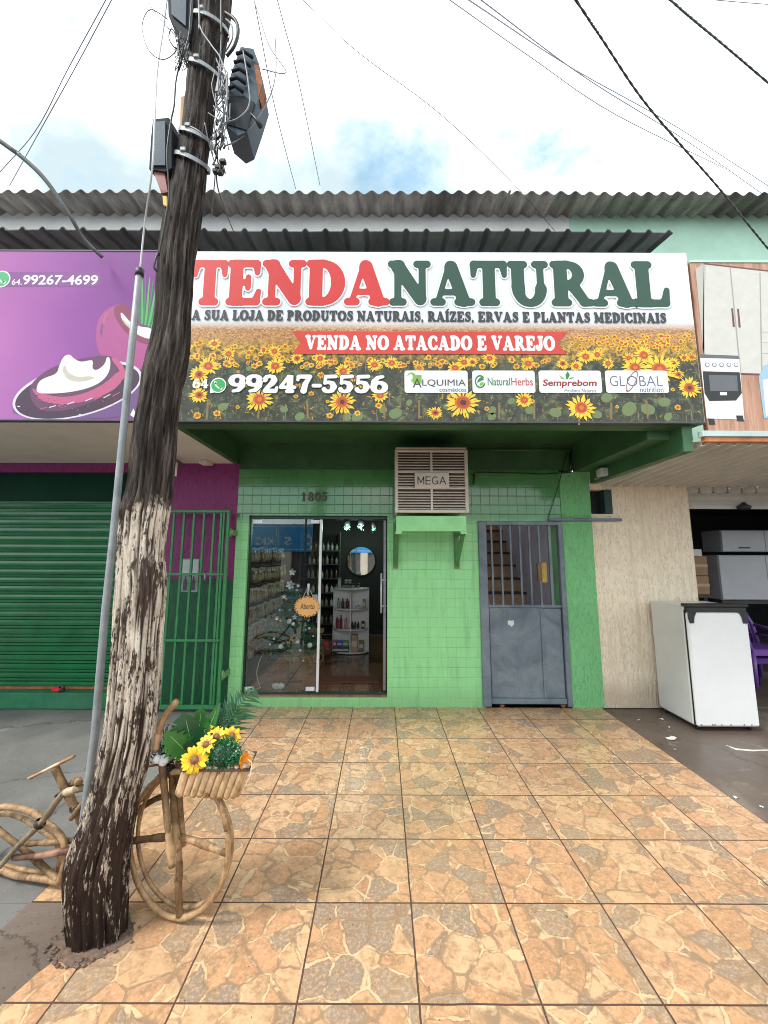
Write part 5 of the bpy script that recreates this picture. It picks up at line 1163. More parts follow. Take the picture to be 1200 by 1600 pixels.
for (p, lb) in (
    ([(725, -5, 3), (900, 110, 5), (1060, 200, 7), (1215, 300, 9)], 'thin grey wire, upper of the two running down right of the twisted cable'),
    ([(745, -5, 3.2), (920, 125, 5), (1080, 225, 7), (1215, 320, 9)], 'thin grey wire, lower of the two running down right of the twisted cable'),
    ([(700, -2, 3), (830, 90, 4.2), (960, 178, 5.5), (1130, 262, 6.5)], 'thin grey wire ending left of the twisted cable above the roof'),
    ([(468, -5, 2.6), (560, 82, 3), (690, 180, 3.6), (800, 285, 4.4), (868, 362, 4.8)], 'fine black wire slanting down to the middle of the lower roof'),
    ([(432, -5, 2.3), (465, 120, 2.8), (500, 290, 4.3)], 'pale fine wire dropping to the roof edge, right of the pole'),
    ([(396, -5, 2.2), (430, 170, 2.8), (462, 295, 4.3)], 'pale fine wire dropping to the roof edge, nearest the pole'),
    ([(168, -5, 2.6), (105, 110, 3), (55, 205, 3.4), (-10, 280, 3.8)], 'purple grey wire from the top to the left edge, left one of a pair'),
    ([(177, -5, 2.6), (118, 105, 3), (62, 205, 3.4), (15, 290, 4.2)], 'purple grey wire from the top to the left roof, right one of a pair'),
    ([(1060, -6, 5), (1140, 2, 5.5), (1215, 8, 6)], 'faint wire along the very top right corner')):
    cable(p, .0028 if 'black' in lb else .0011 * (sum(q[2] for q in p) / len(p)), M['cable'] if 'black' in lb else M['skyw'], lb, 'overhead_wire', 'wire')
cable([(-12, 212, 2.8), (30, 242, 2.85), (70, 280, 2.9), (108, 335, 2.98), (130, 372, 3.1), (160, 402, 3.2)], .017, pm('dark_grey_conduit', (.10, .10, .10), .5, .2), 'curved dark grey pipe arching from the left edge to the purple sign', 'bent_pipe', 'pipe')
cable([(219, 420, 2.18), (226, 350, 2.15), (238, 262, 1.98), (242, 180, 1.97), (246, 110, 2.0), (256, 40, 2.02), (262, -10, 2.02)], .0055, M['wcable'], 'white cable rising from the top of the steel conduit', sub=8)
# drooping loops round the pole
for (p, r_, mt, lb) in (
    ([(262, 30, 2.0), (235, 15, 1.98), (222, 40, 1.95), (232, 78, 1.95), (255, 93, 1.97), (276, 78, 2.0), (282, 50, 1.98)], .003, 'gcable', 'thin grey cable making a wide loop left of the pole'),
    ([(310, -5, 1.9), (312, 40, 1.9), (330, 70, 1.88), (345, 92, 1.86), (355, 130, 1.85), (352, 170, 1.85), (344, 200, 1.9)], .0045, 'gcable', 'grey cable bending across the pole to the right box'),
    ([(345, -5, 1.92), (346, 60, 1.92), (343, 120, 1.9), (350, 180, 1.9), (344, 235, 1.95)], .005, 'cable', 'dark cable hanging straight down the right side of the pole'),
    ([(352, 20, 2.0), (368, 32, 1.98), (372, 50, 1.97), (366, 72, 1.98), (354, 88, 2.0)], .010, 'cable', 'thick dark coil bulging from the right side of the pole'),
    ([(353, 30, 1.99), (362, 40, 1.97), (363, 60, 1.97), (353, 80, 1.99)], .005, 'gcable', 'slim grey coil inside the thick dark coil'),
    ([(380, 80, 1.9), (388, 130, 1.88), (389, 165, 1.88), (372, 185, 1.88), (350, 192, 1.9)], .004, 'gcable', 'grey cable curving over the right ribbed box'),
    ([(430, 60, 2.1), (431, 110, 2.05), (422, 150, 2.0), (395, 195, 1.95), (370, 220, 1.95), (350, 228, 1.97)], .0035, 'gcable', 'grey cable looping from the sky under the right ribbed box'),
    ([(395, -5, 2.1), (420, 70, 2.1), (447, 113, 2.1), (410, 108, 2.0)], .0028, 'gcable', 'thin wire with a sharp bend right of the ribbed box'),
    ([(224, -5, 2.1), (255, 35, 2.05), (290, 72, 2.0)], .0035, 'gcable', 'grey wire running into the pole from the upper left'),
    ([(300, -5, 1.92), (296, 50, 1.94), (290, 75, 1.95), (276, 120, 1.96), (272, 165, 1.97), (267, 190, 1.98), (261, 240, 1.97), (264, 300, 1.99), (258, 345, 2.0), (248, 400, 2.02)], .005, 'cable', 'dark cable running down the left side of the pole past the left box'),
    ([(278, 60, 1.96), (268, 45, 1.95), (264, 60, 1.95), (274, 75, 1.96), (290, 78, 1.97)], .0035, 'cable', 'small tangled dark loop beside the black top box'),
    ([(298, 198, 1.92), (312, 206, 1.9), (326, 222, 1.92), (332, 240, 1.96)], .0045, 'gcable', 'grey cable crossing the pole at the upper steel bands'),
    ([(338, 270, 2.0), (342, 300, 2.2), (360, 350, 2.8), (375, 385, 3.1)], .0038, 'cable', 'dark wire from the clamps down to the shop sign'),
    ([(320, 192, 1.9), (328, 230, 1.93), (336, 260, 1.98), (334, 300, 2.1), (330, 340, 2.3)], .003, 'gcable', 'thin grey wire hanging beside the clamps'),
    ([(247, 395, 2.0), (243, 405, 1.99), (241, 418, 1.99), (246, 424, 2.0)], .006, 'cable', 'short black cable loop on the pole beside the conduit top')):
    cable(p, r_, M[mt], lb, group='cables tangled round the wooden pole')
q = MB(); rc = random.Random(8)
t = thing('wire_tangle', at(290, 85, 1.96), 'messy knot of fine dark wires left of the upper pole', 'wires')
for k in range(14):
    pts = [at(rc.uniform(272, 296), rc.uniform(55, 112), 1.94 + rc.uniform(-.02, .03)) for _ in range(5)]; q.tube(pts, .0022, 5)
q.build('wire', M['cable'], t)
q = MB(); t = thing('wire_tangle', at(345, 170, 1.9), 'messy knot of wires between the pole and right box', 'wires')
for k in range(16):
    x0, y0 = rc.uniform(330, 350), rc.uniform(110, 200); pts = [at(x0 + rc.uniform(-8, 14), y0 + d + rc.uniform(-6, 6), 1.89 + rc.uniform(-.03, .03)) for d in (-25, -8, 8, 25, 40)]; q.tube(pts, .003, 5)
q.build('wire', M['gcable'], t)

# ------------------------------------------------------------------ evaporative cooler and its shelf
CY0 = 4.32
ck = thing('evaporative_cooler', (at(673, 750, CY0).x, YW, at(673, 803, CY0).z), 'boxy beige evaporative cooler with slatted grilles and a MEGA nameplate', 'air cooler')
x0, x1, z0, z1 = box_px(617, 732, 702, 801, CY0)
q = MB(); q.box(x0 + .012, x1 - .012, CY0 + .03, YW - .01, z0 + .01, z1 - .01, b=.02); q.build('case', M['tan'], ck)
q = MB(); q.box(x0 + .03, x1 - .03, CY0 + .022, CY0 + .0295, z0 + .03, z1 - .03); q.build('cooling_pad', M['tandark'], ck)
fw = .035
q = MB(); q.box(x0, x0 + fw, CY0, CY0 + .06, z0, z1, b=.008); q.box(x1 - fw, x1, CY0, CY0 + .06, z0, z1, b=.008); q.box(x0 + fw, x1 - fw, CY0, CY0 + .05, z0, z0 + .03, b=.006); q.box(x0 + fw, x1 - fw, CY0, CY0 + .05, z1 - .03, z1, b=.006)
q.box(x0 + .01, x1 - .01, CY0 + .01, YW - .02, z1, z1 + .03, b=.01); xm = (x0 + x1) / 2
za, zb = at(673, 763, CY0).z, at(673, 737.5, CY0).z
q.box(x0 + fw, x1 - fw, CY0 + .002, CY0 + .04, za - .008, za + .008); q.box(x0 + fw, x1 - fw, CY0 + .002, CY0 + .04, zb - .008, zb + .008); 
for (a, b) in ((z0 + .03, za - .008), (zb + .008, z1 - .03)): q.box(xm - .011, xm + .011, CY0 + .004, CY0 + .04, a, b)
for k in range(12):
    zz = z0 + .05 + k * (z1 - z0 - .1) / 11
    for xx in (x0 + .012, x1 - .012): q.box(xx - .007, xx + .007, CY0 - .008, CY0 + .0, zz - .012, zz + .012, b=.003)
q.build('frame', M['tan'], ck)
q = MB(); zz = z0 + .045
while zz < z1 - .035:
    if abs(zz - za) > .014 and abs(zz - zb) > .014:
        for (a, b) in ((x0 + fw, xm - .012), (xm + .012, x1 - fw)):
            q.add([(a, CY0 + .008, zz - .004), (b, CY0 + .008, zz - .004), (b, CY0 + .020, zz + .006), (a, CY0 + .020, zz + .006), (a, CY0 + .010, zz - .009), (b, CY0 + .010, zz - .009)], [(0, 1, 2, 3), (0, 4, 5, 1)], 0)
    zz += .029
q.build('louvre', M['tan'], ck)
nx0, nx1, nz0, nz1 = box_px(648, 702, 738, 763, CY0 - .01)
q = MB(); q.box(nx0, nx1, CY0 - .012, CY0 + .001, nz0, nz1, b=.004); npl = q.build('nameplate', pm('beige_nameplate', (.60, .53, .46), .5, .06, 6), ck)
q = MB(); lx0, lx1, lz0, lz1 = box_px(652, 697, 744.5, 757, CY0 - .013); slab(q, 'mega', lx0, lx1, lz0, lz1, CY0 - .0135, 0, 24, gap=.10); q.build('lettering', M['ink'], npl)
sk = thing('cooler_shelf', (ck.location.x, YW, at(673, 835, CY0).z), 'light green wall shelf on two brackets carrying the cooler', 'shelf')
sx0, sx1, sz0, sz1 = box_px(619, 729, 806, 830, CY0 + .02)
q = MB(); q.box(sx0, sx1, CY0 + .02, CY0 + .05, sz0, sz1, b=.004); q.box(sx0 + .001, sx1 - .001, CY0 + .0505, YW - .005, sz1 - .03, sz1 - .002); q.box(sx0 - .005, sx0 + .06, CY0 + .025, CY0 + .06, sz0 - .028, sz0 - .0005); q.box(sx1 - .06, sx1 + .005, CY0 + .025, CY0 + .06, sz0 - .028, sz0 - .0005)
q.build('shelf_board', M['greenlite'], sk)
for s_, xx in ((0, sx0 + .01), (1, sx1 - .02)):
    zlo = at(618, 888, YW).z; b_m = pm('weathered_green_bracket', (.07, .23, .075), .5, .2, 9, .1, dirt=(.16, .12, .06), dirtamt=.6)
    q = MB(); q.box(xx - .028, xx + .028, YW - .035, YW - .001, zlo, sz1 - .032, b=.004); q.prism([(xx - .018, CY0 + .07, sz0 - .005), (xx - .018, CY0 + .13, sz0 - .005), (xx - .018, YW - .036, zlo + .12), (xx - .018, YW - .036, zlo + .04)], (.036, 0, 0)); q.box(xx - .02, xx + .02, CY0 + .055, YW - .036, sz0 - .03, sz0 - .002)
    q.build('bracket', b_m, sk, fix=True)
    q = MB(); q.tube([(xx - .002, YW - .036, zlo + .03), (xx - .002, YW - .044, zlo + .03)], .014, 10); q.build('bolt', M['rust'], sk)
# house number
nx0, nx1, nz0, nz1 = box_px(470, 513, 769, 783, YW - .01)
t = thing('house_number', ((nx0 + nx1) / 2, YW, nz0), 'brown metal house number 1805 fixed above the glass entrance', 'house number')
dg = pm('brown_number_metal', (.10, .055, .03), .45, .25, 20)
dw = (nx1 - nx0) / 4
for k, ch in enumerate('1805'):
    q = MB(); fw_ = dw * (.55 if ch == '1' else .88); xa = nx0 + dw * k + (.012 if ch == '1' else .002)
    slab(q, ch, xa, xa + fw_, nz0, nz1, YW - .014, 0, 26); slab(q, ch, xa, xa + fw_, nz0, nz1, YW - .003, 0, 26)
    q.build('digit', dg, t)

# ------------------------------------------------------------------ green barred gate in front of the purple shop wall
YG = 4.70
gA, gB, gC, gD = at(262, 797, YG), at(371, 797, YG), at(354, 1108, YG), at(246, 1108, YG)
gx0, gx1 = -2.49, -1.722; gz1, gz0 = gA.z, .03
gt = thing('barred_gate', ((gx0 + gx1) / 2, YG, 0), 'tall green barred gate folded against the magenta wall beside the pole', 'gate')
q = MB(); q.box(gx0, gx1, YG - .02, YG + .02, gz1 - .03, gz1, b=.004); q.box(gx0, gx1, YG - .02, YG + .02, gz0, gz0 + .04, b=.004); q.box(gx1 - .03, gx1, YG - .02, YG + .02, gz0 + .0405, gz1 - .0305, b=.004); q.box(gx0, gx0 + .03, YG - .02, YG + .02, gz0 + .0405, gz1 - .0305, b=.004)
for py in (897, 1000):
    z = at(300, py, YG).z; q.box(gx0 + .031, gx1 - .031, YG - .024, YG - .008, z - .012, z + .012)
q.build('frame', M['gategreen'], gt)
for k in range(6):
    xx = gx0 + .135 + k * .112 * (gx1 - gx0) / .76; q = MB(); q.box(xx - .011, xx + .011, YG - .007, YG + .028, gz0 + .041, gz1 - .031, b=.003); q.build('bar', M['gategreen'], gt)
q = MB(); q.box(gx1 - .11, gx1 - .085, YG - .007, YG + .028, gz0 + .041, gz1 - .031, b=.003); q.build('bar', M['gategreen'], gt)
for py in (832, 1055):
    z = at(377, py, YG).z; q = MB(); q.cyl((gx1 + .014, YG, z - .05), (gx1 + .014, YG, z + .05), .013, 10); q.box(gx1 + .014, gx1 + .04, YG - .005, YW, z - .03, z + .03); q.build('hinge', pm('painted_hinge', (.10, .26, .10), .5, .3, 20, .1, dirt=(.3, .22, .12)), gt)
q = MB(); z = at(343, 902, YG).z; q.cyl((-1.95, YG - .035, z - .03), (-1.95, YG - .035, z + .04), .009, 8); q.build('latch', M['steel'], gt)
x0, x1, z0, z1 = box_px(283, 310, 873, 925, YW - .01)
t = thing('wall_poster', ((x0 + x1) / 2, YW, z0), 'small paper poster of a bottle on the wall behind the green gate', 'poster')
q = MB(); q.box(x0, x1, YW - .012, YW - .007, z0, z1); q.build('sheet', pm('grey_poster_paper', (.30, .31, .33), .6, .4, 14), t)
q = MB(); zm = z0 + (z1 - z0) * .55; q.box(x0 + .01, x1 - .01, YW - .0142, YW - .0125, zm, z1 - .01); q.build('blank_half', pm('pale_poster_paper', (.55, .57, .58), .6, .1, 5), t)
q = MB()
for xx in (x0 + .055, x1 - .05): 
    P = [(xx + a, YW - .0165, z0 + .02 + b) for a, b in ((-.022, 0), (.022, 0), (.022, .10), (.008, .13), (.008, .155), (-.008, .155), (-.008, .13), (-.022, .10))]; q.poly(P)
q.build('bottle_picture', pm('dark_bottle_print', (.07, .07, .08), .5, .3, 15), t)
t = thing('wall_lamp', at(321, 722, 4.75), 'small beige lamp fixed under the pale canopy left of the green shop', 'lamp')
q = MB(); c = at(321, 722, 4.75); q.box(c.x - .06, c.x + .065, c.y - .06, c.y + .08, c.z - .03, c.z + .035, b=.012); q.box(c.x - .04, c.x - .02, c.y - .02, c.y + .02, c.z + .034, 2.731); q.tube([c + Vector((.02, -.06, -.005)), c + Vector((.04, -.11, -.02))], [.03, .038], 12); q.build('lamp_body', pm('beige_lamp_plastic', (.60, .55, .48), .5, .1), t)
t = thing('soffit_bracket', at(279, 715, 4.5), 'dark arm with a short white tube hanging under the pale canopy', 'bracket')
c = at(279, 722, 4.6); q = MB(); q.tube([Vector((c.x - .12, c.y - .25, 2.73)), Vector((c.x, c.y - .03, c.z + .0)), Vector((c.x + .04, c.y + .05, c.z - .03))], .022, 8); q.build('arm', pm('grey_arm', (.12, .11, .11), .5, .2), t)
q = MB(); q.cyl((c.x, c.y - .04, c.z - .17), (c.x, c.y - .04, c.z), .011, 10); q.build('tube', M['whitebd'], t)
t = thing('padlock', at(92, 1077, YW - .05), 'small red and black padlock on the step below the roller shutter', 'padlock')
c = at(90, 1079, YW - .06); c.z = .167; q = MB(); q.box(c.x - .055, c.x + .03, c.y - .025, c.y + .025, c.z, c.z + .045, b=.012); q.build('lock_body', pm('red_lock_enamel', (.55, .02, .03), .35, .1), t)
q = MB(); q.tube([(c.x + .015, c.y, c.z + .04), (c.x + .03, c.y, c.z + .065), (c.x + .06, c.y, c.z + .06), (c.x + .065, c.y, c.z + .03)], .011, 8); q.box(c.x + .031, c.x + .07, c.y - .018, c.y + .018, c.z + .001, c.z + .036, b=.008); q.build('shackle', M['blackpl'], t)

# ------------------------------------------------------------------ fridge and chairs on the right
fx0, fx1 = 3.03, 3.635; fy0, fy1 = 4.255, 4.82
ftop = at(1130, 948, fy0).z
fg = thing('fridge', ((fx0 + fx1) / 2, fy0, 0), 'low old white fridge with a black top edge standing on the brown cement', 'fridge')
q = MB(); q.box(fx0, fx1, fy0 + .055, fy1, .03, ftop, b=.014); q.build('body', M['white_en'], fg)
q = MB(); q.box(fx0 + .004, fx1, fy0, fy0 + .045, .035, ftop - .055, b=.016); q.build('door', pm('white_door_enamel', (.80, .79, .78), .25, .04, 2.5, .02, dirt=(.62, .66, .72), dirtamt=.35), fg)
q = MB(); q.box(fx0 + .006, fx1 - .004, fy0 + .046, fy0 + .054, .04, ftop - .04); q.build('door_seal', M['blackrub'], fg)
q = MB(); q.box(fx0 - .006, fx1 + .012, fy0 - .012, fy0 + .075, ftop - .004, ftop + .028, b=.008); q.box(fx0 + .01, fx1 - .01, fy0 - .004, fy0 + .05, ftop - .054, ftop - .005, b=.006); q.build('top_trim', M['blackpl'], fg)
for xx, s_ in ((fx0 + .018, 1), (fx1 - .018, -1)):
    q = MB(); q.prism([(xx - .012 * s_, fy0 - .008, ftop - .05), (xx + .075 * s_, fy0 - .008, ftop - .05), (xx + .05 * s_, fy0 - .008, ftop - .10), (xx + .04 * s_, fy0 - .008, ftop - .16), (xx + .0 * s_, fy0 - .008, ftop - .16), (xx - .012 * s_, fy0 - .008, ftop - .11)], (0, .0075, 0)); q.build('grip', M['blackpl'], fg, fix=True)
for (a, b) in ((fx0 + .05, fy0 + .08), (fx1 - .05, fy0 + .08), (fx0 + .05, fy1 - .06), (fx1 - .05, fy1 - .06)):
    q = MB(); q.cyl((a, b, -.012), (a, b, .04), .02, 10); q.build('foot', M['blackrub'], fg)
q = MB(); rk_ = random.Random(9)
for k in range(8):
    x = fx0 + .02 + rk_.random() ** 1.6 * .5; P = [(x + rk_.uniform(-.014, .014), fy0 - .0012, .038 + rk_.uniform(.004, .02) + (.012 * math.sin(j))) for j in range(5)]
    q.poly([(x - .012, fy0 - .0012, .053), (x + rk_.uniform(.004, .016), fy0 - .0012, .052), (x + rk_.uniform(.0, .012), fy0 - .0012, .056 + rk_.uniform(.002, .012)), (x - .006, fy0 - .0012, .060)])
q.build('rust_chips', M['rust'], fg)
pch = pm('purple_plastic', (.17, .07, .33), .35, .1, 6); pch2 = pm('dark_purple_plastic', (.085, .02, .20), .35, .1, 6)
def chair(cx, cy, z0, mt, label):
    t = thing('plastic_chair', (cx, cy, z0), label, 'chair', 'stacked purple plastic chairs')
    q = MB(); q.box(cx - .23, cx + .23, cy - .22, cy + .22, z0 + .42, z0 + .445, b=.012); q.box(cx - .235, cx + .235, cy - .232, cy - .2205, z0 + .37, z0 + .44, b=.005); q.build('seat', mt, t)
    q = MB(); yb = cy + .23
    top = [(cx - .24, yb - .0, z0 + .44), (cx - .245, yb + .06, z0 + .66), (cx - .20, yb + .10, z0 + .80), (cx - .10, yb + .12, z0 + .86), (cx + .10, yb + .12, z0 + .86), (cx + .20, yb + .10, z0 + .80), (cx + .245, yb + .06, z0 + .66), (cx + .24, yb, z0 + .44)]
    q.tube(top, .024, 8); q.build('back_frame', mt, t)
    q = MB()
    for k in range(9):
        x = cx - .2 + .05 * k; q.tube([(x, yb + .01, z0 + .47), (x, yb + .06, z0 + .66), (x * .9 + cx * .1, yb + .105, z0 + .83)], .008, 5)
    for k in range(6):
        z = z0 + .5 + .055 * k; yy = yb + .02 + (z - z0 - .47) * .25; q.tube([(cx - .22, yy, z), (cx + .22, yy, z)], .007, 5)
    q.build('back_lattice', mt, t)
    for sx_ in (-1, 1):
        for sy_ in (-1, 1):
            q = MB(); q.tube([(cx + sx_ * .21, cy + sy_ * .2, z0 + .43), (cx + sx_ * .25, cy + sy_ * .25, z0)], [.03, .02], 8); q.build('leg', mt, t)
        q = MB(); q.tube([(cx + sx_ * .245, cy + .25, z0 + .66), (cx + sx_ * .255, cy + .05, z0 + .64), (cx + sx_ * .25, cy - .18, z0 + .62), (cx + sx_ * .24, cy - .23, z0 + .43)], .02, 8); q.build('armrest', mt, t)
chair(4.70, 5.50, -.008, pch2, 'darker lower purple plastic chair of the stack behind the fridge')
chair(4.70, 5.45, .10, pch, 'paler upper purple plastic chair of the stack behind the fridge')
# furniture inside the right shop
def cab(name, x0, x1, y0, y1, z0, z1, mt, label, cat, ndoor=2, handle=True):
    t = thing(name, ((x0 + x1) / 2, y0, z0), label, cat)
    q = MB(); q.box(x0, x1, y0 + .02, y1, z0, z1, b=.006); q.build('carcass', mt, t)
    for k in range(ndoor):
        a = x0 + (x1 - x0) * k / ndoor + .004; b = x0 + (x1 - x0) * (k + 1) / ndoor - .004
        q = MB(); q.box(a, b, y0, y0 + .018, z0 + .01, z1 - .01, b=.004); d = q.build('door', mt, t)
        if handle: q = MB(); q.box((a + b) / 2 - .08, (a + b) / 2 + .08, y0 - .014, y0 - .001, z0 + .05, z0 + .07); q.build('handle', M['blackpl'], d)
YI = 6.3
a = at(1130, 862, YI); b = at(1128, 828, YI); c = at(1126, 937, YI); d = at(1122, 866, YI)
gw = pm('pale_grey_laminate', (.50, .50, .53), .4, .06, 4)
cab('wall_cupboard', a.x, a.x + 1.3, YI, YI + .4, a.z, b.z, gw, 'pale grey cupboard set on top of another in the dark doorway', 'cupboard', 2)
cab('wall_cupboard', d.x - .05, d.x + 1.35, YI - .06, YI + .45, c.z, d.z - .012, gw, 'larger pale grey cupboard under the smaller one in the dark doorway', 'cupboard', 2, False)
q = MB(); t = thing('display_table', (a.x + .6, YI, 0), 'dark low stand carrying the grey cupboards in the dark doorway', 'stand'); q.box(d.x - .02, d.x + 1.3, YI, YI + .42, c.z - .06, c.z - .001); q.build('top', M['intdark'], t)
for xx in (d.x + .05, d.x + 1.2):
    for yy in (YI + .05, YI + .36): q = MB(); q.box(xx - .03, xx + .03, yy - .03, yy + .03, -.008, c.z - .061); q.build('leg', M['intdark'], t)
cbm = pm('brown_cardboard', (.36, .21, .115), .8, .1, 5)
e0, e1 = at(1086, 929, 6.0), at(1104, 869, 6.0); zc = (e0.z + e1.z) / 2
for (z0, z1, lb) in ((e0.z, zc - .006, 'lower brown cardboard box behind the cream wall'), (zc + .0, e1.z, 'upper brown cardboard box behind the cream wall, under a white one')):
    t = thing('cardboard_box', (e0.x, 6.0, z0), lb, 'box', 'boxes stacked inside the right shop'); q = MB(); q.box(e0.x - .15, e1.x, 6.0, 6.4, z0, z1, b=.006); q.build('carton', cbm, t); q = MB(); q.box(e0.x - .15, e1.x + .001, 5.998, 5.9995, (z0 + z1) / 2 - .02, (z0 + z1) / 2 + .02); q.build('tape', pm('pale_tape', (.45, .36, .25), .4, .1), t)
t = thing('cardboard_box', (e0.x, 6.0, e1.z), 'small white box on top of the brown boxes behind the cream wall', 'box', 'boxes stacked inside the right shop'); q = MB(); q.box(e0.x - .1, e1.x - .06, 6.0, 6.3, e1.z + .001, e1.z + .10, b=.006); q.build('carton', M['whitebd'], t)
q = MB(); q.box(e0.x - .002, e0.x + .02, 5.995, 5.9995, e1.z + .03, e1.z + .06); q.build('print', M['ink'], t)
t = thing('shelf_stand', (e0.x, 6.0, 0), 'dark shelf holding the boxes behind the cream wall', 'shelf'); q = MB(); q.box(e0.x - .3, e1.x + .05, 5.98, 6.45, e0.z - .04, e0.z - .001); q.build('board', M['intdark'], t)
for xx in (e0.x - .25, e1.x): q = MB(); q.box(xx - .025, xx + .025, 6.1, 6.15, -.008, e0.z - .041); q.build('leg', M['intdark'], t)
# litter on the brown cement
lit = pm('pale_litter', (.62, .58, .53), .7, .2, 30); rl = random.Random(5)
for (px, py, r, lb) in ((1050, 1154, .055, 'crumpled clear plastic scrap in the middle of the brown cement'), (998, 1126, .022, 'small white paper scrap near the foot of the cream wall'), (1033, 1124, .03, 'white paper scrap just left of the fridge foot'), (1046, 1137, .016, 'tiny paper scrap between the fridge and the plastic scrap'), (1054, 1172, .02, 'little orange brown scrap below the clear plastic scrap'), (1150, 1247, .02, 'pale scrap close to the right edge of the tiles'), (1190, 1262, .014, 'tiniest pale scrap near the bottom right of the cement')):
    c = gnd(px, py, -.008); q = MB(); P = []
    for k in range(9):
        a = 6.283 * k / 9; rr = .68 * r * rl.uniform(.5, 1.2); P.append((c.x + rr * math.cos(a) * 1.3, c.y + rr * math.sin(a), -.0095 + rl.uniform(0, .012)))
    q.v = [tuple(p) for p in P] + [(c.x, c.y, .004)]; q.f = [(k, (k + 1) % 9, 9) for k in range(9)]; q.m = [0] * 9; q.s = [False] * 9
    tag(q.build('paper_scrap', lit if 'orange' not in lb else cbm), lb, 'litter', 'litter on the brown cement')
q = MB(); q.tube([gnd(1135, 1165, -.009), gnd(1150, 1171, -.009), gnd(1175, 1173, -.009), gnd(1215, 1172, -.009)], [.006, .009, .008, .006], 6); tag(q.build('paper_strip', lit), 'long white strip lying on the brown cement in front of the fridge', 'litter')
# ------------------------------------------------------------------ branch bicycle behind the pole
def Bk(px, py, dy=0.0):
    d = ray(px, py); t = (2.15 + dy - .88 * .24) / (d.y + .24 * d.x); return Vector((0, 0, H)) + d * t
def gl_(p, lo=.018): return Vector((p.x, p.y, max(lo, p.z)))
bk = thing('wooden_bicycle', (-1.3, 2.26, 0), 'decorative bicycle built from rough branches standing behind the wooden pole', 'bicycle')
def knotty(pts, r, n=10, sub=4, seed=0, amp=.12):
    P = [Vector(p) for p in pts]; Q = []; rr = []
    r0, r1 = r if isinstance(r, tuple) else (r, r)
    for i in range(len(P) - 1):
        p0, p1, p2, p3 = P[max(i - 1, 0)], P[i], P[i + 1], P[min(i + 2, len(P) - 1)]
        for k in range(sub):
            t = k / sub; Q.append(.5 * ((2 * p1) + (-p0 + p2) * t + (2 * p0 - 5 * p1 + 4 * p2 - p3) * t * t + (-p0 + 3 * p1 - 3 * p2 + p3) * t ** 3))
    Q.append(P[-1]); m_ = len(Q)
    for i, p in enumerate(Q): rr.append((r0 + (r1 - r0) * i / (m_ - 1)) * (1 + amp * noise.noise(p * 14 + Vector((seed, 0, 0)))))
    return Q, rr
def stick(name, pts, r, mt, parent=bk, seed=0, n=12, label=None, flat=1.0, sub=12):
    q = MB(); r = tuple(.80 * x for x in r) if isinstance(r, tuple) else .80 * r; Q, rr = knotty(pts, r, seed=seed, sub=sub, amp=.14)
    kn = random.Random(seed)
    for _ in range(3):
        k0 = kn.randrange(len(rr)); rr = [x * (1 + .15 * math.exp(-((i - k0) / 1.3) ** 2)) for i, x in enumerate(rr)]; q.tube(Q, rr, n, flat=flat); o = q.build(name, mt, parent)
    if label: o['label'] = label
    return o
# front wheel: two hoops in a plane turned towards the street
hc = Bk(279, 1343); RW = .30; hc.z = RW + .02
hv = Vector((.96, -.28, 0)); hn = Vector((.28, .96, 0))
wheel = None
def hoop(c, R_, off, tilt, ph, seed):
    Q = []
    for k in range(45):
        a = 2 * math.pi * k / 44 + ph; rr = R_ * (1 + .035 * noise.noise((math.cos(a) * 1.3 + seed, math.sin(a) * 1.3, seed)))
        p = c + hv * rr * .89 * math.cos(a) + Vector((0, 0, 1)) * rr * math.sin(a) + hn * (off + tilt * math.sin(a + seed)); Q.append(Vector((p.x, p.y, max(.016, p.z))))
    return Q
q = MB(); Q = hoop(hc, RW, -.012, .012, .3, 1); q.tube(Q, [.0122 * (1 + .25 * noise.noise(p * 12)) for p in Q], 10); wheel = q.build('wheel', M['stick'], bk)
q = MB(); Q = hoop(hc, RW * .955, .022, -.015, 1.5, 5); q.tube(Q, [.010 * (1 + .25 * noise.noise(p * 12)) for p in Q], 10); q.build('rim', M['stick'], wheel)
stick('spoke', [hc - hv * .27 + Vector((0, 0, -.045)), hc + Vector((0, 0, .015)), hc + hv * .26 + Vector((0, 0, -.005))], .0185, M['stick'], wheel, 3)
# rear wheel
q = MB(); rp = [(93, 1378), (101, 1350), (101, 1322), (94, 1305), (73, 1287), (52, 1270), (21, 1261), (0, 1262), (-30, 1274), (-50, 1300), (-52, 1330), (-38, 1352), (0, 1358), (21, 1367), (52, 1371), (93, 1378)]
Q, rr = knotty([gl_(Bk(*p)) for p in rp], .016, sub=3); q.tube(Q, rr, 10); rw = q.build('wheel', M['stick'], bk)
q = MB(); rp = [(88, 1374), (93, 1345), (92, 1325), (84, 1311), (60, 1294), (40, 1281), (15, 1272), (-5, 1273), (-30, 1285), (-44, 1308), (-44, 1330), (-30, 1347), (5, 1362), (40, 1374), (88, 1374)]
Q, rr = knotty([gl_(Bk(p[0], p[1], .045)) for p in rp], .013, sub=3); q.tube(Q, rr, 10); q.build('rim', M['stick'], rw)
stick('spoke', [Bk(-20, 1284, -.02), Bk(35, 1326, -.02), Bk(63, 1350, -.01), gl_(Bk(90, 1374, .0))], .018, M['stick'], rw, 5)
stick('spoke', [Bk(21, 1340, -.04), Bk(62, 1337, -.04), Bk(110, 1328, -.02)], (.014, .019), m_wood('reddish_branch', [(.16, .07, .045), (.28, .14, .09), (.38, .22, .14)], 14, (1, 1, .5), .5, .3), rw, 6)
stick('spoke', [Bk(40, 1318, .03), Bk(80, 1316, .03), Bk(130, 1312, .03)], .016, M['stick'], rw, 7)
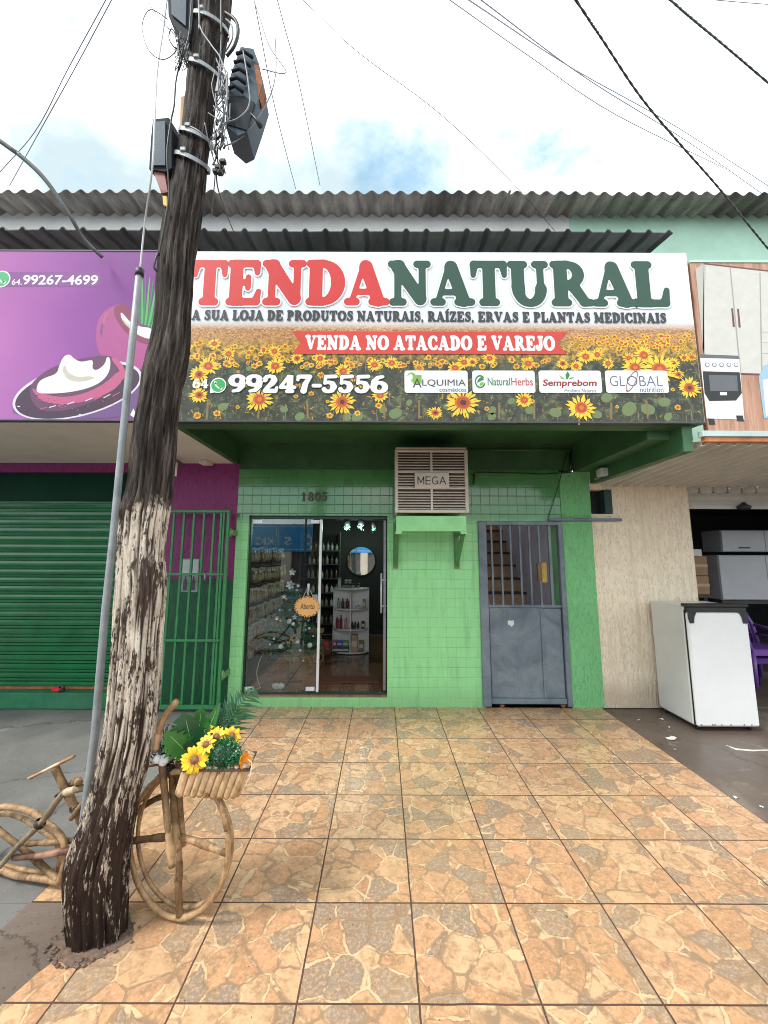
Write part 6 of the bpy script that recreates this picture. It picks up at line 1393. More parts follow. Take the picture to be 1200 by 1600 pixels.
# frame
stick('seat_stay', [Bk(0, 1354, -.06), Bk(28, 1322, -.055), Bk(63, 1287, -.05), Bk(94, 1245, -.045), Bk(106, 1237, -.04), Bk(140, 1229, .0), Bk(190, 1222, .05)], (.015, .023), M['greystick'], seed=8)
stick('seat_post', [Bk(86, 1200, -.02), Bk(102, 1233, -.01), Bk(121, 1270, 0), Bk(130, 1290, .02)], (.026, .023), M['stick'], seed=9)
stick('saddle', [Bk(48, 1215, -.02), Bk(80, 1199, -.02), Bk(113, 1183, -.02)], .022, M['handle'], seed=10, flat=.45, n=12)
stick('frame_bar', [Bk(111, 1279, -.05), Bk(124, 1262, -.05), Bk(140, 1242, .0), Bk(160, 1225, .04)], .0165, M['stick'], seed=11)
stick('frame_peg', [Bk(112, 1224, .02), Bk(121, 1220, -.02), Bk(123, 1224, -.05)], .020, M['stick'], seed=12)
stick('frame_bar', [Bk(150, 1330, .03), Bk(219, 1250, .03), Bk(252, 1212, .02)], .019, m_wood('dark_branch', [(.10, .05, .03), (.20, .11, .06), (.30, .18, .10)], 14, (1, 1, .5), .5, .3), seed=13)
stick('frame_bar', [Bk(150, 1345, .05), Bk(208, 1275, .05), Bk(240, 1250, .04), Bk(272, 1240, .03)], .017, M['stick'], seed=14)
stick('top_bar', [Bk(140, 1229, .06), Bk(225, 1197, .05), Bk(266, 1187, .03)], .018, M['stick'], seed=15)
stick('fork', [Bk(253, 1190, -.03), Bk(257, 1235, -.05), Bk(262, 1290, -.07), Bk(269, 1355, -.08)], (.020, .018), M['stick'], seed=16)
stick('fork', [Bk(268, 1195, .02), Bk(272, 1270, .0), Bk(280, 1345, -.02), Vector((hc.x + .02, hc.y - .03, .16)), Vector((hc.x + .035, hc.y - .03, .035))], .019, M['stick'], seed=17)
stick('fork', [Bk(279, 1190, .03), Bk(281, 1260, .03), Bk(286, 1322, .03)], .019, M['stick'], seed=18)
stick('handlebar', [Bk(241, 1173, -.06), Bk(248, 1142, -.07), Bk(259, 1117, -.07), Bk(277, 1095, -.06)], (.024, .017), M['handle'], seed=19, n=14)
stick('handlebar', [Bk(246, 1183, -.03), Bk(262, 1182, .03), Bk(282, 1172, .12)], .018, M['stick'], seed=20)
q = MB(); 
for k in range(5): 
    c = Bk(257, 1200 + 3 * k, -.035); q.tube([c + Vector((.026 * math.cos(a), .03 + .028 * math.sin(a), .004 * math.sin(3 * a))) for a in [6.283 * j / 14 for j in range(15)]], .003, 5)
q.build('binding_wire', M['blackpl'], bk)
for (px, py, dy, tx, tz) in ((95, 1240, -.03, .5, -.8), (118, 1262, -.02, .3, -.9), (62, 1287, -.05, .6, .8)):
    q = MB(); c = Bk(px, py, dy); tv = Vector((tx, 0, tz)).normalized(); u = tv.orthogonal().normalized(); v = tv.cross(u)
    for k in range(4): q.tube([c + tv * (.005 * (k - 1.5)) + (u * math.cos(a) + v * math.sin(a)) * .0245 for a in [6.283 * j / 12 for j in range(13)]], .0022, 5)
    q.build('binding_wire', M['blackpl'], bk)
q = MB(); c = Bk(257, 1186, -.05)
for k in range(7):
    a = rf.uniform(0, 6.28); p = c + Vector((.02 * math.cos(a), -.01, .008 * math.sin(a))); q.lathe([(.003, -.018), (.017, -.01), (.020, .004), (.010, .016), (.002, .02)], tuple(p + Vector((rf.uniform(-.02, .02), rf.uniform(-.015, .015), rf.uniform(-.012, .012)))), 9)
q.build('ribbon', pm('white_cloth_ribbon', (.66, .66, .68), .7, .1, 20), bk)
# basket of short sticks
bY0, bY1 = 2.04, 2.18
tl, tr_, br_, bl = at(290, 1197, bY0), at(388, 1196, bY0), at(366, 1250, bY0), at(272, 1246, bY0)
q = MB(); ns = 9
for k in range(ns):
    f = (k + .5) / ns; a = tl.lerp(tr_, f); b = bl.lerp(br_, f); j = rf.uniform(-.006, .006)
    Q, rr = knotty([b + Vector((0, .02, j)), (a + b) / 2 + Vector((0, .008, 0)), a + Vector((0, 0, rf.uniform(-.004, .006)))], (.0152, .0162), seed=k, amp=.1); q.tube(Q, rr, 9, mi=0)
    Q, rr = knotty([b + Vector((-.012, .12, j)), a + Vector((-.02, .14, 0))], .013, seed=k + 20); q.tube(Q, rr, 8, mi=0)
for k in range(5):
    f = (k + .8) / 5.6
    for (A, B_) in ((tl, bl), (tr_, br_)):
        Q, rr = knotty([B_ + Vector((-.012 * f, .02 + .10 * f, 0)), A + Vector((-.02 * f, .14 * f, 0))], .013, seed=k + 40); q.tube(Q, rr, 8, mi=0)
bs_ = q.build('basket', m_wood('pale_basket_stick', [(.24, .13, .06), (.50, .33, .18), (.66, .48, .30)], 22, (1, 1, .45), .6, .6, (.14, .075, .04)), bk)
q = MB(); rim = [tl + Vector((-.01, -.012, -.012)), tr_ + Vector((.01, -.012, -.012)), tr_ + Vector((-.01, .15, -.012)), tl + Vector((-.03, .15, -.012)), tl + Vector((-.01, -.012, -.012))]
q.tube(rim, .0075, 6); q.box(bl.x + .03, br_.x - .02, bY0 + .03, bY0 + .16, bl.z + .01, bl.z + .02); q.build('rim_cord', m_wood('dark_twig', [(.04, .025, .02), (.08, .05, .035), (.12, .08, .06)]), bs_)
q = MB(); q.tube([tr_ + Vector((.0, -.01, .03)), tr_ + Vector((.02, -.015, .02)), tr_ + Vector((.018, -.02, -.03)), tr_ + Vector((-.01, -.025, -.09))], .002, 5); q.build('loose_string', M['beige'], bs_)

# ------------------------------------------------------------------ flowers in the basket
petm, petm2 = pm('sunflower_petal', (.80, .52, .01), .5, .12, 20), pm('orange_petal_base', (.75, .25, .015), .5, .15, 20)
cenm = pm('brown_flower_centre', (.20, .11, .045), .85, .4, 90, .6); leafm = pm('artificial_leaf', (.035, .15, .025), .38, .35, 8, .05); leafd = pm('dark_artificial_leaf', (.015, .085, .03), .4, .35, 8)
stemm = pm('plastic_stem', (.14, .30, .10), .5, .2)
def petal(mb, c, ax, dirv, l, wd, cup, mi=0):
    ax = ax.normalized(); side = ax.cross(dirv).normalized(); vs_ = []
    for (f, ww, up) in ((.0, .25, 0), (.3, .8, .10), (.6, 1, .14), (.85, .62, .08), (1.0, .06, -.02)):
        m_ = c + dirv * l * f + ax * (up * cup * l)
        vs_ += [m_ - side * wd * ww + ax * .12 * wd, m_, m_ + side * wd * ww + ax * .12 * wd]
    mb.add(vs_, [(3 * i + j, 3 * i + j + 1, 3 * i + j + 4, 3 * i + j + 3) for i in range(4) for j in (0, 1)], mi, True)
def flower(c, ax, r, label, rs=1, n=13):
    ax = Vector(ax).normalized(); u = ax.orthogonal().normalized(); v = ax.cross(u); rn = random.Random(rs)
    t = thing('sunflower', c, label, 'flower', 'artificial sunflowers in the bicycle basket'); q = MB()
    for ring in range(2):
        for k in range(n):
            a = 2 * math.pi * (k + .5 * ring) / n + rn.uniform(-.12, .12); d = (u * math.cos(a) + v * math.sin(a) + ax * rn.uniform(-.35, .25) - ax * .1 * ring).normalized()
            petal(q, c + d * r * .25 - ax * .004 * ring, ax, d, r * rn.uniform(.68, .85), r * .17, rn.uniform(.3, 1.5))
    q.build('petals', petm, t)
    q = MB(); pr = []
    for k in range(10):
        a = 2 * math.pi * k / 10; d = u * math.cos(a) + v * math.sin(a); petal(q, c + d * r * .22 + ax * .004, ax, (d + ax * .2).normalized(), r * .30, r * .09, .5)
    q.build('inner_petals', petm2, t)
    q = MB(); M4 = Matrix((u, v, ax)).transposed().to_4x4(); M4.translation = c + ax * .004
    rows_ = [(.0, .014), (.16, .013), (.26, .009), (.33, .002), (.33, -.01)]; vs_ = []; nn = 14
    for (rr, h) in rows_:
        for k in range(nn): vs_.append(M4 @ Vector((max(.001, rr) * r * math.cos(6.283 * k / nn), max(.001, rr) * r * math.sin(6.283 * k / nn), h)))
    q.add(vs_, [(i * nn + k, (i + 1) * nn + k, (i + 1) * nn + (k + 1) % nn, i * nn + (k + 1) % nn) for i in range(len(rows_) - 1) for k in range(nn)], 0, True); q.build('centre', cenm, t)
    q = MB(); q.tube([c - ax * .01, c - ax * .04 + Vector((0, .01, -.03)), Vector((c.x, bY0 + .08, tl.z - .06))], .004, 6); q.build('stem', stemm, t)
toward = Vector((.35, -1, .35))
flower(at(304, 1187, bY0 - .03), toward, .056, 'largest yellow sunflower hanging over the left front of the basket', 1)
flower(at(322, 1164, bY0 + .02), (.0, -.8, .8), .047, 'yellow sunflower tilted up just above the largest one', 2)
flower(at(338, 1152, bY0 + .08), (.1, -.7, .8), .048, 'yellow sunflower facing upward behind the green leafy ball', 3)
flower(at(362, 1150, bY0 + .11), (.6, -.7, .7), .048, 'yellow sunflower on the upper right of the green leafy ball', 4)
flower(at(325, 1146, bY0 + .13), (-.2, -.7, .8), .046, 'small yellow sunflower at the back left of the basket below the broad leaves', 5)
t_c = at(379, 1190, bY0 + .01)
t = thing('flower_bud', t_c, 'half open orange and yellow flower at the right corner of the basket', 'flower')
q = MB(); ax = Vector((.9, -.5, .35)).normalized(); u = ax.orthogonal().normalized(); v = ax.cross(u)
for k in range(5):
    a = 6.283 * k / 5 + .3; d = (u * math.cos(a) * .75 + v * math.sin(a) * .75 + ax * .8).normalized(); petal(q, t_c - ax * .02, ax, d, .055, .019, .6, k % 2)
q.build('petals', [petm2, petm], t)
# boxwood ball
c0 = at(349, 1180, bY0 + .035); t = thing('topiary_ball', c0, 'dense green leafy ball in the middle of the basket', 'plant')
q = MB(); rn = random.Random(21)
for k in range(1500):
    z = rn.uniform(-1, 1); a = rn.uniform(0, 6.283); s_ = math.sqrt(1 - z * z); d = Vector((s_ * math.cos(a), s_ * math.sin(a), z)); rr = .070 * rn.uniform(.72, 1.06)
    p = c0 + Vector((d.x * rr * 1.1, d.y * rr, d.z * rr * .95)); s1 = (d + Vector((rn.uniform(-1, 1), rn.uniform(-1, 1), rn.uniform(-1, 1))) * .8).normalized(); s2 = s1.orthogonal().normalized(); l = rn.uniform(.007, .012)
    q.add([p, p + s1 * l * .5 + s2 * l * .45, p + s1 * l * 1.1, p + s1 * l * .5 - s2 * l * .45], [(0, 1, 2, 3)], 0 if rn.random() < .7 else 1)
q.ball(tuple(c0), .058, 12, 1); q.build('foliage', [pm('boxwood_leaf', (.022, .16, .05), .35, .4, 50), pm('dark_boxwood_leaf', (.006, .05, .018), .5, .3, 40)], t)
q = MB(); q.cyl(c0 - Vector((0, 0, .12)), c0, .008, 8); q.build('stem', stemm, t)
# broad leaves
def leaf(mb, base, d, up, L_, W_, droop, n=9, notch=0.0, mi=0):
    d = Vector(d).normalized(); up = Vector(up); side = d.cross(up).normalized(); up = side.cross(d).normalized(); vs_ = []
    for i in range(n + 1):
        f = i / n; ww = W_ * (math.sin(math.pi * min(1, f * .93 + .05)) ** .75) * (1 - .25 * f); 
        if notch and i % 2 == 1: ww *= 1 - notch
        m_ = base + d * L_ * f - Vector((0, 0, 1)) * droop * L_ * f * f
        vs_ += [m_ - side * ww + up * ww * .28, m_ - up * .0, m_ + side * ww + up * ww * .28]
    mb.add(vs_, [(3 * i + j, 3 * i + j + 1, 3 * i + j + 4, 3 * i + j + 3) for i in range(n) for j in (0, 1)], mi, True)
lb0 = Vector((at(305, 1190, 2.16).x, 2.16, tl.z - .03))
t = thing('leafy_plant', lb0, 'bunch of broad glossy split green leaves behind the sunflowers', 'plant'); 
specs = [(290, 1122, .15, 2.12, .45), (266, 1150, .12, 2.10, .45), (314, 1114, .10, 2.2, .5), (300, 1160, .08, 2.06, .2), (322, 1135, .06, 2.16, 0), (338, 1110, .045, 2.2, 0), (328, 1150, .04, 2.1, 0), (285, 1185, .06, 2.08, .2), (275, 1140, .06, 2.2, .4)]
for i, (px, py, W_, Y_, no) in enumerate(specs):
    tip = at(px, py, Y_); d = tip - lb0; q = MB(); leaf(q, lb0 + d * .25, d, (0, -1, .55), d.length * .95, W_ * .72, .05, 12, no); 
    q.tube([lb0, lb0 + d * .5, tip], [.004, .003, .0015], 5, 1); q.build('leaf', [leafm if i % 3 else leafd, stemm], t)
# palm frond
t = thing('palm_frond', (lb0.x + .05, 2.2, lb0.z), 'feathery green palm frond reaching right towards the glass door', 'plant')
def frond(pts, L_, seed, nm='frond'):
    rn = random.Random(seed); Q, rr = knotty(pts, (.004, .0015), sub=8, amp=0); q = MB(); q.tube(Q, rr, 5, 0); m_ = len(Q)
    for i in range(4, m_):
        tdir = (Q[min(i + 1, m_ - 1)] - Q[i - 1]).normalized(); sd = tdir.cross(Vector((0, -1, .1))).normalized(); f = i / m_
        for s_ in (-1, 1):
            l = L_ * (math.sin(math.pi * min(1, .25 + .7 * f))) * rn.uniform(.85, 1.1); d = (tdir * .75 + sd * s_ * .8 + Vector((rn.uniform(-.1, .1), rn.uniform(-.3, .1), 0))).normalized(); wv = d.cross(Vector((0, -1, 0))).normalized() * .006
            a = Q[i]; b = a + d * l * .5 - Vector((0, 0, .008)); c = a + d * l - Vector((0, 0, .03)); q.add([a - wv * .5, a + wv * .5, b + wv, b - wv, c], [(0, 1, 2, 3), (3, 2, 4)], 0)
    q.build(nm, pm('green_palm_leaf', (.045, .15, .065), .45, .3, 10), t)
frond([at(318, 1190, 2.2), at(345, 1150, 2.24), at(370, 1108, 2.28), at(395, 1077, 2.3)], .145, 3)
frond([at(318, 1190, 2.2), at(335, 1150, 2.26), at(352, 1120, 2.3), at(366, 1100, 2.34)], .12, 4)
frond([at(310, 1190, 2.2), at(316, 1150, 2.26), at(318, 1125, 2.32)], .11, 6)
# frosted sprigs behind the handlebar
t = thing('frosted_sprigs', at(262, 1165, 2.16), 'bunch of dark sprigs with whitish frosted tips behind the handlebar', 'plant')
q = MB(); rn = random.Random(9); c0 = at(258, 1165, 2.19)
for k in range(60):
    a = rn.uniform(0, 6.28); tip = c0 + Vector((rn.uniform(-.07, .09), rn.uniform(-.06, .05), rn.uniform(-.08, .12))); q.tube([c0 + Vector((rn.uniform(-.03, .03), 0, -.09)), tip], .0016, 4, 0)
    for j in range(16):
        p = (c0 + Vector((0, 0, -.06))).lerp(tip, rn.uniform(.35, 1.0)); s1 = Vector((rn.uniform(-1, 1), rn.uniform(-1, 1), rn.uniform(-1, 1))).normalized(); s2 = s1.orthogonal().normalized(); l = .007
        q.add([p, p + s1 * l * .5 + s2 * l * .4, p + s1 * l, p + s1 * l * .5 - s2 * l * .4], [(0, 1, 2, 3)], 1 if rn.random() < .35 else 0)
q.build('foliage', [pm('dark_sprig', (.035, .05, .055), .6, .3, 30), pm('frosted_sprig', (.42, .42, .48), .6, .2, 30)], t)

# ------------------------------------------------------------------ inside the green shop
FZ = .12
ty = 5.2; tb = gnd(452, 1066, FZ); tb = Vector((tb.x, tb.y, FZ))
xt = thing('christmas_tree', tb, 'small dark artificial christmas tree standing behind the left glass pane', 'tree')
q = MB(); q.tube([tb + Vector((0, 0, .03)), tb + Vector((0, 0, 1.20))], [.014, .006], 8); q.build('trunk', pm('green_tree_pole', (.02, .10, .04), .5, .2), xt)
q = MB(); q.box(tb.x - .17, tb.x + .17, tb.y - .03, tb.y + .03, FZ, FZ + .02); q.box(tb.x - .03, tb.x + .03, tb.y - .17, tb.y + .17, FZ + .0205, FZ + .035); q.cyl(tb + Vector((0, 0, .02)), tb + Vector((0, 0, .12)), .022, 10); q.build('stand', M['blackpl'], xt)
q = MB(); rn = random.Random(31)
for (z, rad, nb) in ((.30, .34, 15), (.40, .37, 16), (.50, .34, 14), (.60, .29, 13), (.70, .23, 11), (.79, .18, 10), (.88, .14, 9), (.97, .11, 8), (1.05, .085, 7), (1.13, .06, 6)):
    for k in range(nb):
        a = 6.283 * k / nb + rn.uniform(-.2, .2); l = rad * rn.uniform(.8, 1.1); b0 = tb + Vector((0, 0, z)); tip = b0 + Vector((math.cos(a) * l, math.sin(a) * l, .02 + .10 * l)); q.tube([b0, tip], .003, 4, 0)
        for j in range(int(64 * l / .3) + 16):
            f = rn.uniform(.15, 1.02); p = b0.lerp(tip, f); d = Vector((rn.uniform(-1, 1), rn.uniform(-1, 1), rn.uniform(-.6, .9))).normalized(); d = (d + (tip - b0).normalized() * .7).normalized(); s2 = d.orthogonal().normalized() * .0042; nl = rn.uniform(.035, .06)
            q.add([p - s2, p + s2, p + d * nl], [(0, 1, 2)], 0 if rn.random() < .6 else 1)
q.build('branches', [pm('fir_needles', (.035, .20, .13), .5, .3, 20), pm('dark_fir_needles', (.014, .09, .06), .5, .3, 20)], xt)
bc = dict(white=pm('white_bauble', (.75, .75, .74), .15, .03), gold=pm('gold_bauble', (.55, .40, .14), .15, .05, metal=.8), silver=pm('silver_bauble', (.5, .56, .58), .15, .05, metal=.6), teal=pm('teal_bauble', (.16, .36, .38), .15, .05, metal=.4))
bl_ = [(464, 922, 2.6, 'silver'), (468, 930, 2, 'gold'), (447, 936, 3, 'gold'), (453, 953, 3, 'teal'), (437, 953, 3, 'silver'), (438, 970, 3.4, 'gold'), (452, 971, 3.9, 'white'), (458, 975, 3, 'white'), (467, 973, 3, 'gold'), (477, 984, 3, 'teal'), (482, 969, 2.5, 'silver'), (455, 999, 3.8, 'gold'), (465, 1003, 4, 'silver'), (439, 1010, 4.2, 'white'), (484, 1008, 4, 'white'), (469, 1016, 2.3, 'white'), (423, 1022, 2.5, 'gold'), (428, 998, 2, 'white'), (474, 1032, 2.4, 'silver'), (489, 994, 1.7, 'white'), (422, 1007, 1.7, 'white'), (483, 982, 2.2, 'white'), (456, 1017, 2.4, 'gold'), (478, 977, 1.8, 'gold')]
first = {}
for (px, py, r, cn) in bl_:
    f = min(1, (py - 900) / 120); Yb = tb.y - .05 - .26 * f * (1 - min(1, abs(px - 455) / 45) ** 2) ** .5; c = at(px, py, Yb); rr = r * 5 / 650 * 1.0
    t = thing('bauble', c, cn + ' bauble on the small christmas tree', 'bauble', cn + ' baubles on the christmas tree')
    q = MB(); q.ball((c.x, c.y, c.z), rr, 12); q.build('globe', bc[cn], t); q = MB(); q.cyl((c.x, c.y, c.z + rr * .92), (c.x, c.y, c.z + rr * 1.2), rr * .2, 8); q.build('cap', bc['gold'], t)
sv = pm('silver_glitter', (.62, .64, .66), .3, .25, 60, .3, metal=.3)
for (px, py, r, lb) in ((454, 914, 7.5, 'large silver star flower high on the christmas tree'), (457, 894, 6, 'silver star at the very top of the christmas tree'), (444, 932, 4, 'little silver star left of the treetop'), (461, 964, 4.2, 'little silver star in the middle of the tree below the open sign'), (433, 966, 3.6, 'little silver star at the left middle of the tree'), (466, 915, 3.4, 'little silver star right of the large star flower')):
    c = at(px, py, tb.y - .10 - .12 * max(0, (py - 910) / 60)); q = MB(); s_ = r * 5 / 650; n = 6 if r > 7 else 5
    for k in range(n * (2 if r > 7 else 1)):
        a = 6.283 * k / n + .3; d = Vector((math.cos(a), -.25 if k < n else -.7, math.sin(a))).normalized(); petal(q, c, Vector((0, -1, 0)), d, s_ * (1 if k < n else .6), s_ * .28, .6)
    tag(q.build('star_ornament', sv), lb, 'ornament')
c = gnd(435, 1076, FZ); q = MB()
for k in range(5): q.ball((c.x - .05 + .025 * k, c.y + rf.uniform(-.01, .01), FZ + .028 + .008 * (k % 2)), .027, 10)
q.box(c.x - .05, c.x + .05, c.y - .012, c.y + .012, FZ, FZ + .02, b=.004); tag(q.build('white_ornament', M['whitebd']), 'small lumpy white object on the floor near the left glass', 'ornament')
q = MB(); q.tube([at(412, 1020, 5.3), at(405, 1033, 5.2), at(401, 1050, 5.15), at(402, 1062, 5.1), gnd(407, 1074, FZ + .01), gnd(397, 1080, FZ + .01)], .006, 6); tag(q.build('floor_cord', M['tan']), 'thin pale cord hanging down behind the left edge of the glass', 'cord')
a, b = gnd(500, 1071, FZ), gnd(594, 1058, FZ); a.x = at(500, 1065, 5.2).x
q = MB(); q.box(-.74, -.03, gnd(550, 1068, FZ).y, gnd(550, 1057, FZ).y, FZ, FZ + .012, b=.004); tag(q.build('doormat', pm('rust_brown_mat', (.15, .055, .03), .95, .3, 60, .4)), 'flat rust brown doormat just inside the open door', 'mat')
# round open sign
c = at(480, 948, gy - .03); t = thing('open_sign', c, 'round orange wooden sign reading Aberto hung on the glass', 'sign')
q = MB(); P = []; sR = 5.05 / 650
for k in range(64):
    a = 6.283 * k / 64; rr = 1 + .10 * math.cos(16 * a); P.append((c.x + 17.5 * sR * rr * math.cos(a), c.y, c.z + 13.6 * sR * rr * math.sin(a)))
q.prism(P, (0, .008, 0)); wd_ = pm('orange_mdf', (.72, .38, .13), .6, .08, 8)
for k in range(16):
    a = 6.283 * (k + .5) / 16; q.cyl((c.x + 18.4 * sR * math.cos(a), c.y, c.z + 14.4 * sR * math.sin(a)), (c.x + 18.4 * sR * math.cos(a), c.y + .008, c.z + 14.4 * sR * math.sin(a)), .009, 8)
bd = q.build('board', wd_, t, fix=True)
q = MB(); plain(q, 'Aberto', c.x - 10.5 * sR, c.x + 11 * sR, c.z - 3.4 * sR, c.z + 4.6 * sR, c.y - .002, 0, .0, .3); q.build('lettering', M['ink'], bd)
q = MB(); hk = at(482, 916, gy - .015); q.tube([c + Vector((-7 * sR, .004, 13 * sR)), hk, c + Vector((9 * sR, .004, 12.5 * sR))], .0035, 5); q.tube([c + Vector((-1 * sR, .004, 14 * sR)), hk], .003, 5); q.tube([c + Vector((2 * sR, .004, 14 * sR)), hk], .003, 5); q.build('cord', M['beige'], t)
q = MB(); q.box(hk.x - .012, hk.x + .012, gy - .022, gy - .0055, hk.z - .015, hk.z + .03, b=.004); q.build('suction_hook', M['alu'], t)
# hanging pouches along the left wall
rk = thing('wall_rack', (-1.69, 6, FZ), 'brown lattice rack on the left shop wall hung with pouches', 'rack')
q = MB(); rows_z = [1.72, 1.45, 1.21, .97, .75, .56]
for z in rows_z: q.tube([(-1.665, 5.25, z + .05), (-1.665, 7.1, z + .05)], .008, 6)
q.build('rail', pm('dark_rail', (.10, .07, .05), .5, .2), rk)
q = MB()
for y in (5.3, 5.9, 6.5, 7.05): q.box(-1.698, -1.675, y - .02, y + .02, FZ + .01, 1.9)
q.build('upright', pm('brown_upright', (.12, .07, .04), .6, .2), rk)
poum = [pm('gold_dried_herb', (.46, .29, .08), .3, .45, 40), pm('brown_dried_herb', (.26, .14, .05), .3, .45, 40), pm('pale_dried_herb', (.52, .42, .25), .3, .4, 40)]; plab = pm('pouch_label', (.60, .56, .46), .4, .1); rn = random.Random(17)
protos = []
for mt in poum:
    t = thing('herb_pouch', (0, 0, 0), 'clear pouch of dried herbs hanging on the left shop wall', 'pouch', 'herb pouches on the left wall rack')
    q = MB(); q.lathe([(.004, -.15), (.05, -.148), (.06, -.10), (.052, -.04), (.04, 0), (.005, .01)], (0, 0, 0), 10); q.v = [(p[0] * .45, p[1], p[2]) for p in q.v]; q.build('pouch', mt, t)
    q = MB(); q.box(.0275, .029, -.028, .028, -.115, -.055); q.box(-.02, .02, -.03, .03, .0, .03, b=.003); q.build('label_card', plab, t); protos.append(t)
used = set()
for z in rows_z:
    y = 5.32
    while y < 7.0:
        i = rn.randrange(3); o = protos[i] if i not in used else copy_tree(protos[i]); used.add(i)
        o.location = (-1.625 + rn.uniform(-.01, .02), y, z + rn.uniform(-.012, .012)); o.rotation_euler = (rn.uniform(-.1, .1), 0, rn.uniform(-.25, .1)); y += rn.uniform(.115, .15)
# rounded display shelf
dY = 6.95; dcx = at(548, 1015, dY).x; hw_ = 26 / 650 * 7.0 * 1.0
ds_ = thing('display_shelf', (dcx, dY, FZ), 'white round fronted display shelf holding cosmetic bottles in the dark shop', 'shelf')
lev = [at(548, y, dY - .1).z for y in (1016.5, 984.5, 952.5, 921)]; lev[0] = FZ + .01
def halfround(q, z, h):
    P = [(dcx - hw_, dY, z)] + [(dcx + hw_ * math.cos(math.pi * (1 + k / 14)), dY + .20 * math.sin(math.pi * (1 + k / 14)), z) for k in range(15)] + [(dcx + hw_, dY, z)]; P2 = P[1:-1]
    q.prism(P2, (0, 0, h))
q = MB(); q.box(dcx - hw_ - .01, dcx + hw_ + .01, dY, dY + .015, lev[0], lev[3] + .02); q.build('back_board', M['whitebd'], ds_)
for z in lev: q = MB(); halfround(q, z, .022); q.build('shelf_board', M['whitebd'], ds_, fix=True)
q = MB()
for a_, b__ in zip(lev[:-1], lev[1:]): q.box(dcx - .008, dcx + .008, dY - .17, dY - .0005, a_ + .0225, b__ - .0005)
q.build('divider', M['whitebd'], ds_)
q = MB()
for s_ in (-1, 1): q.box(dcx + s_ * (hw_ + .004) - .006, dcx + s_ * (hw_ + .004) + .006, dY - .05, dY - .0005, lev[0], lev[3])
q.build('side_board', M['whitebd'], ds_)
def bottle(x, y, z, r, h, mt, cap, label, group, name='bottle'):
    t = thing(name, (x, y, z), label, 'bottle' if name == 'bottle' else 'jar', group); q = MB()
    if name == 'bottle': q.lathe([(r * .95, 0), (r, h * .05), (r, h * .62), (r * .8, h * .72), (r * .35, h * .8), (r * .35, h * .84)], (x, y, z), 12)
    else: q.lathe([(r * .95, 0), (r, h * .08), (r, h * .7)], (x, y, z), 14)
    q.build('body', mt, t); q = MB(); q.cyl((x, y, z + h * (.84 if name == 'bottle' else .7) + .0005), (x, y, z + h), r * (.45 if name == 'bottle' else 1.04), 12); q.build('cap', cap, t)
amber, pinkb, dkb, greyj = pm('amber_bottle', (.10, .03, .015), .2, .2), pm('pink_bottle', (.52, .22, .26), .25, .1), pm('black_bottle', (.025, .025, .028), .3, .2), pm('grey_jar', (.28, .30, .30), .3, .1)
redb = pm('wine_red_bottle', (.22, .03, .05), .25, .2)
yq = dY - .09
for k, mt in enumerate((greyj, amber, amber)): bottle(dcx - .20 + .07 * k, yq, lev[2] + .022, .026, .15, mt, M['blackpl'], 'grey bottle on the upper shelf of the white display' if k == 0 else 'amber bottle with black cap on the upper shelf of the white display', 'bottles on the white display shelf')
for k, mt in enumerate((redb, redb, pinkb)): bottle(dcx - .215 + .06 * k + (.02 if k == 2 else 0), yq, lev[1] + .022, .024, .21, mt, M['tan'] if k != 1 else M['blackpl'], ('tall wine red bottle with pale cap on the middle shelf', 'tall wine red bottle with black cap on the middle shelf', 'tall pink bottle on the middle shelf of the white display')[k], 'bottles on the white display shelf')
for k in range(5): bottle(dcx - .115 + .05 * k + (.03 if k == 4 else 0), yq, lev[3] + .022, .026, .07, greyj, M['blackpl'], 'small grey jar on top of the white display shelf', 'jars on top of the white display', 'jar')
for k in range(2): bottle(dcx - .08 + .06 * k, yq, lev[3] + .0925, .026, .06, greyj, M['alu'], 'small grey jar stacked on others atop the white display', 'jars stacked on top of the white display', 'jar')
for k in range(2): bottle(dcx + .05 + .07 * k, yq, lev[2] + .022, .026, .045, M['whitebd'], M['tan'], 'low white jar on the upper right shelf of the display', 'low white jars on the display', 'jar')
for k in range(3): bottle(dcx + .03 + .045 * k, yq, lev[1] + .022, .018, .11, dkb, M['blackpl'], 'small black bottle on the middle right shelf of the display', 'small black bottles on the display')
def pbox(x0, x1, z0, h, mt, label, dd=.08, y=None):
    y = dY - .12 if y is None else y; q = MB(); q.box(x0, x1, y, y + dd, z0, z0 + h, b=.003); t = thing('product_box', ((x0 + x1) / 2, y, z0), label, 'box', 'boxes on the white display shelf'); q.build('carton', mt, t); q = MB(); q.box(x0 + .006, x1 - .006, y - .0015, y - .0002, z0 + h * .3, z0 + h * .65); q.build('label_band', plab, t)
cb = lambda n, c: pm(n, c, .4, .2, 30)
pbox(dcx - .215, dcx - .165, lev[3] + .022, .16, cb('pale_teal_box', (.30, .44, .42)), 'upright pale teal box on top of the white display')
pbox(dcx + .19, dcx + .235, lev[2] + .022, .14, cb('olive_box', (.22, .24, .08)), 'slim olive box on the upper right shelf of the display', .04)
pbox(dcx + .17, dcx + .22, lev[1] + .022, .12, M['blackpl'], 'black box on the middle right shelf of the display', .04)
pbox(dcx - .27, dcx - .215, lev[0] + .10, .10, cb('magenta_box', (.55, .08, .25)), 'magenta box on the bottom left of the display', .08, dY - .16)
pbox(dcx - .21, dcx - .12, lev[0] + .10, .085, cb('blue_box', (.03, .14, .45)), 'blue box stacked on the bottom left shelf of the display', .08, dY - .15)
pbox(dcx - .115, dcx - .03, lev[0] + .10, .09, cb('lime_blue_box', (.12, .30, .10)), 'green box stacked on the bottom left shelf of the display', .08, dY - .15)
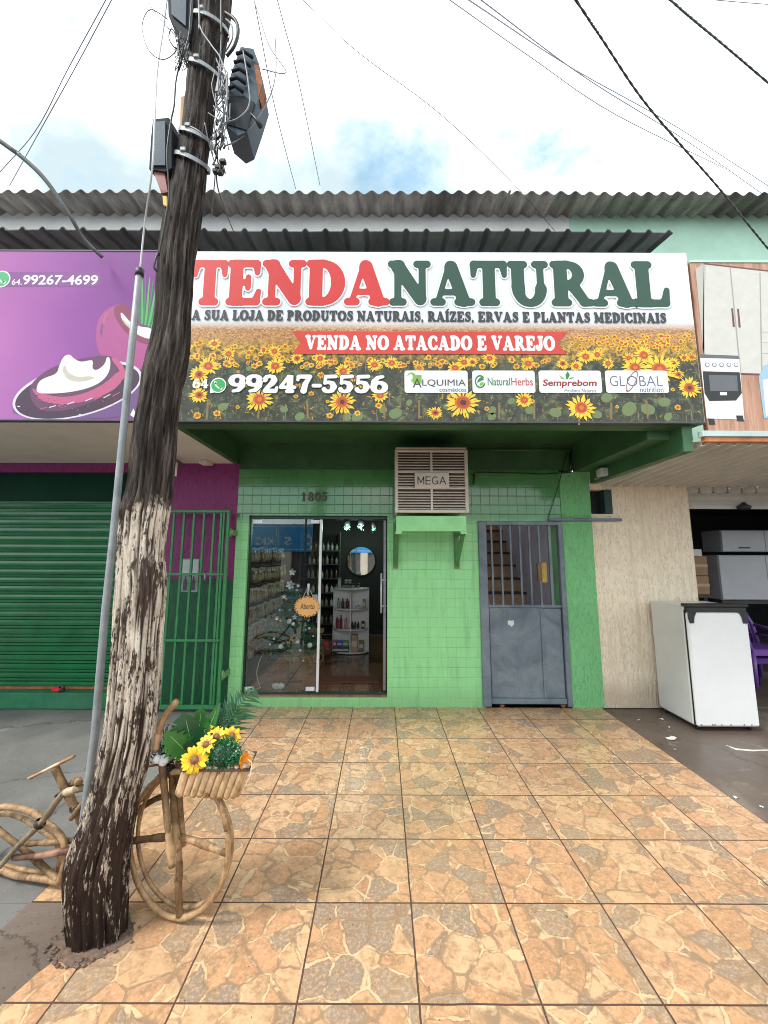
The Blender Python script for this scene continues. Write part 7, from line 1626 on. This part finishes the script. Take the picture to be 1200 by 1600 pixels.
pbox(dcx - .27, dcx - .02, lev[0] + .0225, .074, cb('slate_box', (.05, .08, .10)), 'long dark slate box at the bottom left of the display', .12, dY - .17)
pbox(dcx + .015, dcx + .115, lev[0] + .0225, .25, cb('peach_box', (.50, .28, .15)), 'tall peach coloured box on the bottom right shelf of the display')
pbox(dcx + .14, dcx + .21, lev[0] + .0225, .17, cb('moss_box', (.16, .17, .04)), 'moss green box on the bottom right shelf of the display', .05)
# round mirror, green lamps and dark shelves at the back
c = at(564, 876.5, 8.36); t = thing('round_mirror', c, 'round mirror on the dark back wall of the green shop', 'mirror')
mm, nt_, b__ = new_mat('mirror_glass'); b__.inputs['Metallic'].default_value = 1; b__.inputs['Roughness'].default_value = .02; b__.inputs['Base Color'].default_value = (.9, .9, .9, 1)
rm = 22 / 650 * 8.3; q = MB(); q.cyl((c.x, 8.37, c.z), (c.x, 8.399, c.z), rm, 40, sm=False); q.build('mirror_glass', mm, t)
q = MB(); q.tube([(c.x + (rm + .006) * math.cos(6.283 * k / 40), 8.372, c.z + (rm + .006) * math.sin(6.283 * k / 40)) for k in range(41)], .010, 6); q.build('frame', M['blackpl'], t)
gm = pm('green_led', (.3, .8, .5), .4, .1, emit=((.25, .95, .60), .75))
q = MB(); c = at(563, 812, 7.6); q.box(c.x - .45, c.x + .45, 7.6, 7.64, c.z - .01, c.z + .015); tag(q.build('lamp_rail', M['blackpl']), 'black rail carrying three green spotlights in the dark shop', 'rail')
for k, (px, py, r) in enumerate(((542, 824.5, 4.8), (564, 823.5, 4.8), (584, 827, 3.6))):
    c = at(px, py, 7.55); t = thing('spotlight', c, ('left one of three lit green spotlights in the dark shop', 'middle one of three lit green spotlights in the dark shop', 'right dimmer one of three green spotlights in the dark shop')[k], 'lamp', 'green spotlights in the shop')
    s_ = 7.6 / 650; q = MB(); rn = random.Random(k)
    for j in range(70):
        a = rn.uniform(0, 6.28); rr = r * s_ * abs(rn.gauss(0, .5)); q.ball((c.x + rr * math.cos(a), c.y + rn.uniform(-.01, .01), c.z + rr * math.sin(a)), rn.uniform(.003, .008) * (1 if k < 2 else .7), 6)
    q.build('led_cluster', gm, t); ld = bpy.data.lights.new('spotlight_glow', 'POINT'); ld.energy = 3.2 if k < 2 else 1.2; ld.color = (.72, 1, .82); ld.shadow_soft_size = .05; lo_ = bpy.data.objects.new('spotlight_glow', ld); COL.objects.link(lo_); lo_.parent = t; lo_.location = (0, -.12, 0); q = MB(); q.lathe([(r * s_ * .6, .0), (r * s_ * 1.1, .05), (r * s_ * .9, .12), (.01, .14)], (c.x, c.y + .03, c.z), 14); q.build('housing', M['blackpl'], t)
shm = pm('charcoal_shelf', (.05, .05, .052), .5, .1); bt = [pm('grey_bottle_a', (.22, .22, .21), .3, .2), pm('brown_bottle_b', (.10, .06, .04), .3, .2), pm('white_bottle_c', (.5, .5, .48), .3, .1)]
sy = 8.05; sx0_, sx1_ = -1.55, at(531, 900, sy).x
t = thing('wall_shelf', ((sx0_ + sx1_) / 2, sy, FZ), 'tall dark wall shelf with rows of bottles left of the mirror', 'shelf'); levz = [at(515, y, sy).z for y in (973, 946, 925, 903, 881, 860)]
for z in levz: q = MB(); q.box(sx0_, sx1_, sy - .12, sy + .15, z - .02, z); q.build('board', shm, t)
q = MB(); q.box(sx0_, sx0_ + .02, sy - .12, sy + .15, FZ, levz[-1] + .35); q.box(sx1_, sx1_ + .02, sy - .12, sy + .15, FZ, levz[-1] + .35); q.build('upright', shm, t)
protos = []
for i, mt in enumerate(bt):
    tt_ = thing('bottle', (0, 0, 0), ('grey', 'brown', 'white')[i] + ' bottle in a row on the dark wall shelf', 'bottle', ('grey', 'brown', 'white')[i] + ' bottles on the dark wall shelf'); q = MB(); q.lathe([(.028, 0), (.03, .01), (.03, .09), (.022, .11), (.011, .12), (.011, .15)], (0, 0, 0), 10); q.build('body', mt, tt_); q = MB(); q.cyl((0, 0, .1505), (0, 0, .17), .014, 8); q.build('cap', M['blackpl'], tt_); protos.append(tt_)
used = set(); rn = random.Random(2)
for z in levz:
    x = sx1_ - .06
    while x > sx1_ - .62:
        i = rn.choice((0, 0, 1, 2)); o = protos[i] if i not in used else copy_tree(protos[i]); used.add(i); o.location = (x, sy - .06, z + .001); s_ = rn.uniform(.75, 1.1); o.scale = (1, 1, s_); x -= rn.uniform(.075, .10)
# small wooden cart with red flowers
c = gnd(508, 1036, FZ); t = thing('flower_cart', (c.x, c.y, FZ), 'little wooden stick cart with red flowers beside the tree', 'cart')
q = MB(); z0_ = at(490, 983, c.y).z; x0_, x1_ = at(482, 983, c.y).x, at(505, 983, c.y).x; q.box(x0_, x1_, c.y, c.y + .12, z0_ - .06, z0_, b=.01); q.build('tray', M['stick'], t)
for (pa, pb) in (((486, 990), (480, 1030)), ((492, 1020), (512, 1004)), ((480, 1024), (486, 1036)), ((500, 990), (506, 1036)), ((484, 1022), (500, 1030))): q = MB(); q.tube([at(*pa, c.y + .05), at(*pb, c.y + .05)], .016, 8); q.build('stick', M['stick'], t)
q = MB(); w0 = at(497, 1027, c.y + .02); q.tube([w0 + Vector((.07 * math.cos(6.283 * k / 20), 0, .07 * math.sin(6.283 * k / 20))) for k in range(21)], .012, 6); q.build('wheel', M['stick'], t)
t = thing('red_flowers', at(508, 1008, c.y), 'bunch of small red flowers on the little wooden cart', 'flowers'); q = MB(); rn = random.Random(6); cc = at(508, 1008, c.y)
for k in range(30):
    p = cc + Vector((rn.uniform(-.07, .07), rn.uniform(-.05, .05), rn.uniform(-.06, .07)))
    for j in range(5): a = 6.283 * j / 5; petal(q, p, Vector((0, -1, .3)), Vector((math.cos(a), -.2, math.sin(a))).normalized(), .022, .008, .5, 0 if k % 3 else 1)
q.build('petals', [pm('red_petal', (.35, .02, .02), .5, .2), leafd], t)
